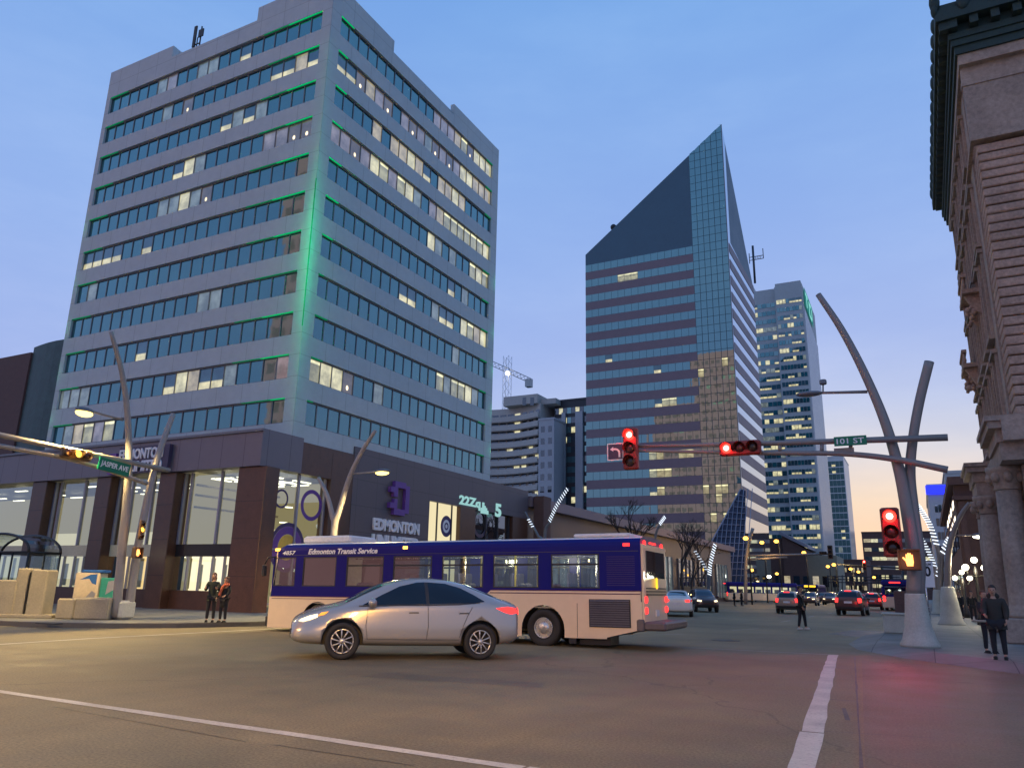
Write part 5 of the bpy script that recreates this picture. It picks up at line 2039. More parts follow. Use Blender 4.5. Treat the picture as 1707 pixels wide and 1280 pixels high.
def sedan(name, label, paint_m, loc, rz, sc, lights_on=True, group=None):
    t = thing(name, label, 'car', loc, rz, group)
    t.scale = (sc, sc, sc * 1.035)
    body, tree = car_body('body', SEDAN, paint_m, t, [(1.32, .33, .385, .62), (-1.32, .33, .385, .62)])
    for sd in (1, -1):
        fw_ = [(0.98, .955), (.62, 1.14), (.28, 1.30), (-.05, 1.375), (-.2, 1.385), (-.24, .99)]
        rw = [(-.30, .992), (-.27, 1.385), (-.62, 1.365), (-.92, 1.29), (-1.18, 1.17), (-1.40, 1.05), (-1.2, 1.02)]
        patch('side_window', tree, fw_, 'y', sd, 0.008, 'car_glass', t)
        patch('side_window', tree, rw, 'y', sd, 0.008, 'car_glass', t)
        tr = patch('window_trim', tree, strip_poly([(1.05, .935), (.2, .965), (-.3, .975), (-.9, .995), (-1.3, 1.03)], 0.022), 'y', sd, 0.006, 'black_plastic', t)
        patch('pillar', tree, [(-.235, .99), (-.195, 1.385), (-.275, 1.385), (-.305, .99)], 'y', sd, 0.006, 'black_plastic', t)
        for pl in ([(.88, .90), (.90, .60), (.86, .36)], [(-.27, .97), (-.29, .6), (-.26, .36)], [(-1.18, 1.0), (-1.05, .78), (-.98, .62), (-.9, .4)], [(.86, .36), (-.9, .36)]):
            patch('door_seam', tree, strip_poly(pl, 0.013), 'y', sd, 0.003, 'seam', t, 0.1)
        patch('sill_shade', tree, [(.90, .36), (-.86, .34), (-.86, .25), (.90, .245)], 'y', sd, 0.003, 'seam' if paint_m == 'silver_paint' else 'black_plastic', t, 0.12)  # dark strip: shade of the crease along the sill put into the colour
        for hx in (.0, -.98):
            hb = patch('door_handle', tree, [(hx - .10, .845), (hx + .09, .84), (hx + .09, .872), (hx - .10, .878)], 'y', sd, 0.03, paint_m, t, 0.03)
            patch('handle_recess', tree, [(hx - .10, .825), (hx + .10, .82), (hx + .08, .842), (hx - .09, .846)], 'y', sd, 0.004, 'black_plastic', hb, 0.03)
        hl = patch('headlight', tree, [(1.80, .79), (1.95, .755), (2.10, .695), (2.15, .655), (2.06, .645), (1.93, .68), (1.80, .73)], 'y', sd, 0.010, 'headlight' if lights_on else 'lamp_chrome', t, 0.04)
        patch('turn_lamp', tree, [(1.60, .835), (1.74, .81), (1.80, .745), (1.68, .775)], 'y', sd, 0.014, 'turn_orange' if lights_on else 'lamp_chrome', hl, 0.03)
        tl = patch('tail_light', tree, [(-1.62, .935), (-1.86, .965), (-2.03, .94), (-2.06, .85), (-1.93, .83), (-1.8, .86)], 'y', sd, 0.010, 'tail_red' if lights_on else 'tail_red_dim', t, 0.04)
        patch('tail_light_end', tree, [(sd * .45, .93), (sd * .70, .96), (sd * .74, .82), (sd * .48, .82)], 'x', -1, 0.012, 'tail_red', tl, 0.05)
        patch('fog_light', tree, [(sd * .42, .40), (sd * .60, .44), (sd * .62, .54), (sd * .48, .50)], 'x', 1, 0.012, 'black_plastic', t, 0.04)
        mbm = MB()
        mbm.ball((.80, sd * .97, 1.0), .115, 12, 8, sc=(.75, 1.0, .72))
        mbm.tube([(.84, sd * .84, .965), (.81, sd * .93, .975)], .03, 6)
        mbm.build('mirror', paint_m, t)
    patch('windscreen', tree, [(1.28, .60), (1.28, -.60), (.62, -.52), (.62, .52)], 'z', 1, 0.008, 'car_glass', t)
    patch('rear_window', tree, [(-1.62, .56), (-1.62, -.56), (-1.05, -.5), (-1.05, .5)], 'z', 1, 0.008, 'car_glass', t)
    patch('grille', tree, [(-.42, .42), (.42, .42), (.36, .34), (-.36, .34)], 'x', 1, 0.012, 'black_plastic', t, 0.05)
    patch('licence_plate', tree, [(-.26, .66), (.26, .66), (.26, .78), (-.26, .78)], 'x', -1, 0.014, 'plate', t, 0.1)
    for ax in (1.32, -1.32):
        for sd in (1, -1):
            wheel(t, ax, sd * .775, .325, .215, sd)
    return t


# silver sedan crossing the junction in the foreground
cA, cB = gd(568, 1100), gd(800, 1100)
wb = (cA - cB).length
mid = (cA + cB) / 2
hd_ = math.atan2(cA.y - cB.y, cA.x - cB.x)
scs = wb / 2.64
nrm_ = V((-math.sin(hd_), math.cos(hd_), 0))
cl_ = mid - nrm_ * (.88 * scs)
sedan_car = sedan('silver_car', 'silver four-door sedan crossing the junction in front of the blue and cream bus', 'silver_paint', (cl_.x, cl_.y, 0), hd_, scs)

# ---- the big bus ---------------------------------------------------
BL, BW = 12.32, 2.48


def bus(name, label, loc, rz, pitch=0.0, group=None, inside=True):
    """x forward from the rear bumper, y to the left; panels around a lit saloon"""
    t = thing(name, label, 'bus', loc, rz, group)
    t.rotation_euler = (0, pitch, rz)
    hw = BW / 2
    wins = [(1.12, 2.50), (2.86, 4.25), (4.56, 5.90), (6.24, 7.58), (7.92, 9.28), (9.66, 10.95), (11.24, 12.10)]
    zs0, zs1 = 1.52, 2.42
    ra, fa = 2.74, 10.27
    mb = MB()

    def arch_wall(y, a, b, z0_, z1_, cx_, r_, cz, mi):
        """outer skin between x=a..b with a round wheel opening"""
        n = 16
        mb.face([(a, y, z0_), (cx_ - r_, y, z0_), (cx_ - r_, y, z1_), (a, y, z1_)], mi)
        mb.face([(cx_ + r_, y, z0_), (b, y, z0_), (b, y, z1_), (cx_ + r_, y, z1_)], mi)
        xs_ = [cx_ - r_ * math.cos(PI * k / n) for k in range(n + 1)]
        for p, q in zip(xs_, xs_[1:]):
            zp = cz + math.sqrt(max(0, r_ * r_ - (p - cx_) ** 2))
            zq = cz + math.sqrt(max(0, r_ * r_ - (q - cx_) ** 2))
            mb.face([(p, y, zp), (q, y, zq), (q, y, z1_), (p, y, z1_)], mi)
            yi = y - math.copysign(0.5, y)
            mb.face([(p, y, zp), (q, y, zq), (q, yi, zq), (p, yi, zp)], 2)
    for sd in (1, -1):
        y = sd * hw
        # cream lower panels (stepped up over the rear half)
        arch_wall(y, 0.95, 6.0, 0.26, 1.20, ra, 0.62, 0.46, 0)
        arch_wall(y, 6.0, 12.2, 0.26, 1.20, fa, 0.60, 0.46, 0)
        mb.face([(0.0, y, 0.52), (0.95, y, 0.30), (0.95, y, 1.20), (0.0, y, 1.20)], 0)
    mb.face([(0, -hw, 0.52), (0, hw, 0.52), (0, hw, 1.5), (0, -hw, 1.5)], 0)
    mb.face([(0, -hw, 0.52), (0, hw, 0.52), (0.95, hw, 0.30), (0.95, -hw, 0.30)], 2)
    mb.face([(0.95, -hw + 0.3, 0.3), (0.95, hw - 0.3, 0.3), (12.2, hw - 0.3, 0.3), (12.2, -hw + 0.3, 0.3)], 2)
    mb.build('lower_body', ['bus_cream', 'bus_trim', 'black_plastic'], t, fixn=False)
    # rear-half cream step and its sloping front edge
    mb = MB()
    for sd in (1, -1):
        y = sd * (hw + 0.004)
        for zz, mi in ((0, 0),):
            mb.face([(0.02, y, 1.2), (4.62, y, 1.2), (4.32, y, 1.45), (0.02, y, 1.45)], 0)
    mb.build('rear_panel', 'bus_cream', t, fixn=False)
    mb = MB()
    for sd in (1, -1):
        y = sd * (hw + 0.008)
        mb.face([(0.03, y, 1.40), (4.33, y, 1.40), (4.36, y, 1.375), (0.03, y, 1.375)])
        mb.face([(0.03, y, 1.475), (4.28, y, 1.475), (4.31, y, 1.452), (0.03, y, 1.452)])
        mb.face([(4.62, y, 1.205), (12.1, y, 1.205), (12.1, y, 1.225), (4.62, y, 1.225)])
        mb.face([(4.62, y, 1.14), (12.1, y, 1.14), (12.1, y, 1.155), (4.62, y, 1.155)])
    mb.build('stripe', 'bus_trim', t, fixn=False)
    # blue upper body: header, sills, window pillars
    mb = MB()
    for sd in (1, -1):
        y = sd * hw
        yi = sd * (hw - 0.07)
        mb.box((0.0, min(y, yi), 1.455), (4.3, max(y, yi), zs0))
        mb.box((4.3, min(y, yi), 1.20), (12.15, max(y, yi), zs0 - 0.06 if False else zs0))
        mb.box((0.0, min(y, yi), zs1), (12.0, max(y, yi), 2.62))
        prev = 0.0
        for a, b in wins + [(12.15, 12.16)]:
            if a - prev > 0.01:
                mb.box((prev, min(y, yi), zs0), (a, max(y, yi), zs1))
            prev = b
    # roof with rounded shoulders
    prof = [(hw, 2.62), (hw - 0.015, 2.72), (hw - 0.10, 2.81), (hw - 0.3, 2.86), (0, 2.90)]
    prof = prof + [(-a, b) for a, b in prof[-2::-1]]
    for p, q in zip(prof, prof[1:]):
        mb.face([(0.0, p[0], p[1]), (11.75, p[0], p[1]), (11.75, q[0], q[1]), (0.0, q[0], q[1])], 1 if abs(p[0]) < hw - 0.05 and abs(q[0]) < hw - 0.05 else 0, smooth=True)
    fr_ = [(x_ if False else p) for p in prof for x_ in (0,)]
    for p, q in zip(prof, prof[1:]):
        mb.face([(11.75, p[0], p[1]), (12.05, p[0] * 0.99, 2.60 + (p[1] - 2.62) * 0.45), (12.05, q[0] * 0.99, 2.60 + (q[1] - 2.62) * 0.45), (11.75, q[0], q[1])], 0, smooth=True)
    mb.face([(0.0, p[0], p[1]) for p in prof] , 0)
    mb.build('upper_body', ['bus_blue', 'bus_roof'], t, fixn=True)
    # rear end: grey cream back with window, louvres
    mb = MB()
    mb.box((-0.06, -hw + 0.04, 0.62), (-0.002, hw - 0.04, 2.66), 0)
    mb.box((-0.09, -hw + 0.3, 1.80), (-0.062, hw - 0.3, 2.5), 1)
    mb.box((-0.08, -hw + 0.02, 2.56), (-0.061, hw - 0.02, 2.64), 0)
    for k in range(3):
        mb.box((-0.10, -hw + 0.25, 1.36 + k * 0.08), (-0.061, hw - 0.25, 1.39 + k * 0.08), 2)
    mb.build('rear_wall', ['bus_cream', 'glass_dark', 'black_plastic'], t)
    mb = MB()
    mb.bbox((-0.32, 0, 0.60), (0.58, BW + 0.05, 0.22), ch=0.05)
    mb.bbox((0.05, 0, 0.62), (0.2, BW + 0.06, 0.3), ch=0.03)
    mb.build('rear_bumper', 'grille_grey', t)
    mb = MB()
    mb.box((-0.105, -0.15, 0.82), (-0.065, 0.15, 0.98))
    mb.build('licence_plate', 'plate', t)
    for sd in (1, -1):
        for zz, ms_ in ((1.25, 'tail_red'), (0.98, 'tail_red'), (2.68, 'tail_red')):
            mb = MB()
            mb.lathe([(0.085, 0), (0.085, -0.04), (0.02, -0.06)], (-0.062, sd * (hw - 0.16), zz) if zz < 2.6 else (-0.01, sd * (hw - 0.32), zz), 'x', 14)
            mb.build('tail_light', ms_, t)
    mb = MB()
    for dy in (-0.25, 0, 0.25):
        mb.box((-0.03, dy - 0.07, 2.70), (-0.004, dy + 0.07, 2.75))
    mb.build('marker_light', 'tail_red', t)
    text('route_number', '8', (-0.11, -0.10 + 0.3, 1.52), (0, -1, 0), (0, 0, 1), 0.24, 0.30, 'route_amber', t, 0.01, 0.05, world=False)
    for sd in (1, -1):
        mb = MB()
        mb.box((0.28, sd * hw, 2.60), (0.45, sd * (hw + 0.03), 2.68))
        mb.build('marker_light', 'tail_red', t)
        for xx in (7.1, 11.95):
            mb = MB()
            mb.box((xx, sd * (hw - 0.05 if xx > 11 else hw), 2.62), (xx + 0.14, sd * (hw + 0.035), 2.70))
            mb.build('marker_light', 'lamp_orange', t)
    # side radiator grille
    mb = MB()
    mb.box((0.3, hw + 0.002, 0.55), (1.42, hw + 0.02, 1.25), 0)
    for k in range(12):
        zz = 0.575 + k * 0.056
        mb.extrude([(0.33, hw + 0.021, zz), (0.33, hw + 0.05, zz), (0.33, hw + 0.024, zz + 0.04)], (1.06, 0, 0), 1)
    mb.build('radiator_grille', ['black_plastic', 'grille_grey'], t)
    mb = MB()
    for k in range(14):
        zz = 1.6 + k * 0.056
        mb.box((0.16, hw + 0.001, zz), (0.92, hw + 0.008, zz + 0.014))
    mb.build('louvre', 'purple_dark', t)
    # seams in the panels
    mb = MB()
    for xx in (1.75, 4.0, 5.4, 6.9, 8.4):
        mb.box((xx, hw + 0.001, 0.28), (xx + 0.012, hw + 0.004, 1.14))
    mb.box((0.05, hw + 0.001, 2.47), (11.6, hw + 0.004, 2.485))
    mb.build('panel_seam', 'seam', t)
    mb = MB()
    mb.box((1.8, hw - 0.05, 0.02 + 0.1), (2.0, hw - 0.01, 0.3))
    mb.box((0.9, hw - 0.9, 0.10), (1.75, hw - 0.15, 0.32), 0)
    mb.build('mudflap', 'black_plastic', t)
    # windows
    for sd in (1, -1):
        for i, (a, b) in enumerate(wins):
            mb = MB()
            y = sd * (hw - 0.025)
            r_ = 0.07
            cor = []
            for (cx_, cz_, a0) in ((b - r_, zs1 - r_, 0), (a + r_, zs1 - r_, 90), (a + r_, zs0 + r_, 180), (b - r_, zs0 + r_, 270)):
                for q in range(4):
                    an = rad(a0 + q * 30)
                    cor.append((cx_ + r_ * math.cos(an), y, cz_ + r_ * math.sin(an)))
            mb.face(cor)
            wn = mb.build('window', 'glass_dark' if i == 5 else 'bus_glass', t)
            mb = MB()
            if i < 5:
                mb.box((a, sd * (hw - 0.05), zs1 - 0.30), (b, sd * (hw - 0.005), zs1 - 0.25))
            mb.box((a, sd * (hw - 0.05), zs0), (b, sd * (hw - 0.005), zs0 + 0.035))
            mb.box((a, sd * (hw - 0.05), zs1 - 0.035), (b, sd * (hw - 0.005), zs1))
            mb.box((a, sd * (hw - 0.05), zs0 + 0.036), (a + 0.035, sd * (hw - 0.005), zs1 - 0.036))
            mb.box((b - 0.035, sd * (hw - 0.05), zs0 + 0.036), (b, sd * (hw - 0.005), zs1 - 0.036))
            mb.build('window_frame', 'black_plastic', wn)
    # front
    mb = MB()
    mb.face([(12.2, -hw + 0.02, 1.2), (12.2, hw - 0.02, 1.2), (12.05, hw - 0.04, 2.45), (12.05, -hw + 0.04, 2.45)])
    mb.build('windscreen', 'bus_glass', t)
    mb = MB()
    mb.face([(12.05, -hw + 0.04, 2.45), (12.05, hw - 0.04, 2.45), (12.05, hw - 0.03, 2.62), (12.05, -hw + 0.03, 2.62)], 1)
    mb.face([(12.2, -hw + 0.01, 0.3), (12.2, hw - 0.01, 0.3), (12.2, hw - 0.01, 1.2), (12.2, -hw + 0.01, 1.2)], 0)
    for sd in (1, -1):
        mb.face([(12.1, sd * hw, zs0), (12.2, sd * (hw - 0.01), 1.3), (12.06, sd * (hw - 0.03), 2.6), (11.95, sd * hw, 2.6)], 0)
    mb.bbox((12.24, 0, 0.45), (0.2, BW - 0.02, 0.34), 2, ch=0.04)
    mb.build('front', ['bus_cream', 'glass_dark', 'black_plastic'], t)
    mb = MB()
    for sd in (1, -1):
        mb.tube([(12.05, sd * (hw - 0.05), 2.45), (12.3, sd * (hw + 0.12), 2.4), (12.36, sd * (hw + 0.16), 2.2)], 0.025, 6)
        mb.bbox((12.37, sd * (hw + 0.16), 2.0), (0.1, 0.18, 0.36), ch=0.03)
    mb.build('mirror', 'black_plastic', t)
    for sd in (1, -1):
        mb = MB()
        mb.lathe([(0.10, 0), (0.10, 0.03), (0.02, 0.05)], (12.2, sd * 0.85, 0.8), 'x', 14)
        mb.build('headlight', 'headlight', t)
    # roof gear
    mb = MB()
    mb.bbox((10.5, 0, 2.99), (1.9, 1.5, 0.24), ch=0.06)
    mb.build('roof_unit', 'bus_roof', t)
    mb = MB()
    mb.bbox((1.2, 0, 2.93), (1.6, 1.6, 0.1), ch=0.03)
    mb.build('roof_hatch', 'bus_roof', t)
    text('lettering', 'Edmonton Transit Service', (10.78, hw + 0.002, 2.50), (-1, 0, 0), (0, 0, 1), 2.62, 0.17, 'sign_white', t, 0.006, 0.03, 0.25, world=False)
    text('lettering', '4857', (11.80, hw + 0.002, 2.49), (-1, 0, 0), (0, 0, 1), 0.52, 0.13, 'sign_white', t, 0.006, 0.02, 0.25, world=False)
    # saloon
    mb = MB()
    mb.box((0.15, -hw + 0.08, 1.0), (11.9, hw - 0.08, 1.04), 0)
    mb.box((0.15, -hw + 0.08, 2.56), (11.9, hw - 0.08, 2.6), 0)
    mb.box((0.12, -hw + 0.08, 1.04), (0.16, hw - 0.08, 2.56), 0)
    for k in range(10):
        xx = 1.0 + k * 0.9
        for y in (-0.95, -0.5):
            mb.bbox((xx, y, 1.36), (0.42, 0.42, 0.1), 1, ch=0.03)
            mb.bbox((xx - 0.22, y, 1.66), (0.08, 0.42, 0.6), 1, ch=0.03)
        if k % 3 != 1:
            for y in (0.55, 0.98):
                mb.bbox((xx, y, 1.30), (0.42, 0.42, 0.1), 1, ch=0.03)
                mb.bbox((xx - 0.22, y, 1.45), (0.08, 0.42, 0.4), 1, ch=0.03)
    for xx, mi, yy in ((3.15, 3, .4), (3.42, 3, -.3), (4.95, 3, .5), (5.35, 2, -.3), (2.05, 3, .3), (1.75, 3, -.4), (6.9, 3, .3), (8.6, 3, -.2), (3.9, 2, .5), (5.7, 3, .2)):
        mb.tube([(xx, yy, 1.04), (xx, yy, 2.56)], 0.03, 8, 2 if mi == 2 else 3)
    for xx in (3.2, 5.0):
        mb.box((xx - 0.06, 0.3, 1.2), (xx + 0.06, 0.42, 2.5), 2)
    mb.tube([(0.6, 0.45, 2.38), (10.5, 0.45, 2.38)], 0.02, 6, 3)
    for a, b in ((0.9, 2.3), (2.9, 4.0), (4.5, 6.0)):
        mb.box((a, 0.62, 2.52), (b, 0.72, 2.555), 4)
        mb.box((a, -0.72, 2.52), (b, -0.62, 2.555), 4)
    # driver's screen behind the dark cab window
    mb.box((9.5, 0.1, 1.04), (9.54, hw - 0.09, 2.5), 0)
    mb.build('saloon', ['bus_interior', 'seat_fabric', 'yellow_rail', 'steel_rail', 'bus_light'], t)
    for ax in (ra, fa):
        for sd in (1, -1):
            wheel(t, ax, sd * (hw - 0.17), 0.49, 0.29, sd, rim=0.55, plain=True)
    return t


bh = rad(3)                       # direction from front to rear, measured from +x
bd = V((math.cos(bh), math.sin(bh), 0))
bn = V((-bd.y, bd.x, 0))
pw = gd(905, 1076)
near_rear = pw + bd * 2.74
ctr = near_rear + bn * (BW / 2)
big_bus = bus('city_bus', 'blue and cream city bus crossing the junction behind the silver sedan', (ctr.x, ctr.y, 0), bh + PI, rad(0.7))
lamp('saloon_light', (ctr - bd * 3.2 + V((0, 0, 2.35))), (1.0, 0.88, 0.55), 70, 0.2)
lamp('saloon_light', (ctr - bd * 5.4 + V((0, 0, 2.35))), (1.0, 0.88, 0.55), 55, 0.2)
lamp('saloon_light', (ctr - bd * 1.6 + V((0, 0, 2.35))), (1.0, 0.95, 0.8), 30, 0.2)

SUV = [(-2.30, .50, .66, .75, .80, 1.08, .76, 1.20, .60), (-2.25, .40, .76, .72, .88, 1.12, .82, 1.35, .66), (-2.02, .34, .82, .70, .91, 1.14, .85, 1.66, .66), (-1.6, .32, .84, .68, .92, 1.13, .86, 1.73, .68), (-0.8, .30, .84, .66, .92, 1.11, .86, 1.76, .68),
       (0.0, .30, .84, .66, .92, 1.09, .86, 1.75, .67), (0.5, .30, .84, .66, .92, 1.08, .86, 1.66, .65), (1.0, .30, .84, .66, .92, 1.06, .84, 1.30, .66), (1.25, .32, .84, .66, .92, 1.04, .82, 1.12, .70), (1.8, .34, .80, .64, .91, .98, .78, 1.05, .66), (2.2, .38, .74, .60, .86, .88, .70, .95, .58), (2.32, .44, .62, .58, .72, .80, .60, .86, .46)]


def suv(name, label, paint_m, loc, rz, sc=0.97, head=False, group=None, lights=True):
    t = thing(name, label, 'car', loc, rz, group)
    t.scale = (sc, sc, sc)
    body, tree = car_body('body', SUV, paint_m, t, [(1.35, .36, .43, .64), (-1.35, .36, .43, .64)])
    for sd in (1, -1):
        patch('side_window', tree, [(.98, 1.12), (.5, 1.58), (.1, 1.66), (-.3, 1.67), (-.33, 1.12)], 'y', sd, 0.008, 'car_glass', t, 0.12)
        patch('side_window', tree, [(-.39, 1.12), (-.36, 1.67), (-1.5, 1.64), (-1.9, 1.5), (-1.95, 1.18)], 'y', sd, 0.008, 'car_glass', t, 0.12)
        patch('headlight', tree, [(sd * .45, .88), (sd * .74, .92), (sd * .78, .80), (sd * .5, .77)], 'x', 1, 0.012, 'headlight' if head else 'lamp_chrome', t, 0.06)
        patch('tail_light', tree, [(sd * .62, 1.18), (sd * .80, 1.20), (sd * .84, .90), (sd * .66, .88)], 'x', -1, 0.012, 'tail_red' if lights else 'tail_red_dim', t, 0.06)
        patch('tail_light', tree, [(-2.02, 1.20), (-2.20, 1.16), (-2.26, .92), (-2.1, .92)], 'y', sd, 0.012, 'tail_red' if lights else 'tail_red_dim', t, 0.06)
        mbm = MB()
        mbm.ball((.86, sd * 1.0, 1.16), .13, 10, 7, sc=(.7, 1.0, .8))
        mbm.tube([(.88, sd * .86, 1.1), (.86, sd * .95, 1.13)], .035, 6)
        mbm.build('mirror', paint_m, t)
    patch('windscreen', tree, [(1.16, .62), (1.16, -.62), (.55, -.56), (.55, .56)], 'z', 1, 0.008, 'car_glass', t, 0.1)
    patch('rear_window', tree, [(-.62, 1.26), (.62, 1.26), (.54, 1.6), (-.54, 1.6)], 'x', -1, 0.010, 'car_glass', t, 0.1)
    patch('brake_light', tree, [(-.22, 1.64), (.22, 1.64), (.22, 1.69), (-.22, 1.69)], 'x', -1, 0.014, 'tail_red' if lights else 'tail_red_dim', t, 0.1)
    patch('licence_plate', tree, [(-.26, .84), (.26, .84), (.26, .98), (-.26, .98)], 'x', -1, 0.014, 'plate', t, 0.1)
    patch('grille', tree, [(-.42, .68), (.42, .68), (.40, .86), (-.40, .86)], 'x', 1, 0.012, 'black_plastic', t, 0.08)
    patch('rear_bumper', tree, [(-.78, .44), (.78, .44), (.80, .62), (-.80, .62)], 'x', -1, 0.012, 'black_plastic', t, 0.1)
    patch('front_bumper', tree, [(-.74, .44), (.74, .44), (.76, .60), (-.76, .60)], 'x', 1, 0.012, 'black_plastic', t, 0.1)
    for ax in (1.35, -1.35):
        for sd in (1, -1):
            wheel(t, ax, sd * .80, .36, .23, sd, 6)
    return t


def on_road(px, py):
    p = gd(px, py)
    return (p.x, p.y, 0)


HP = PI / 2
g_ = 'cars waiting and driving on the avenue'
ps_ = suv('parked_suv', 'dark brown SUV with glowing headlights facing the junction beyond the bus rear', 'dark_red_paint', on_road(1172, 1019), -HP + 0.42, 0.95, True, g_, False)
s1 = sedan('white_car', 'white sedan with red tail lights, partly hidden behind the bus rear corner', 'white_paint', on_road(1131, 1026), HP + 0.25, 1.0, False, g_)
suv('light_car', 'pale tan wagon with red tail lights beside the pedestrian in the roadway', 'tan_paint', on_road(1318, 1022), HP + 0.04, 0.92, False, g_)
suv('dark_suv', 'dark red SUV braking with all tail lights lit in the right lane', 'dark_red_paint', on_road(1423, 1025), HP - 0.05, 1.02, False, g_)
q = suv('distant_car', 'far dark car with red tail lights beside the purple bus', 'dark_paint', on_road(1474, 1006), HP, 1.0, False, g_)
for (px, py, rz, lab) in ((1352, 1009, -HP, 'oncoming far car in front of the amber-signed bus'), (1385, 1008, -HP, 'oncoming far car left of the braking dark red SUV'), (1395, 1001, -HP, 'farthest oncoming car, barely seen above the dark red SUV'), (1447, 1002, HP, 'small far car with tail lights left of the purple bus'), (1372, 1005, -HP, 'oncoming far car between two others near the amber-signed bus')):
    c_ = dup(ps_ if rz < 0 else q, on_road(px, py), rz, lab, g_)
mat('red_paint', (0.35, 0.02, 0.02), 0.3, rvar=0.015, var=0.02, coat=0.7)
suv('red_car', 'red hatchback with bright tail lights stopped left of the purple bus', 'red_paint', on_road(1457, 1016), HP, 0.95, False, g_)
rc = bpy.data.objects['red_car']
for (px, py, lab) in ((1436, 1003, 'far red car beyond the braking dark red SUV'), (1405, 1003, 'far red car left of the braking dark red SUV'), (1478, 1000, 'farthest red car beside the purple bus roof line')):
    dup(rc, on_road(px, py), HP, lab, g_)
for px, py, w_ in ((1423, 1026, 10), (1457, 1017, 10), (1318, 1024, 6), (1495, 1019, 16)):
    p_ = on_road(px, py)
    lamp('brake_glow', (p_[0], p_[1] - 2.9, 0.9), (1, .04, .03), w_, .15)
for px, py in ((1345, 1001), (1360, 1001), (1378, 1000), (1392, 1000)):
    pass

for px, py in ((1352, 1008), (1385, 1007), (1372, 1004)):
    p_ = on_road(px, py)
    lamp('headlight_glow', (p_[0], p_[1] - 3.2, .9), (1, .8, .5), 40, .15)

# far buses: a simpler body with the same livery
def far_bus(name, label, loc, rz, sign_on=True, L_=11.5, group='city buses down the avenue'):
    t = thing(name, label, 'bus', loc, rz, group)
    hw = 1.24
    mb = MB()
    mb.bbox((L_ / 2, 0, 0.8), (L_, 2 * hw, 1.06), 0, ch=0.06)
    mb.bbox((L_ / 2, 0, 2.62), (L_, 2 * hw, 0.6), 1, ch=0.14)
    for k in range(9):
        for sd in (1, -1):
            xx = 0.05 + k * (L_ - 0.4) / 8
            mb.box((xx, sd * (hw - 0.06), 1.331), (xx + 0.28, sd * (hw - 0.001), 2.319), 1)
    mb.box((0.02, -hw + 0.07, 1.332), (0.08, hw - 0.07, 2.318), 1)
    mb.build('body', ['bus_cream', 'bus_blue'], t)
    mb = MB()
    for sd in (1, -1):
        mb.face([(0.1, sd * (hw - 0.04), 1.33), (L_ - 0.1, sd * (hw - 0.04), 1.33), (L_ - 0.1, sd * (hw - 0.04), 2.32), (0.1, sd * (hw - 0.04), 2.32)])
    mb.build('side_windows', 'glass_clear', t)
    mb = MB()
    mb.box((0.3, -0.05, 1.4), (L_ - 0.5, 0.05, 2.25))
    for k in range(7):
        mb.box((0.7 + k * 1.5, -0.9, 1.35), (1.1 + k * 1.5, 0.9, 1.9), 1)
    mb.build('saloon', ['room_cream', 'seat_fabric'], t)
    mb = MB()
    mb.face([(L_ + 0.01, -hw + 0.1, 1.1), (L_ + 0.01, hw - 0.1, 1.1), (L_ + 0.01, hw - 0.1, 2.4), (L_ + 0.01, -hw + 0.1, 2.4)])
    mb.build('windscreen', 'glass_dark', t)
    mb = MB()
    mb.box((L_ + 0.01, -0.9, 2.46), (L_ + 0.04, 0.9, 2.78))
    mb.build('route_sign', 'route_amber' if sign_on else 'black_plastic', t)
    for sd in (1, -1):
        mb = MB()
        mb.lathe([(0.12, 0), (0.12, 0.03), (0.02, 0.06)], (L_ + 0.02, sd * 0.9, 0.75), 'x', 12)
        mb.build('headlight', 'headlight', t)
        for zz in (1.0, 1.3):
            mb = MB()
            mb.lathe([(0.13, 0), (0.13, -0.03), (0.02, -0.06)], (-0.02, sd * 1.05, zz), 'x', 12)
            mb.build('tail_light', 'tail_red', t)
    mb = MB()
    mb.box((-0.03, -0.95, 1.55), (-0.002, 0.95, 2.3))
    mb.build('rear_window', 'glass_dark', t)
    mb = MB()
    mb.box((-0.03, -0.5, 2.62), (-0.002, 0.5, 2.74))
    mb.build('marker_light', 'tail_red', t)
    for ax in (2.6, L_ - 2.6):
        for sd in (1, -1):
            wheel(t, ax, sd * (hw - 0.16), 0.48, 0.28, sd, rim=0.55, plain=True)
    return t


p = gd(1212, 1003)
fb1 = far_bus('city_bus', 'blue city bus stopped along the left kerb below the glass atrium', (p.x - 1, p.y + 3, 0), HP * 0.42, False, 11.5)
p = gd(1293, 1002)
fb2 = dup(fb1, (p.x - 3, p.y, 0), HP * 0.42, 'second blue city bus at the left kerb before the brick hall')
p = gd(1352, 1004)
far_bus('city_bus', 'oncoming city bus with a glowing amber route sign', (p.x, p.y + 11.5, 0), -HP, True, 11.5)
p = gd(1496, 1018)
far_bus('city_bus', 'purple blue bus seen from behind, braking beside the right signal pole', (p.x, p.y, 0), HP - 0.03, False, 11.5)
# ------------------------------------------------------------------ signal masts and light poles
mat('signal_case', (0.09, 0.05, 0.022), 0.45)
mat('mast_paint', (0.25, 0.22, 0.205), 0.45, 0.2, var=0.1, nscale=3)
mat('signal_case_redlit', (0.22, 0.022, 0.015), 0.45)  # red spill from the lit lens put into the housing colour
mat('lens_off', (0.03, 0.012, 0.01), 0.2)


def frame(o, right, front):
    """matrix with local x = right, local y = front, z up"""
    r_ = V(right).normalized()
    f_ = V(front).normalized()
    u_ = r_.cross(f_)
    m = Matrix((r_, f_, u_)).transposed().to_4x4()
    return Matrix.Translation(V(o)) @ m


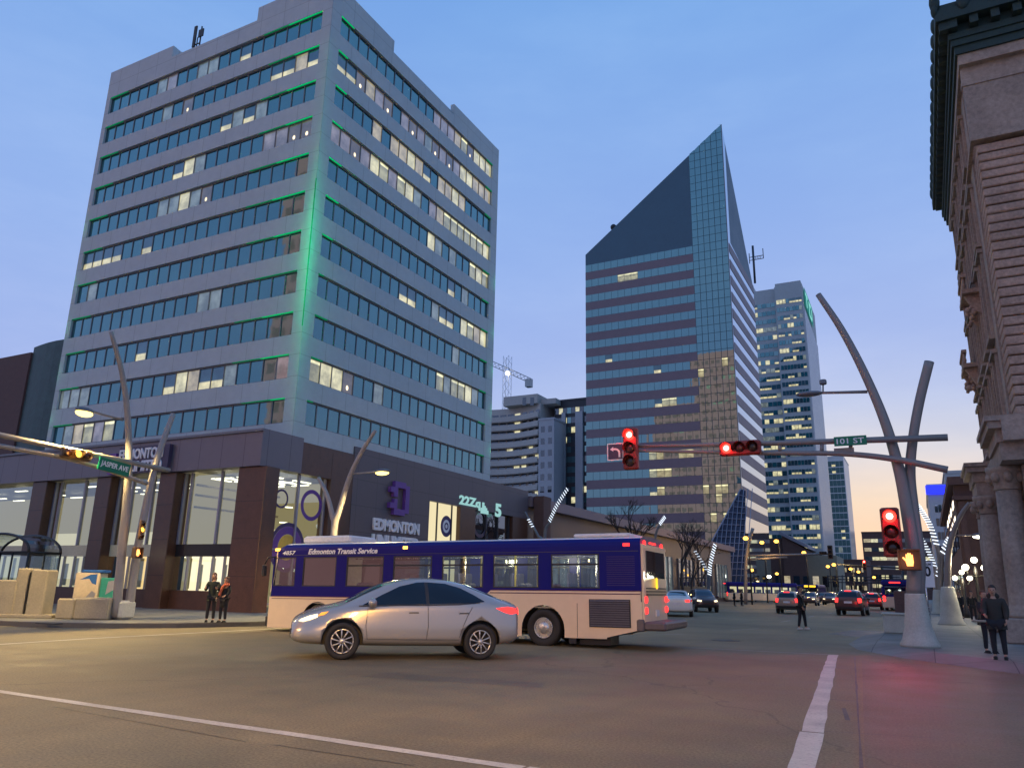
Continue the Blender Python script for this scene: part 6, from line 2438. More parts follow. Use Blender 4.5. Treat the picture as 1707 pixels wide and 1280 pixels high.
def signal(name, label, o, right, front, lit, em, L_=1.25, horiz=False, cat='traffic light', group=None):
    """three-lens head; local: lenses look along +y, stacked down z (or along x)"""
    r = thing(name, label, cat, o, 0, group)
    M = frame((0, 0, 0), right, front)
    w_ = L_ * 0.36
    d_ = 0.24
    mb = MB()
    mb.M = M
    if horiz:
        mb.bbox((0, 0, 0), (L_, d_, w_), ch=0.05)
    else:
        mb.bbox((0, 0, 0), (w_, d_, L_), ch=0.05)
    cs_ = 'signal_case_redlit' if em == 'signal_red' and lit < 3 and L_ < 1.45 else 'signal_case'
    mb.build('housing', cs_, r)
    for k in range(3):
        q = (k - 1) * L_ * 0.315
        c = V((q, d_ / 2, 0)) if horiz else V((0, d_ / 2, -q))
        rl = L_ * 0.125
        mb = MB()
        mb.M = M
        mb.lathe([(rl, 0.0), (rl * 0.9, 0.03), (rl * 0.5, 0.055), (0.005, 0.062)], c, 'y', 16)
        ln_ = mb.build('lens', em if k == lit else 'lens_off', r)
        if k == lit and em == 'signal_red':
            mb = MB()
            mb.M = M
            mb.lathe([(rl * 0.55, 0.053), (rl * 0.42, 0.068), (0.005, 0.074)], c, 'y', 14)
            mb.build('bulb', 'signal_core', ln_)
        if k == lit and L_ > 1.2 and em == 'signal_red':
            lamp('lens_glow', V(o) + M.to_3x3() @ (c + V((0, 0.40, -0.1 if not horiz else 0))), (1, .02, .015), 20.0, 0.08)
        mb = MB()
        mb.M = M
        n = 12
        for j in range(n):
            a, b = rad(-25 + 230 * j / n), rad(-25 + 230 * (j + 1) / n)
            R_ = rl * 1.12
            p0, p1 = V((R_ * math.cos(a), 0, R_ * math.sin(a))), V((R_ * math.cos(b), 0, R_ * math.sin(b)))
            ln = V((0, rl * 1.2, 0))
            mb.face([c + p0, c + p1, c + p1 + ln, c + p0 + ln])
            q0, q1 = p0 * 0.93, p1 * 0.93
            mb.face([c + q0, c + q1, c + q1 + ln, c + q0 + ln])
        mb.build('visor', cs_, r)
    return r


def ped_signal(name, label, o, right, front, sz=0.5):
    r = thing(name, label, 'walk signal', o)
    M = frame((0, 0, 0), right, front)
    mb = MB()
    mb.M = M
    mb.bbox((0, 0, 0), (sz, 0.22, sz), ch=0.03)
    for a, b in (((-sz / 2, .111, sz / 2 - .03), (sz / 2, .24, sz / 2)), ((-sz / 2, .111, -sz / 2), (-sz / 2 + .03, .24, sz / 2 - .031)), ((sz / 2 - .03, .111, -sz / 2), (sz / 2, .24, sz / 2 - .031))):
        mb.box(a, b)
    mb.build('housing', 'signal_case', r)
    mb = MB()
    mb.M = M
    k = sz / 0.5
    y = 0.118
    palm = [(-.07, -.15), (.06, -.15), (.085, -.03), (.075, .03), (-.085, .03), (-.09, -.05)]
    mb.extrude([(a * k, y, b * k) for a, b in palm], (0, .01, 0))
    for i, (x0, h_) in enumerate(((-.085, .12), (-.045, .155), (-.004, .16), (.037, .13))):
        mb.extrude([(x0 * k, y, .031 * k), ((x0 + .036) * k, y, .031 * k), ((x0 + .033) * k, y, h_ * k), ((x0 + .003) * k, y, h_ * k)], (0, .01, 0))
    mb.extrude([(.086 * k, y, -.035 * k), (.15 * k, y, .045 * k), (.125 * k, y, .07 * k), (.078 * k, y, .02 * k)], (0, .01, 0))
    mb.build('hand_symbol', 'hand_orange', r)
    return r


FRONT, RIGHT_ = (0, -1, 0), (1, 0, 0)      # facing the viewer; local x must keep z up: right x front = up

# right-hand mast -----------------------------------------------------
MY = 24.66
base_ = gd(1535, 1074, 0.15)
rm = thing('signal_mast', 'tall taupe signal mast of two crossing curved poles on a flared pale base', 'signal mast', (base_.x, MY, 0.15))
A = lambda px, py, Y=MY: at(px, py, Y)
mb = MB()
c0 = V((base_.x, MY, 0))
mb.lathe([(0.50, 0.15), (0.50, 0.22), (0.42, 0.36), (0.34, 0.7), (0.29, 1.1), (0.255, 1.5), (0.245, 1.55)], c0, 'z', 28)
mb.build('base', 'concrete_pale', rm, True)
mb = MB()
pl = smooth_path([(c0.x - 0.02, MY, 1.5), A(1524, 930), A(1512, 850), A(1498, 780), A(1474, 700), A(1440, 620), A(1402, 548), A(1364, 491)], 40)
n = len(pl)
mb.tube(pl, [0.21 - 0.12 * (k / (n - 1)) for k in range(n)], 14)
mb.build('curved_pole', 'mast_paint', rm, True)
mb = MB()
pl = smooth_path([(c0.x + 0.05, MY + 0.1, 1.5), A(1531, 930, MY + .1), A(1522, 850, MY + .12), A(1517, 790, MY + .14), A(1522, 730, MY + .14), A(1533, 668, MY + .14), A(1549, 603, MY + .14)], 36)
n = len(pl)
mb.tube(pl, [0.20 - 0.065 * min(1, (k / (n - 1)) * 1.6) for k in range(n)], 14)
mb.build('curved_pole', 'mast_paint', rm, True)
mb = MB()
mb.tube([A(1046, 744.5, MY - .3), A(1300, 738.5, MY - .3), A(1580, 729, MY - .3)], [0.05, 0.08, 0.10], 12)
mb.build('mast_arm', 'mast_paint', rm, True)
mb = MB()
mb.tube(smooth_path([A(1046, 751, MY - .3), A(1160, 753, MY - .3), A(1265, 755, MY - .3), A(1400, 756, MY - .3), A(1490, 765, MY - .3), A(1580, 783, MY - .3)], 30), [0.045 + 0.055 * k / 30 for k in range(31)], 12)
mb.build('mast_arm', 'mast_paint', rm, True)
mb = MB()
for a, b in ((A(1418, 742, MY - .3), A(1418, 757, MY - .3)), (A(1300, 741, MY - .3), A(1300, 754, MY - .3)), (A(1370, 740, MY - .3), A(1370, 755, MY - .3))):
    mb.tube([a, b], 0.055, 8)
mb.box(A(1392, 741, MY - .3) + V((-.04, -.05, -.30)), A(1392, 741, MY - .3) + V((.5, .05, -.12)))
mb.build('arm_bracket', 'mast_paint', rm, True)
mb = MB()
mb.tube([A(1446, 653), A(1362, 655)], [0.05, 0.04], 8)
mb.build('lamp_arm', 'mast_paint', rm, True)
mb = MB()
p = A(1349, 656.5)
mb.ball(p, 0.40, 14, 8, sc=(1.0, 0.45, 0.22))
mb.tube([A(1372, 654), A(1372, 641)], 0.025, 6)
mb.bbox(A(1372, 637) , (0.2, 0.18, 0.16), ch=0.03)
mb.build('lamp_head', 'frame_grey', rm, True)

signal('traffic_light', 'upright red traffic light at the arm end, beside the left turn sign', A(1052, 748, MY - .5), (-1, 0, 0), FRONT, 0, 'signal_red', 1.40)
signal('traffic_light', 'sideways red traffic light hung mid arm against the pale tower flank', A(1234, 747, MY - .55), (-1, 0, 0), FRONT, 2, 'signal_red', 1.25, True)
signal('traffic_light', 'large upright red traffic light on the right corner mast above the orange hand', A(1486, 887, MY - .45), (-1, 0.0, 0), FRONT, 0, 'signal_red', 1.36)
ped_signal('walk_signal', 'glowing orange hand walk signal on the right corner mast', A(1516, 933, MY - .5), (-1, 0, 0), FRONT, 0.56)
lamp('signal_glow', A(1052, 728, MY - .9), (1, .05, .06), 120, 0.12, 'SPOT', (-7.0, 10.0, 0), 90, .8)
lamp('signal_glow', A(1214, 747, MY - .9), (1, .05, .06), 200, 0.12, 'SPOT', (-4.0, 10.0, 0), 90, .8)
lamp('signal_glow', A(1478, 869, MY - .9), (1, .04, .10), 260, 0.12, 'SPOT', (-0.5, 14.5, 0), 125, 1.0)
lamp('signal_glow', A(1510, 933, MY - 1.1), (1, .35, .1), 6, 0.12)
# left-turn sign
p = A(1026, 753, MY - .5)
ts = thing('turn_sign', 'black left turn arrow sign with white border beside the upright red light', 'sign', p)
mb = MB()
s = 0.29
mb.box((-s, -.012, -s), (s, .012, s), 0)
mb.build('panel', 'sign_dark', ts)
mb = MB()
for a, b in (((-s, -.016, s - .035), (s, -.0125, s)), ((-s, -.016, -s), (s, -.0125, -s + .035)), ((-s, -.016, -s + .036), (-s + .035, -.0125, s - .036)), ((s - .035, -.016, -s + .036), (s, -.0125, s - .036))):
    mb.box(a, b)
mb.build('border', 'sign_white', ts)
mb = MB()
arc = [(.14, -.19), (.14, -.05), (.12, .02), (.07, .07), (0.0, .09), (-.08, .09)]
pts = strip_poly(arc, .065)
k = len(arc)
for i in range(k - 1):
    q = [pts[i], pts[i + 1], pts[2 * k - 2 - i], pts[2 * k - 1 - i]]
    mb.face([(a, -.0165, b) for a, b in q])
mb.face([(-.07, -.0168, .175), (-.07, -.0168, .005), (-.19, -.0168, .09)])
mb.build('arrow', 'sign_white', ts)
# street name sign
a_, b_ = A(1391, 744, MY - .48), A(1444, 725, MY - .48)
sg = thing('street_sign', 'green 101 ST street name sign on the right mast arm', 'street sign', ((a_.x + b_.x) / 2, MY - .48, (a_.z + b_.z) / 2))
ww, hh = b_.x - a_.x, b_.z - a_.z
mb = MB()
mb.bbox((0, 0, 0), (ww, .03, hh), ch=.008)
mb.build('panel', 'sign_green', sg)
text('lettering', '101 ST', (-ww * .42, -.018, -hh * .30), (1, 0, 0), (0, 0, 1), ww * .84, hh * .58, 'sign_white', sg, .004, .015, world=False)
# 40 sign on its own post behind the mast
p = at(1541, 957, 30)
sp_ = thing('speed_sign', 'white 40 speed limit sign on a post behind the right corner mast', 'sign', (p.x, 30, 0.15))
mb = MB()
mb.tube([(0, 0.04, 0), (0, 0.04, p.z + .3)], .03, 8)
mb.build('post', 'steel_rail', sp_)
mb = MB()
mb.bbox((0, 0, p.z - .15), (.56, .02, .84), ch=.006)
mb.build('panel', 'sign_white', sp_)
text('lettering', '40', (-.20, -.013, p.z - .22), (1, 0, 0), (0, 0, 1), .40, .34, 'black_metal', sp_, .004, .03, world=False)
text('lettering', 'MAXIMUM', (-.22, -.013, p.z + .14), (1, 0, 0), (0, 0, 1), .44, .075, 'black_metal', sp_, .004, .02, world=False)
# planters by the mast
p = gd(1503, 1060, 0.15)
pl_ = thing('planter', 'pale concrete planter box behind the right corner mast base', 'planter', (p.x - .15, p.y + 2.2, 0.15))
mb = MB()
mb.bbox((0, 0, .33), (.95, .8, .66), ch=.04)
mb.bbox((0, 0, .68), (1.02, .88, .09), ch=.03)
mb.build('box', 'concrete_pale', pl_)
mb = MB()
mb.bbox((0, 0, .75), (.5, .4, 1.5), ch=.03)
tag(mb.build('litter_bin', 'brown_brick'), 'dark litter bin standing behind the pale concrete planter', 'bin')
bpy.data.objects['litter_bin'].location = (p.x + .05, p.y + 2.6, 0.15)

# left-hand mast ------------------------------------------------------
MX = -24.73
B_ = lambda px, py, X=MX: atx(px, py, X)
g0 = gd(205, 1029, .15)
lm = thing('signal_mast', 'pale signal mast with two crossing curved poles at the left corner under the lamp', 'signal mast', (MX, g0.y, .15))
mb = MB()
pl = smooth_path([B_(193, 1028), B_(204, 910), B_(214, 790), B_(213, 700), B_(204, 625), B_(185, 553)], 36)
n = len(pl)
mb.tube(pl, [0.16 - 0.085 * k / (n - 1) for k in range(n)], 12)
mb.build('curved_pole', 'pole_paint', lm, True)
mb = MB()
pl = smooth_path([B_(213, 1028, MX + .1), B_(226, 935, MX + .1), B_(240, 860, MX + .1), B_(255, 790, MX + .1), B_(272, 735, MX + .1), B_(289, 690, MX + .1)], 36)
n = len(pl)
mb.tube(pl, [0.155 - 0.06 * k / (n - 1) for k in range(n)], 12)
mb.build('curved_pole', 'pole_paint', lm, True)
mb = MB()
mb.bbox((MX + .02, B_(204, 1029).y, .47), (.5, .62, .62), ch=.08)
mb.build('base', 'concrete_pale', lm, True)
mb = MB()
a0, a1 = B_(0, 725, MX + .25), B_(282, 784, MX + .25)
dv = (a0 - a1)
mb.tube([a1, a0, a0 + dv * 0.7], [.085, .085, .06], 10)
mb.build('mast_arm', 'pole_paint', lm, True)
mb = MB()
b0 = [B_(-1, 743, MX + .25), B_(103, 762, MX + .25), B_(175, 782, MX + .25), B_(245, 806, MX + .25)]
dv = b0[0] - b0[1]
mb.tube(smooth_path([b0[0] + dv * 2.0] + b0, 24), .075, 10)
mb.build('mast_arm', 'pole_paint', lm, True)
mb = MB()
mb.tube([B_(205, 700), B_(148, 684)], .04, 8)
mb.build('lamp_arm', 'pole_paint', lm, True)
mb = MB()
pL = B_(141, 684)
mb.ball(pL, .34, 14, 8, sc=(.5, 1.0, .32))
mb.build('lamp_head', 'frame_grey', lm, True)
mb = MB()
mb.ball(pL - V((0, 0, .10)), .31, 14, 8, sc=(.55, 1.0, .42))
mb.build('lamp_glass', 'lamp_yellow', lm, True)
lamp('street_light', pL - V((-.3, 0, .35)), (1.0, .70, .26), 3200, .15)
signal('traffic_light', 'sideways amber traffic light on the left mast arm by the green street sign', B_(127, 757, MX + .5), (0, 1, 0), (1, -.2, 0), 1, 'signal_amber', 1.05, True)
signal('traffic_light', 'upright amber traffic light low on the left mast beside the curved pole', B_(236, 883, MX + .45), (-.45, 0.9, 0), (.9, -.45, 0), 1, 'signal_amber', 1.1)
ped_signal('walk_signal', 'small orange hand walk signal low on the left mast', B_(228, 921, MX + .45), (-.3, .95, 0), (.95, -.3, 0), .46)
lamp('signal_glow', B_(123, 757, MX + .9), (1, .5, .1), 14, .1)
lamp('signal_glow', B_(237, 890, MX + .9), (1, .5, .1), 10, .1)
a_, b_ = B_(164, 771, MX + .5), B_(217, 767, MX + .5)
sg = thing('street_sign', 'green JASPER AVE street name sign on the left mast arm', 'street sign', a_)
ln = (b_ - a_).length
hh = .42
tl = (B_(217, 778, MX + .5) - B_(163, 763, MX + .5)).normalized()
tl.x = 0
tl.normalize()
vv = V((1, 0, 0)).cross(tl)
if vv.z < 0:
    vv = -vv
mb = MB()
c_ = V((0, 0, 0))
q = [c_ - vv * hh * .5, c_ + tl * ln - vv * hh * .5, c_ + tl * ln + vv * hh * .5, c_ + vv * hh * .5]
mb.extrude(q, (.03, 0, 0))
mb.build('panel', 'sign_green', sg)
text('lettering', 'JASPER AVE', c_ + tl * ln * .06 - vv * hh * .28 + V((.033, 0, 0)), tl, vv, ln * .88, hh * .55, 'sign_white', sg, .006, .02, world=False)


# Y-shaped light poles ---------------------------------------------------------
def led_rods(mb, path, r, n, span=(0, 1), s=0.16):
    """short white light rods climbing an arm"""
    m_ = len(path) - 1
    for k in range(n):
        t_ = span[0] + (span[1] - span[0]) * (k + .5) / n
        f = t_ * m_
        i = min(int(f), m_ - 1)
        p = path[i].lerp(path[i + 1], f - i)
        d_ = (path[i + 1] - path[i]).normalized()
        sd_ = d_.cross(V((0, 1, 0))).normalized()
        a = p + sd_ * s + d_ * s * .35 + V((0, -r - .03, 0))
        b = p - sd_ * s - d_ * s * .35 + V((0, -r - .03, 0))
        mb.tube([a, b], .022 if s < .2 else .045, 5)


def y_pole(name, label, gx, Y, left, right, led=None, lampo=None, r=.15, cat='street light', m='pole_paint', cone=False, dark=False, group=None):
    t = thing(name, label, cat, (gx, Y, 0.15), 0, group)
    st = V((gx, Y, .15))
    if cone:
        mb = MB()
        mb.lathe([(.62, .15), (.62, .2), (.5, .4), (.4, 1.2), (.3, 1.9), (.26, 1.95)], (gx, Y, 0), 'z', 20)
        mb.build('base', 'concrete_pale', t, True)
    paths = []
    for pth in (left, right):
        if not pth:
            continue
        pl = smooth_path([st] + pth, 30)
        n = len(pl)
        mb = MB()
        mb.tube(pl, [r * (1.15 - .6 * k / (n - 1)) for k in range(n)], 10)
        mb.build('curved_pole', m, t, True)
        paths.append(pl)
    if led:
        for pl, (n_, span, s) in zip(paths, led):
            if n_:
                mb = MB()
                led_rods(mb, pl, r, n_, span, s)
                mb.build('light_string', 'frame_dark' if dark else 'led_white', t, True)
    if lampo:
        a, b, em, pw = lampo
        mb = MB()
        mb.tube([a, b], .035, 8)
        mb.build('lamp_arm', m, t, True)
        mb = MB()
        sg_ = 1 if b.x > a.x else -1
        mb.ball(b + V((sg_ * .3, 0, 0)), .38, 12, 8, sc=(1, .5, .28))
        mb.build('lamp_head', 'frame_grey', t, True)
        mb = MB()
        mb.ball(b + V((sg_ * .3, -.02, -.07)), .33, 12, 8, sc=(1, .55, .3))
        mb.build('lamp_glass', em, t, True)
        if pw:
            lamp('street_light', b + V((sg_ * .3, -.1, -.35)), (1.0, .76, .36) if em != 'lamp_white' else (1, .9, .7), pw, .15)
    return t


Yq = atx(557, 870, -21.8).y
Q = lambda px, py, Y=Yq: at(px, py, Y)
y_pole('street_light', 'V-shaped light pole with a bright yellow lamp rising behind the bus roof', -21.75, Yq,
       [Q(557, 885), Q(554, 860), Q(545, 825), Q(531, 796)], [Q(557, 885), Q(566, 850), Q(583, 795), Q(602, 755), Q(626, 717)],
       lampo=(Q(585, 790), Q(628, 786), 'lamp_yellow', 2600), r=.14)
Yq = atx(909, 895, -21.5).y
y_pole('street_light', 'V-shaped pole strung with white light rods above the middle of the bus roof', Q(909, 1000, Yq).x, Yq,
       [Q(906, 910, Yq), Q(897, 893, Yq), Q(886, 872, Yq), Q(875, 853, Yq)], [Q(908, 895, Yq), Q(917, 870, Yq), Q(930, 842, Yq), Q(948, 814, Yq)],
       led=((4, (.66, .85), .10), (15, (.5, 1), .12)), r=.1, m='frame_grey')
p = Q(952, 858, 66)
sl = thing('street_lamp', 'yellow street lamp glowing above the bus roof beside the low brown block', 'street lamp', (p.x - 1.6, 66, .15))
mb = MB()
mb.tube([(p.x - 1.6, 66, .15), (p.x - 1.55, 66, p.z - .4), (p.x - 1.0, 66, p.z + .1), (p.x, 66, p.z + .1)], .07, 8)
mb.build('pole', 'frame_grey', sl, True)
mb = MB()
mb.ball(p, .42, 12, 8, sc=(1.1, .6, .4))
mb.build('lamp_head', 'lamp_yellow', sl, True)
lamp('street_light', p + V((.2, -1, -.4)), (1, .76, .34), 300, .2)
# lamps further along the avenue
for px, py, Y, em, lab in ((1243, 897, 92, 'lamp_orange', 'orange lamp on a slim pole left of the brick hall, beside the lit mast arms'), (1270, 904, 112, 'lamp_orange', 'middle one of the three orange lamps before the brick hall'), (1294, 902, 104, 'lamp_orange', 'orange lamp right of the other two before the brick hall'), (1340, 921, 118, 'lamp_orange', 'orange lamp under the sloping roof edge of the brick hall'),
                           (1390, 941, 130, 'lamp_orange', 'orange lamp below the slim blue tower, right of a twin'), (1380, 944, 145, 'lamp_orange', 'smaller orange lamp below the slim blue tower'), (1418, 948, 150, 'lamp_orange', 'orange lamp low over the far traffic left of the red far signal'), (1431, 953, 160, 'lamp_orange', 'far orange lamp under the red far signal'), (1253, 950, 125, 'lamp_orange', 'low orange lamp at the left end of the brick hall front'), (1295, 956, 150, 'lamp_orange', 'low orange lamp in front of the brick hall doors'), (1282, 961, 140, 'lamp_white', 'small white lamp over the second parked blue bus'), (1457, 962, 170, 'lamp_orange', 'far orange lamp left of the purple bus')):
    p = at(px, py, Y)
    sl = thing('street_lamp', lab, 'street lamp', (p.x + .3, Y, 0.1), 0, 'lamps along the far avenue')
    mb = MB()
    mb.tube([(p.x + .3, Y + .1, .1), (p.x + .3, Y + .1, p.z + .2), (p.x, Y, p.z + .25)], .09, 7)
    mb.build('pole', 'frame_dark', sl, True)
    mb = MB()
    mb.ball(p, .30 if em == 'lamp_orange' else .36, 10, 7, sc=(1, 1, .75))
    mb.build('lamp_head', em, sl, True)
for p, c_, wts in ((at(1243, 897, 91), (1, .55, .15), 260), (at(1294, 902, 102), (1, .55, .15), 300), (at(1340, 921, 116), (1, .55, .15), 300), (at(1390, 941, 128), (1, .6, .2), 400), (at(1440, 955, 150), (1, .6, .25), 500)):
    lamp('far_light', p - V((0, .8, .3)), c_, wts * 2, .2)
# left avenue light trees and the right row
Yq = atx(1181, 985, -20.5).y
y_pole('light_tree', 'Y-shaped pole wrapped in white light rods in front of the glass atrium', Q(1180, 990, Yq).x, Yq,
       [Q(1180, 965, Yq), Q(1177, 948, Yq), Q(1168, 932, Yq), Q(1158, 917, Yq)], [Q(1183, 965, Yq), Q(1184, 945, Yq), Q(1188, 925, Yq), Q(1193, 906, Yq)],
       led=((8, (.45, 1), .16), (13, (.3, 1), .2)), r=.12, m='frame_grey')
Yq = 46.0
y_pole('light_tree', 'leaning arm of white light rods just above the rear of the bus roof', Q(1090, 1000, Yq).x, Yq,
       None, [Q(1092, 910, Yq), Q(1095, 885, Yq), Q(1102, 872, Yq), Q(1110, 861, Yq)],
       led=((6, (.7, 1), .10),), r=.09, m='frame_grey')
Yq = gd(1587, 1041, .15).y
q = gd(1587, 1041, .15)
y_pole('street_light', 'taupe curved light pole on a pale cone base on the right pavement', q.x, Yq,
       None, [Q(1580, 985, Yq), Q(1581, 925, Yq), Q(1589, 888, Yq), Q(1602, 858, Yq), Q(1616, 838, Yq)],
       lampo=(Q(1593, 892, Yq), Q(1622, 892, Yq), 'lamp_white', 160), r=.17, m='mast_paint', cone=True)
Yq = gd(1567, 1023, .15).y
q = gd(1567, 1023, .15)
y_pole('light_tree', 'tall Y-shaped pole with light rods, second from the right corner mast', q.x, Yq,
       [Q(1567, 960, Yq), Q(1564, 920, Yq), Q(1552, 880, Yq), Q(1537, 853, Yq), Q(1521, 833, Yq)], [Q(1569, 960, Yq), Q(1571, 925, Yq), Q(1577, 907, Yq), Q(1583, 897, Yq)],
       led=((19, (.45, 1), .2), (6, (.5, 1), .2)), r=.17, m='mast_paint', cone=True)
Yq = 100
y_pole('light_tree', 'farther Y-shaped pole with light rods, third along the right pavement', Q(1561, 1010, Yq).x, Yq,
       [Q(1561, 975, Yq), Q(1558, 945, Yq), Q(1549, 922, Yq), Q(1537, 900, Yq), Q(1524, 882, Yq)], [Q(1562, 975, Yq), Q(1564, 955, Yq), Q(1567, 940, Yq)],
       led=((15, (.4, 1), .24), (4, (.5, 1), .24)), r=.17, m='mast_paint')
Yq = 150
y_pole('light_tree', 'farthest pole with light rods seen between the mast and the right row', Q(1558, 1004, Yq).x, Yq,
       [Q(1558, 985, Yq), Q(1555, 960, Yq), Q(1547, 940, Yq), Q(1535, 925, Yq)], [Q(1558, 985, Yq), Q(1560, 968, Yq), Q(1563, 955, Yq)],
       led=((10, (.4, 1), .28), (4, (.5, 1), .28)), r=.17, m='mast_paint')
# near corner lamp poles that light the junction (behind the viewer and off the left edge)
y_pole('street_light', 'light pole with yellow lamp on the near corner behind the viewer', 4.8, -3.0, [V((4.8, -3, 4)), V((4.2, -3, 7)), V((3.2, -3, 9))], [V((4.9, -3, 4)), V((5.3, -3, 6.5)), V((6, -3, 8))],
       lampo=(V((3.9, -3, 7.7)), V((1.5, -3, 7.7)), 'lamp_yellow', 0))
y_pole('street_light', 'light pole with yellow lamp on the far side of the avenue left of the viewer', -22.5, -3.5, [V((-22.5, -3.5, 4)), V((-22, -3.5, 7)), V((-21, -3.5, 9))], [V((-22.6, -3.5, 4)), V((-23, -3.5, 6.5)), V((-24, -3.5, 8))],
       lampo=(V((-21.7, -3.5, 7.7)), V((-19.4, -3.5, 7.7)), 'lamp_yellow', 0))
lamp('street_light', (1.2, -3.2, 7.3), (1.0, .62, .22), 2900, .2)
lamp('bus_warm_fill', (1.5, -3.0, 7.1), (1.0, .47, .08), 6600, .2, 'SPOT', (-11, 19, 1.0), 48, .7)  # added spot without a fitting of its own, aimed to warm the bus side
lamp('street_light', (-19.1, -3.6, 7.3), (1.0, .60, .20), 19000, .2)

# globe lamps by the bank
for px0, cy_, Y, lab in ((1625, 944, 46, 'old fashioned lamp post with a cluster of glowing white globes before the bank'), (1604, 962, 60, 'second cluster of glowing globes just left of the nearer globe lamp')):
    c_ = at(px0, cy_, Y)
    gl = thing('globe_lamp', lab, 'street lamp', (c_.x, Y, .15))
    mb = MB()
    mb.lathe([(.22, .15), (.2, .5), (.09, .8), (.07, c_.z - .6), (.10, c_.z - .4), (.05, c_.z)], (c_.x, Y, 0), 'z', 12)
    for k in range(4):
        a = PI / 4 + k * HP
        mb.tube([(c_.x, Y, c_.z - .5), (c_.x + .5 * math.cos(a), Y + .5 * math.sin(a), c_.z - .42), (c_.x + .55 * math.cos(a), Y + .55 * math.sin(a), c_.z - .2)], .03, 6)
    mb.build('post', 'black_metal', gl, True)
    for k in range(5):
        a = PI / 4 + k * HP
        mb = MB()
        mb.ball((c_.x, Y, c_.z + .32) if k == 4 else (c_.x + .6 * math.cos(a), Y + .6 * math.sin(a), c_.z - .05), .15, 12, 8)
        mb.build('globe', 'lamp_white', gl, True)
    lamp('globe_light', c_ + V((0, -.5, .1)), (1, .82, .5), 260, .3)

# far signal masts
FY = 96.0
F_ = lambda px, py, Y=FY: at(px, py, Y)
p = F_(1243, 1003)
fm_ = thing('signal_mast', 'far signal mast with two orange-lit arms under the glass tower', 'signal mast', (p.x, FY, .1))
mb = MB()
mb.tube(smooth_path([V((p.x, FY, .1)), F_(1243, 950), F_(1246, 915), F_(1255, 880)], 16), .2, 8)
mb.build('curved_pole', 'mast_paint', fm_, True)
for a, b in (((1240, 925.5), (1385, 923)), ((1242, 932), (1312, 928.5))):
    mb = MB()
    mb.tube([F_(*a), F_(*b)], .11, 8)
    mb.build('mast_arm', 'mast_paint', fm_, True)
lamp('signal_glow', F_(1275, 935, FY - 1.2), (1, .55, .15), 160, .15)
signal('traffic_light', 'dark upright far signal hung under the slim blue tower', F_(1384, 920, FY - .4), (-1, 0, 0), FRONT, 5, 'signal_red', 1.5)
signal('traffic_light', 'dark sideways far signal left of the dark upright far signal', F_(1372, 921, FY - .4), (-1, 0, 0), FRONT, 5, 'signal_red', .8, True)
FY2 = 128.0
p = at(1505, 1008, FY2)
fm_ = thing('signal_mast', 'farther signal mast arm carrying the small red light over the traffic', 'signal mast', (p.x, FY2, .1))
mb = MB()
mb.tube([(p.x, FY2, .1), at(1505, 940, FY2)], .18, 8)
mb.build('pole', 'frame_dark', fm_, True)
mb = MB()
mb.tube([at(1396, 940, FY2), at(1506, 947, FY2)], .12, 8)
mb.build('mast_arm', 'frame_dark', fm_, True)
signal('traffic_light', 'small red far signal over the distant traffic', at(1441, 941.5, FY2 - .5), (-1, 0, 0), FRONT, 0, 'signal_red', 1.5)
# thin overhead gantry wires and poles in the distance
ga = thing('overhead_gantry', 'dark pedestrian bridge rail and lamp standards across the far avenue', 'footbridge', at(1420, 965, 175))
mb = MB()
for z0_ in (960, 965, 970):
    mb.tube([at(1378, z0_, 175), at(1500, z0_ + 2, 175)], .09, 5)
for px in range(1380, 1500, 12):
    mb.tube([at(px, 958, 175), at(px, 985, 175)], .10, 5)
mb.build('railing', 'frame_dark', ga, True)

# ------------------------------------------------------------------ left corner furniture
# planter blocks with painted utility cabinet
a, b = gd(89, 1031, .15), gd(177, 1033, .15)
pt = thing('planter', 'low pair of tan concrete planter blocks in front of the painted cabinet', 'planter', ((a.x + b.x) / 2, (a.y + b.y) / 2 + .4, .15))
dr = (b - a).normalized()
nr_ = V((-dr.y, dr.x, 0))
ln = (b - a).length
pt.rotation_euler = (0, 0, math.atan2(dr.y, dr.x))
pt.location = (a + b) / 2 + nr_ * .45
mb = MB()
mb.bbox((-ln * .32, 0, .33), (ln * .34, .9, .66), ch=.04)
mb.build('block', 'concrete', pt)
mb = MB()
mb.bbox((ln * .18, 0, .35), (ln * .63, .95, .70), ch=.04)
mb.build('block', 'concrete', pt)
cb = thing('utility_cabinet', 'utility cabinet painted with a teal, blue and cream mural behind the planter blocks', 'cabinet', gd(140, 1027.5, .15) + nr_ * .6, math.atan2(dr.y, dr.x))
cb.scale = (.80, .8, .86)
mb = MB()
mb.bbox((-.35, 0, .95), (1.15, .7, 1.7), 0, ch=.03)
mb.bbox((.62, .05, .85), (.78, .6, 1.5), 1, ch=.03)
mb.bbox((-.15, 0, 1.86), (1.0, .72, .12), 2, ch=.02)
mb.build('case', ['mural_cream', 'mural_teal', 'mural_blue'], cb)
mb = MB()
rr = random.Random(2)
for poly, mi in (([(-.7, 1.5), (-.2, 1.72), (.1, 1.75), (.1, 1.3), (-.1, 1.36), (-.25, 1.55)], 0), ([(-.3, .5), (.05, .55), (.15, .95), (-.05, 1.05), (-.28, .8)], 1), ([(-.35, .2), (.2, .2), (.2, .38), (-.1, .45)], 2), ([(-.85, .85), (-.3, .95), (-.3, .88), (-.85, .78)], 3)):
    mb.face([(x_, -.355, z_) for x_, z_ in poly], mi)
for poly, mi in (([(.55, .9), (.9, 1.1), (.95, 1.5), (.6, 1.45)], 1), ([(.3, .6), (.6, .62), (.6, .7), (.3, .7)], 1), ([(.7, .3), (.95, .35), (.95, .7), (.75, .65)], 3)):
    mb.face([(x_, -.257, z_) for x_, z_ in poly], mi)
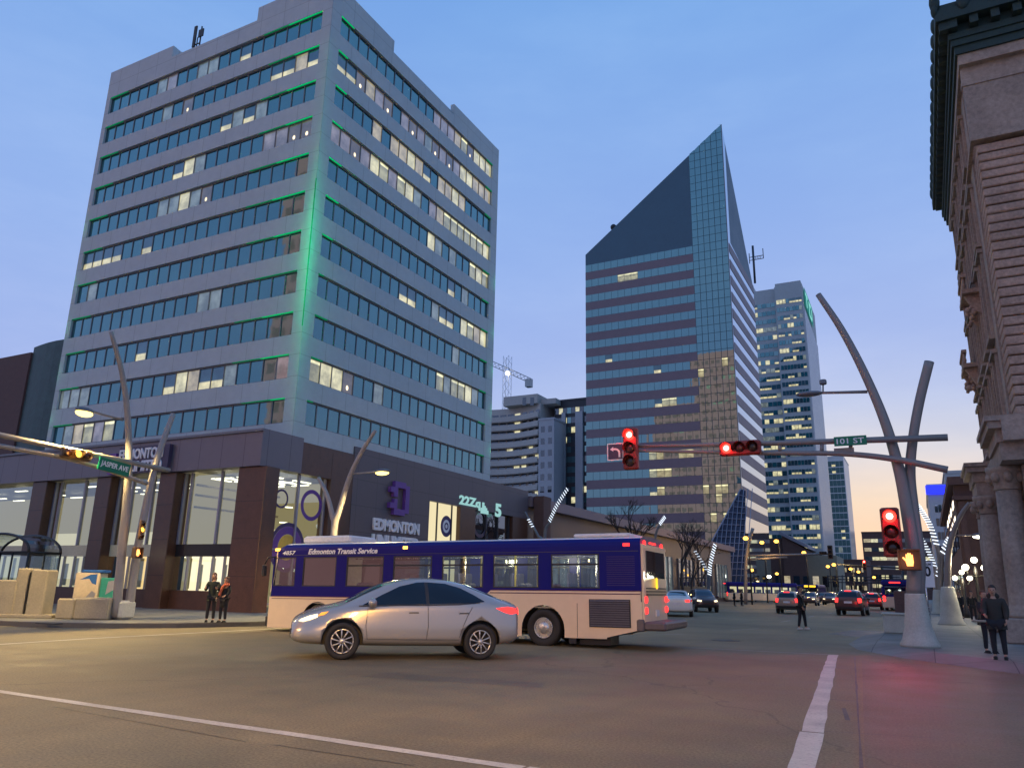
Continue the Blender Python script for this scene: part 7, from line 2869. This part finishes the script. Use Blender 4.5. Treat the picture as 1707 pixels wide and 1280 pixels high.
mb.build('mural', ['mural_blue', 'panel_grey', 'mural_teal', 'mural_cream'], cb)
# tan double cabinet further left
a, b = gd(-8, 1029, .15), gd(55, 1030, .15)
dr = (b - a).normalized()
nr_ = V((-dr.y, dr.x, 0))
dc = thing('concrete_box', 'tall tan concrete boxes with a dark joint at the left edge before the shelter', 'cabinet', (a + b) / 2 + nr_ * .5, math.atan2(dr.y, dr.x))
mb = MB()
mb.bbox((-.62, 0, .62), (1.0, .9, 1.24), ch=.04)
mb.bbox((.0, .02, .82), (.42, .86, 1.64), ch=.04)
mb.bbox((.52, 0, .80), (.56, .8, 1.60), ch=.04)
mb.bbox((.0, 0, .06), (2.4, 1.05, .12), ch=.02)
mb.build('case', 'concrete', dc)
mb = MB()
mb.box((.215, -.44, .13), (.235, -.38, 1.5))
mb.build('joint', 'black_metal', dc)
# drain in the kerb
p = gd(82, 1037.5, .17)
mb = MB()
mb.bbox((p.x, p.y, p.z - .02), (.9, .3, .03), ch=.005)
tag(mb.build('drain_cover', 'tar'), 'dark drain cover set in the left corner pavement edge', 'drain')
# bus shelter with barrel roof
SX = at(18, 1000, 21.5)
sh = thing('bus_shelter', 'glass bus shelter with rounded roof and black frame at the left edge', 'bus shelter', (SX.x, 21.5, .15))
xa, xb = at(-60, 960, 21.5).x, at(41, 960, 21.5).x
zr_, zt_ = at(20, 920, 21.5).z, at(10, 889, 21.5).z
r_ = (xb - xa) / 2
cx_ = (xa + xb) / 2
mb = MB()


def arch(y):
    return [(cx_ + r_ * math.cos(t_), y, zr_ + (zt_ - zr_) * math.sin(t_)) for t_ in [PI * k / 14 for k in range(15)]]


for y in (21.5, 23.0):
    mb.tube([V(p) for p in arch(y)], .06, 8)
    for xx in (xa, cx_, cx_ + r_ * .5, xb):
        mb.tube([(xx, y, .15), (xx, y, zr_ if xx in (xa, xb) else zr_)], .045, 8)
    mb.tube([(xa, y, zr_), (xb, y, zr_)], .05, 8)
    mb.tube([(xa, y, .6), (xb, y, .6)], .03, 6)
for xx in (xa, xb):
    mb.tube([(xx, 21.5, zr_), (xx, 23, zr_)], .05, 8)
mb.build('frame', 'black_metal', sh, True)
mb = MB()
A1, A2 = arch(21.5), arch(23)
for i in range(14):
    mb.face([A1[i], A1[i + 1], A2[i + 1], A2[i]], smooth=True)
mb.build('roof', 'glass_shop', sh, True)
mb = MB()
mb.face([(xa + .05, 23, .6), (xb - .05, 23, .6), (xb - .05, 23, zr_ - .05), (xa + .05, 23, zr_ - .05)])
mb.face([(xb, 21.55, .6), (xb, 22.95, .6), (xb, 22.95, zr_ - .05), (xb, 21.55, zr_ - .05)])
mb.build('glass_panel', 'glass_clear', sh, True)
mb = MB()
mb.box((xa + .3, 22.5, .55), (xb - .3, 22.9, .62))
mb.build('bench', 'frame_grey', sh, True)
lamp('shelter_light', (cx_ + r_ * .3, 22.2, zr_ + .2), (1, .85, .5), 30, .15)

# low beige wall and railing on the left of the avenue behind the parked SUV
p0_, p1_ = gd(1118, 1003), gd(1290, 1001)
lw = thing('low_wall', 'low beige garden wall behind the white and dark cars at the left kerb', 'wall', (p0_.x, p0_.y, 0))
a_, b_ = at(1095, 1000, 98), at(1185, 1000, 98)
mb = MB()
mb.bbox(((a_.x + b_.x) / 2, 98, 1.0), (b_.x - a_.x, .5, 2.0), ch=.05)
mb.build('wall', 'concrete', lw, True)
mb = MB()
for k in range(14):
    xx = a_.x + (b_.x - a_.x) * k / 13
    mb.tube([(xx, 97.7, 2.0), (xx, 97.7, 3.0)], .04, 5)
mb.tube([(a_.x, 97.7, 3.0), (b_.x, 97.7, 3.0)], .05, 6)
mb.build('railing', 'frame_dark', lw, True)


# ------------------------------------------------------------------ bare street trees
def bare_tree(label, x, y, h, seed, group='bare trees on the left pavement'):
    rr = random.Random(seed)
    t = thing('bare_tree', label, 'tree', (x, y, .1), 0, group)
    tb, cb_ = MB(), MB()
    tips = []

    def grow(p, d, ln, r, lv):
        q = p + d * ln
        m_ = p.lerp(q, .5) + V((rr.uniform(-.06, .06), rr.uniform(-.06, .06), 0)) * ln
        (tb if lv < 2 else cb_).tube([p, m_, q], [r, r * .85, r * .68], 6 if lv < 2 else 4, cap=False)
        if lv >= 6:
            return
        n = 2 if lv == 0 else rr.choice((2, 3, 3))
        for k in range(n):
            az = rr.uniform(0, 2 * PI)
            sp_ = rr.uniform(.35, .75)
            nd = (d + V((math.cos(az) * sp_, math.sin(az) * sp_, rr.uniform(-.05, .3)))).normalized()
            grow(q, nd, ln * rr.uniform(.62, .82), r * .66, lv + 1)
    grow(V((0, 0, 0)), V((rr.uniform(-.05, .05), 0, 1)).normalized(), h * .27, h * .016 + .03, 0)
    tb.build('trunk', 'bark', t)
    cb_.build('crown', 'bark', t)
    return t


for px, Y, h, sd, lab in ((1138, 82, 9.5, 1, 'bare dark tree beside the rear corner of the bus'), (1152, 88, 8.5, 2, 'bare dark tree left of the white light tree'), (1052, 60, 9.2, 4, 'bare tree top showing just over the bus roof near its tail'), (1166, 100, 7.0, 5, 'bare tree right behind the white light tree')):
    p = at(px, 1000, Y)
    bare_tree(lab, p.x, Y, h, sd)


# ------------------------------------------------------------------ people
mat('skin', (0.42, 0.24, 0.16), 0.6, var=0.08, nscale=6)
mat('hair_dark', (0.03, 0.02, 0.015), 0.7)
mat('hair_brown', (0.10, 0.045, 0.025), 0.7)
mat('coat_black', (0.012, 0.013, 0.014), 0.85)
mat('coat_dark_green', (0.014, 0.022, 0.017), 0.85)
mat('trousers_dark', (0.015, 0.015, 0.02), 0.9)
mat('scarf_orange', (0.50, 0.12, 0.06), 0.8)
mat('shoe_dark', (0.015, 0.013, 0.012), 0.6)
mat('shoe_pale', (0.5, 0.48, 0.45), 0.6)
mat('plaid', (0.035, 0.03, 0.024), 0.9)


def skinned(name, verts, edges, radii, m, parent, root=0, sub=1):
    me = bpy.data.meshes.new(name)
    me.from_pydata([tuple(v) for v in verts], edges, [])
    o = bpy.data.objects.new(name, me)
    COL.objects.link(o)
    md = o.modifiers.new('skin', 'SKIN')
    md.use_smooth_shade = True
    md.branch_smoothing = 0.6
    sv = me.skin_vertices[0].data
    for i, r in enumerate(radii):
        rr_ = r if isinstance(r, tuple) else (r, r)
        sv[i].radius = rr_
        sv[i].use_root = (i == root)
    s_ = o.modifiers.new('sub', 'SUBSURF')
    s_.levels = s_.render_levels = sub
    bpy.context.view_layer.update()
    new = bpy.data.meshes.new_from_object(o.evaluated_get(bpy.context.evaluated_depsgraph_get()))
    o.modifiers.clear()
    o.data = new
    new.name = name
    new.materials.clear()
    new.materials.append(MATS[m])
    for p in new.polygons:
        p.use_smooth = True
    bpy.data.meshes.remove(me)
    o.parent = parent
    return o


def person(label, loc, rz, h=1.7, coat='coat_black', legs='trousers_dark', hair='hair_dark', shoes='shoe_dark', stride=0.0, arms=((0.10, 0.05), (0.10, 0.05)), long_coat=False, long_hair=False, scarf=False, hood=False, bulk=1.0, group=None, coarse=False, lean=0.0):
    """x right, y back, faces -y; arms: (forward swing of the upper arm, elbow bend) per side in radians"""
    t = thing('person', label, 'person', loc, rz, group)
    k = h / 1.75
    t.scale = (k, k, k)
    J = {}
    J['pel'] = V((0, 0, .93))
    J['sp'] = V((0, lean * .3, 1.12))
    J['ch'] = V((0, lean * .8, 1.34))
    J['nk'] = V((0, lean, 1.48))
    J['hd'] = V((0, lean - .01, 1.62))
    for sd, s in (('l', -1), ('r', 1)):
        st = stride * s
        J['hip' + sd] = V((.095 * s, 0, .90))
        J['kn' + sd] = V((.105 * s, -st * .5 - .02, .49))
        J['an' + sd] = V((.11 * s, -st, .09 + abs(st) * .05))
        J['sh' + sd] = V((.185 * s * (.9 + .1 * bulk), lean * .9, 1.41))
        f, e = arms[0 if s < 0 else 1]
        up_ = V((.06 * s, -math.sin(f), -math.cos(f))).normalized() * .29
        J['el' + sd] = J['sh' + sd] + up_ + V((.03 * s, 0, 0))
        fo = V((-.10 * s * min(1, e), -math.sin(f + e), -math.cos(f + e))).normalized() * .25
        J['wr' + sd] = J['el' + sd] + fo
        J['fo' + sd] = fo.normalized()
    # body: one skinned surface with five-fingered hands
    vs, es, rs = [], [], []

    def add(p, r, par=None):
        vs.append(V(p))
        rs.append(r)
        if par is not None:
            es.append((par, len(vs) - 1))
        return len(vs) - 1
    a = add(J['pel'], (.13, .10))
    b = add(J['sp'], (.12, .095), a)
    c = add(J['ch'], (.14, .10), b)
    d = add(J['nk'], .052, c)
    e_ = add(J['hd'] - V((0, -.005, .075)), .055, d)
    for sd, s in (('l', -1), ('r', 1)):
        i = add(J['hip' + sd], .085, a)
        i = add(J['kn' + sd], .058, i)
        i = add(J['an' + sd], .038, i)
        i = add(J['an' + sd] + V((0, -.11, -.05)), .035, i)
        i = add(J['sh' + sd], .058, c)
        i = add(J['el' + sd], .042, i)
        i = add(J['wr' + sd], .028, i)
        f = J['fo' + sd]
        side = f.cross(V((s, 0, 0))).normalized()
        palm = add(J['wr' + sd] + f * .06, (.034, .02), i)
        if not coarse:
            for q, (off, l1) in enumerate(((-.028, .062), (-.010, .075), (.010, .070), (.027, .052))):
                r0 = add(J['wr' + sd] + f * .085 + side * off, .010, palm)
                r1 = add(vs[r0] + f * l1 * .55 + V((-s * .012, 0, 0)), .009, r0)
                add(vs[r1] + f * l1 * .4 + V((-s * .03, 0, -.002)), .008, r1)
            r0 = add(J['wr' + sd] + f * .045 - side * .036, .011, palm)
            add(vs[r0] + f * .045 - side * .022 + V((-s * .02, 0, 0)), .009, r0)
        else:
            add(J['wr' + sd] + f * .15, (.03, .015), palm)
    body = skinned('body', vs, es, rs, 'skin', t, 0, 1)
    # head with brow, nose, eyes, mouth, ears joined to the body mesh
    mb = MB()
    hc = J['hd']
    mb.ball(hc + V((0, 0, .02)), .1, 16, 12, sc=(.78, .98, 1.18))
    mb.ball(hc + V((0, -.03, -.065)), .06, 10, 8, sc=(.9, .9, .8))
    mb.extrude([hc + V((-.012, -.094, .03)), hc + V((.012, -.094, .03)), hc + V((.018, -.098, -.018)), hc + V((-.018, -.098, -.018))], (0, -.016, -.004))
    for s in (-1, 1):
        mb.ball(hc + V((.08 * s, .01, .0)), .025, 8, 6, sc=(.4, .8, 1.2))
    hd = mb.build('head_form', 'skin')
    bm = bmesh.new()
    bm.from_mesh(body.data)
    bm.from_mesh(hd.data)
    bm.to_mesh(body.data)
    bm.free()
    for p in body.data.polygons:
        p.use_smooth = True
    bpy.data.objects.remove(hd)
    mb = MB()
    for s in (-1, 1):
        mb.ball(hc + V((.032 * s, -.088, .025)), .012, 8, 6, sc=(1.2, .6, .8))
    mb.extrude([hc + V((-.026, -.089, -.052)), hc + V((.026, -.089, -.052)), hc + V((.02, -.089, -.062)), hc + V((-.02, -.089, -.062))], (0, -.006, 0))
    mb.build('face_features', 'hair_dark', t)
    # hair
    mb = MB()
    mb.ball(hc + V((0, .018, .05)), .112, 16, 12, sc=(.80, .96, 1.0))
    if long_hair:
        mb.ball(hc + V((0, .055, -.06)), .1, 14, 10, sc=(.95, .6, 1.5))
    hr = mb.build('hair', hair, t)
    bm = bmesh.new()
    bm.from_mesh(hr.data)
    kill = [v for v in bm.verts if v.co.y < hc.y - .05 and v.co.z < hc.z + .07]
    bmesh.ops.delete(bm, geom=kill, context='VERTS')
    bm.to_mesh(hr.data)
    bm.free()
    # coat: torso and sleeves
    vs, es, rs = [], [], []
    a = add(J['pel'] + V((0, 0, -.02 if not long_coat else -.0)), (.165 * bulk, .125 * bulk))
    b = add(J['sp'], (.155 * bulk, .125 * bulk), a)
    c = add(J['ch'], (.17 * bulk, .125 * bulk), b)
    d = add(J['nk'] + V((0, .0, -.03)), .075, c)
    if long_coat:
        q = add(V((0, 0, .70)), (.18 * bulk, .135 * bulk), a)
        add(V((0, 0, .55)), (.19 * bulk, .14 * bulk), q)
    else:
        add(J['pel'] + V((0, 0, -.10)), (.165 * bulk, .125 * bulk), a)
    for sd, s in (('l', -1), ('r', 1)):
        i = add(J['sh' + sd], .078 * bulk, c)
        i = add(J['el' + sd], .062 * bulk, i)
        i = add(J['wr' + sd] - J['fo' + sd] * .0, .048, i)
    skinned('coat', vs, es, rs, coat, t, 0, 1)
    # trousers
    vs, es, rs = [], [], []
    a = add(J['pel'], (.15 * bulk, .115 * bulk))
    for sd, s in (('l', -1), ('r', 1)):
        i = add(J['hip' + sd] + V((0, 0, -.03)), .098 * (bulk * .5 + .5), a)
        i = add(J['kn' + sd], .072, i)
        i = add(J['an' + sd] + V((0, .005, .01)), .056, i)
    skinned('trousers', vs, es, rs, legs, t, 0, 1)
    for sd, s in (('l', -1), ('r', 1)):
        p = J['an' + sd]
        mb = MB()
        mb.ball(p + V((0, -.06, -.045)), .06, 12, 8, sc=(.8, 2.1, .75))
        mb.bbox(p + V((0, -.055, -.078)), (.09, .25, .024), ch=.008)
        mb.build('shoe', shoes, t)
    if scarf:
        mb = MB()
        mb.tube(smooth_path([J['shr'] + V((.02, -.08, .06)), J['nk'] + V((0, -.13, -.04)), J['spl' if False else 'sp'] + V((-.1, -.16, .1)), J['pel'] + V((-.14, -.16, .1))], 14), .055, 8)
        mb.tube([J['nk'] + V((.08, 0, .0)), J['nk'] + V((0, -.08, .0)), J['nk'] + V((-.08, 0, .0)), J['nk'] + V((0, .08, .01)), J['nk'] + V((.08, 0, .0))], .04, 8)
        mb.build('scarf', 'scarf_orange', t)
    if hood:
        mb = MB()
        mb.ball(J['nk'] + V((0, .07, .02)), .13, 12, 8, sc=(1.1, .6, .7))
        mb.build('hood', coat, t)
    return t


p = gd(349, 1036.5, .15)
person('person in dark coat with folded hands and long brown hair by the corner column', (p.x, p.y, .15), rad(38), 1.60, 'coat_dark_green', 'trousers_dark', 'hair_brown', long_hair=True, arms=((.35, 1.5), (.35, 1.5)), bulk=1.05)
p = gd(370, 1037, .15)
person('person in long black coat with an orange scarf by the corner column', (p.x, p.y, .15), rad(15), 1.47, 'coat_black', 'trousers_dark', 'hair_brown', long_coat=True, scarf=True, arms=((.2, .5), (.3, .9)), long_hair=True)
p = gd(1669, 1099, .15)
m1 = person('broad person in a dark jacket and dark trousers standing on the right pavement', (p.x, p.y, .15), rad(-5), 1.60, 'plaid', 'trousers_dark', 'hair_dark', hood=True, bulk=1.38, arms=((.25, 1.0), (.1, .6)))
# the second figure close behind, holding out a flat tray
p2 = at(1645, 1040, p.y + 2.2)
person('person in dark clothes just behind the broad person, half hidden by them', (p2.x, p.y + 2.2, .15), rad(30), 1.50, 'coat_black', 'trousers_dark', 'hair_brown', arms=((.4, 1.1), (.4, 1.1)))
tq = at(1637, 1035, p.y + 1.5)
mb = MB()
mb.bbox((0, 0, 0), (.42, .3, .05), ch=.02)
tr_ = mb.build('tray', 'concrete')
tr_.location = tq
tag(tr_, 'flat pale tray held out by the half hidden person on the right pavement', 'tray')
p = gd(1338, 1049, 0)
person('lone pedestrian in dark clothes walking across the avenue with white shoes', (p.x, p.y, 0), rad(70), 1.78, 'coat_black', 'trousers_dark', 'hair_dark', shoes='shoe_pale', stride=.10, arms=((.2, .3), (-.2, .3)))
far = person('far pedestrian in dark clothes nearest the globe lamps on the right pavement', (at(1620, 1000, 52).x, 52, .15), 0, 1.65, 'coat_black', coarse=True, group='pedestrians far along the pavements')
for px, Y, lab in ((1600, 58, 'far pedestrian left of the one by the globe lamps'), (1609, 64, 'smaller far pedestrian between two nearer ones on the right pavement'), (1594, 75, 'farthest pedestrian beside the curved light pole')):
    dup(far, (at(px, 1000, Y).x, Y, .15), rad(random.uniform(-40, 40)), lab, 'pedestrians far along the pavements')
for px, Y, lab in ((1224, 88, 'left one of two figures waiting at the blue bus'), (1236, 90, 'right one of two figures waiting at the blue bus')):
    dup(far, (at(px, 1000, Y).x, Y, .0), rad(random.uniform(100, 200)), lab, 'figures waiting at the left kerb')
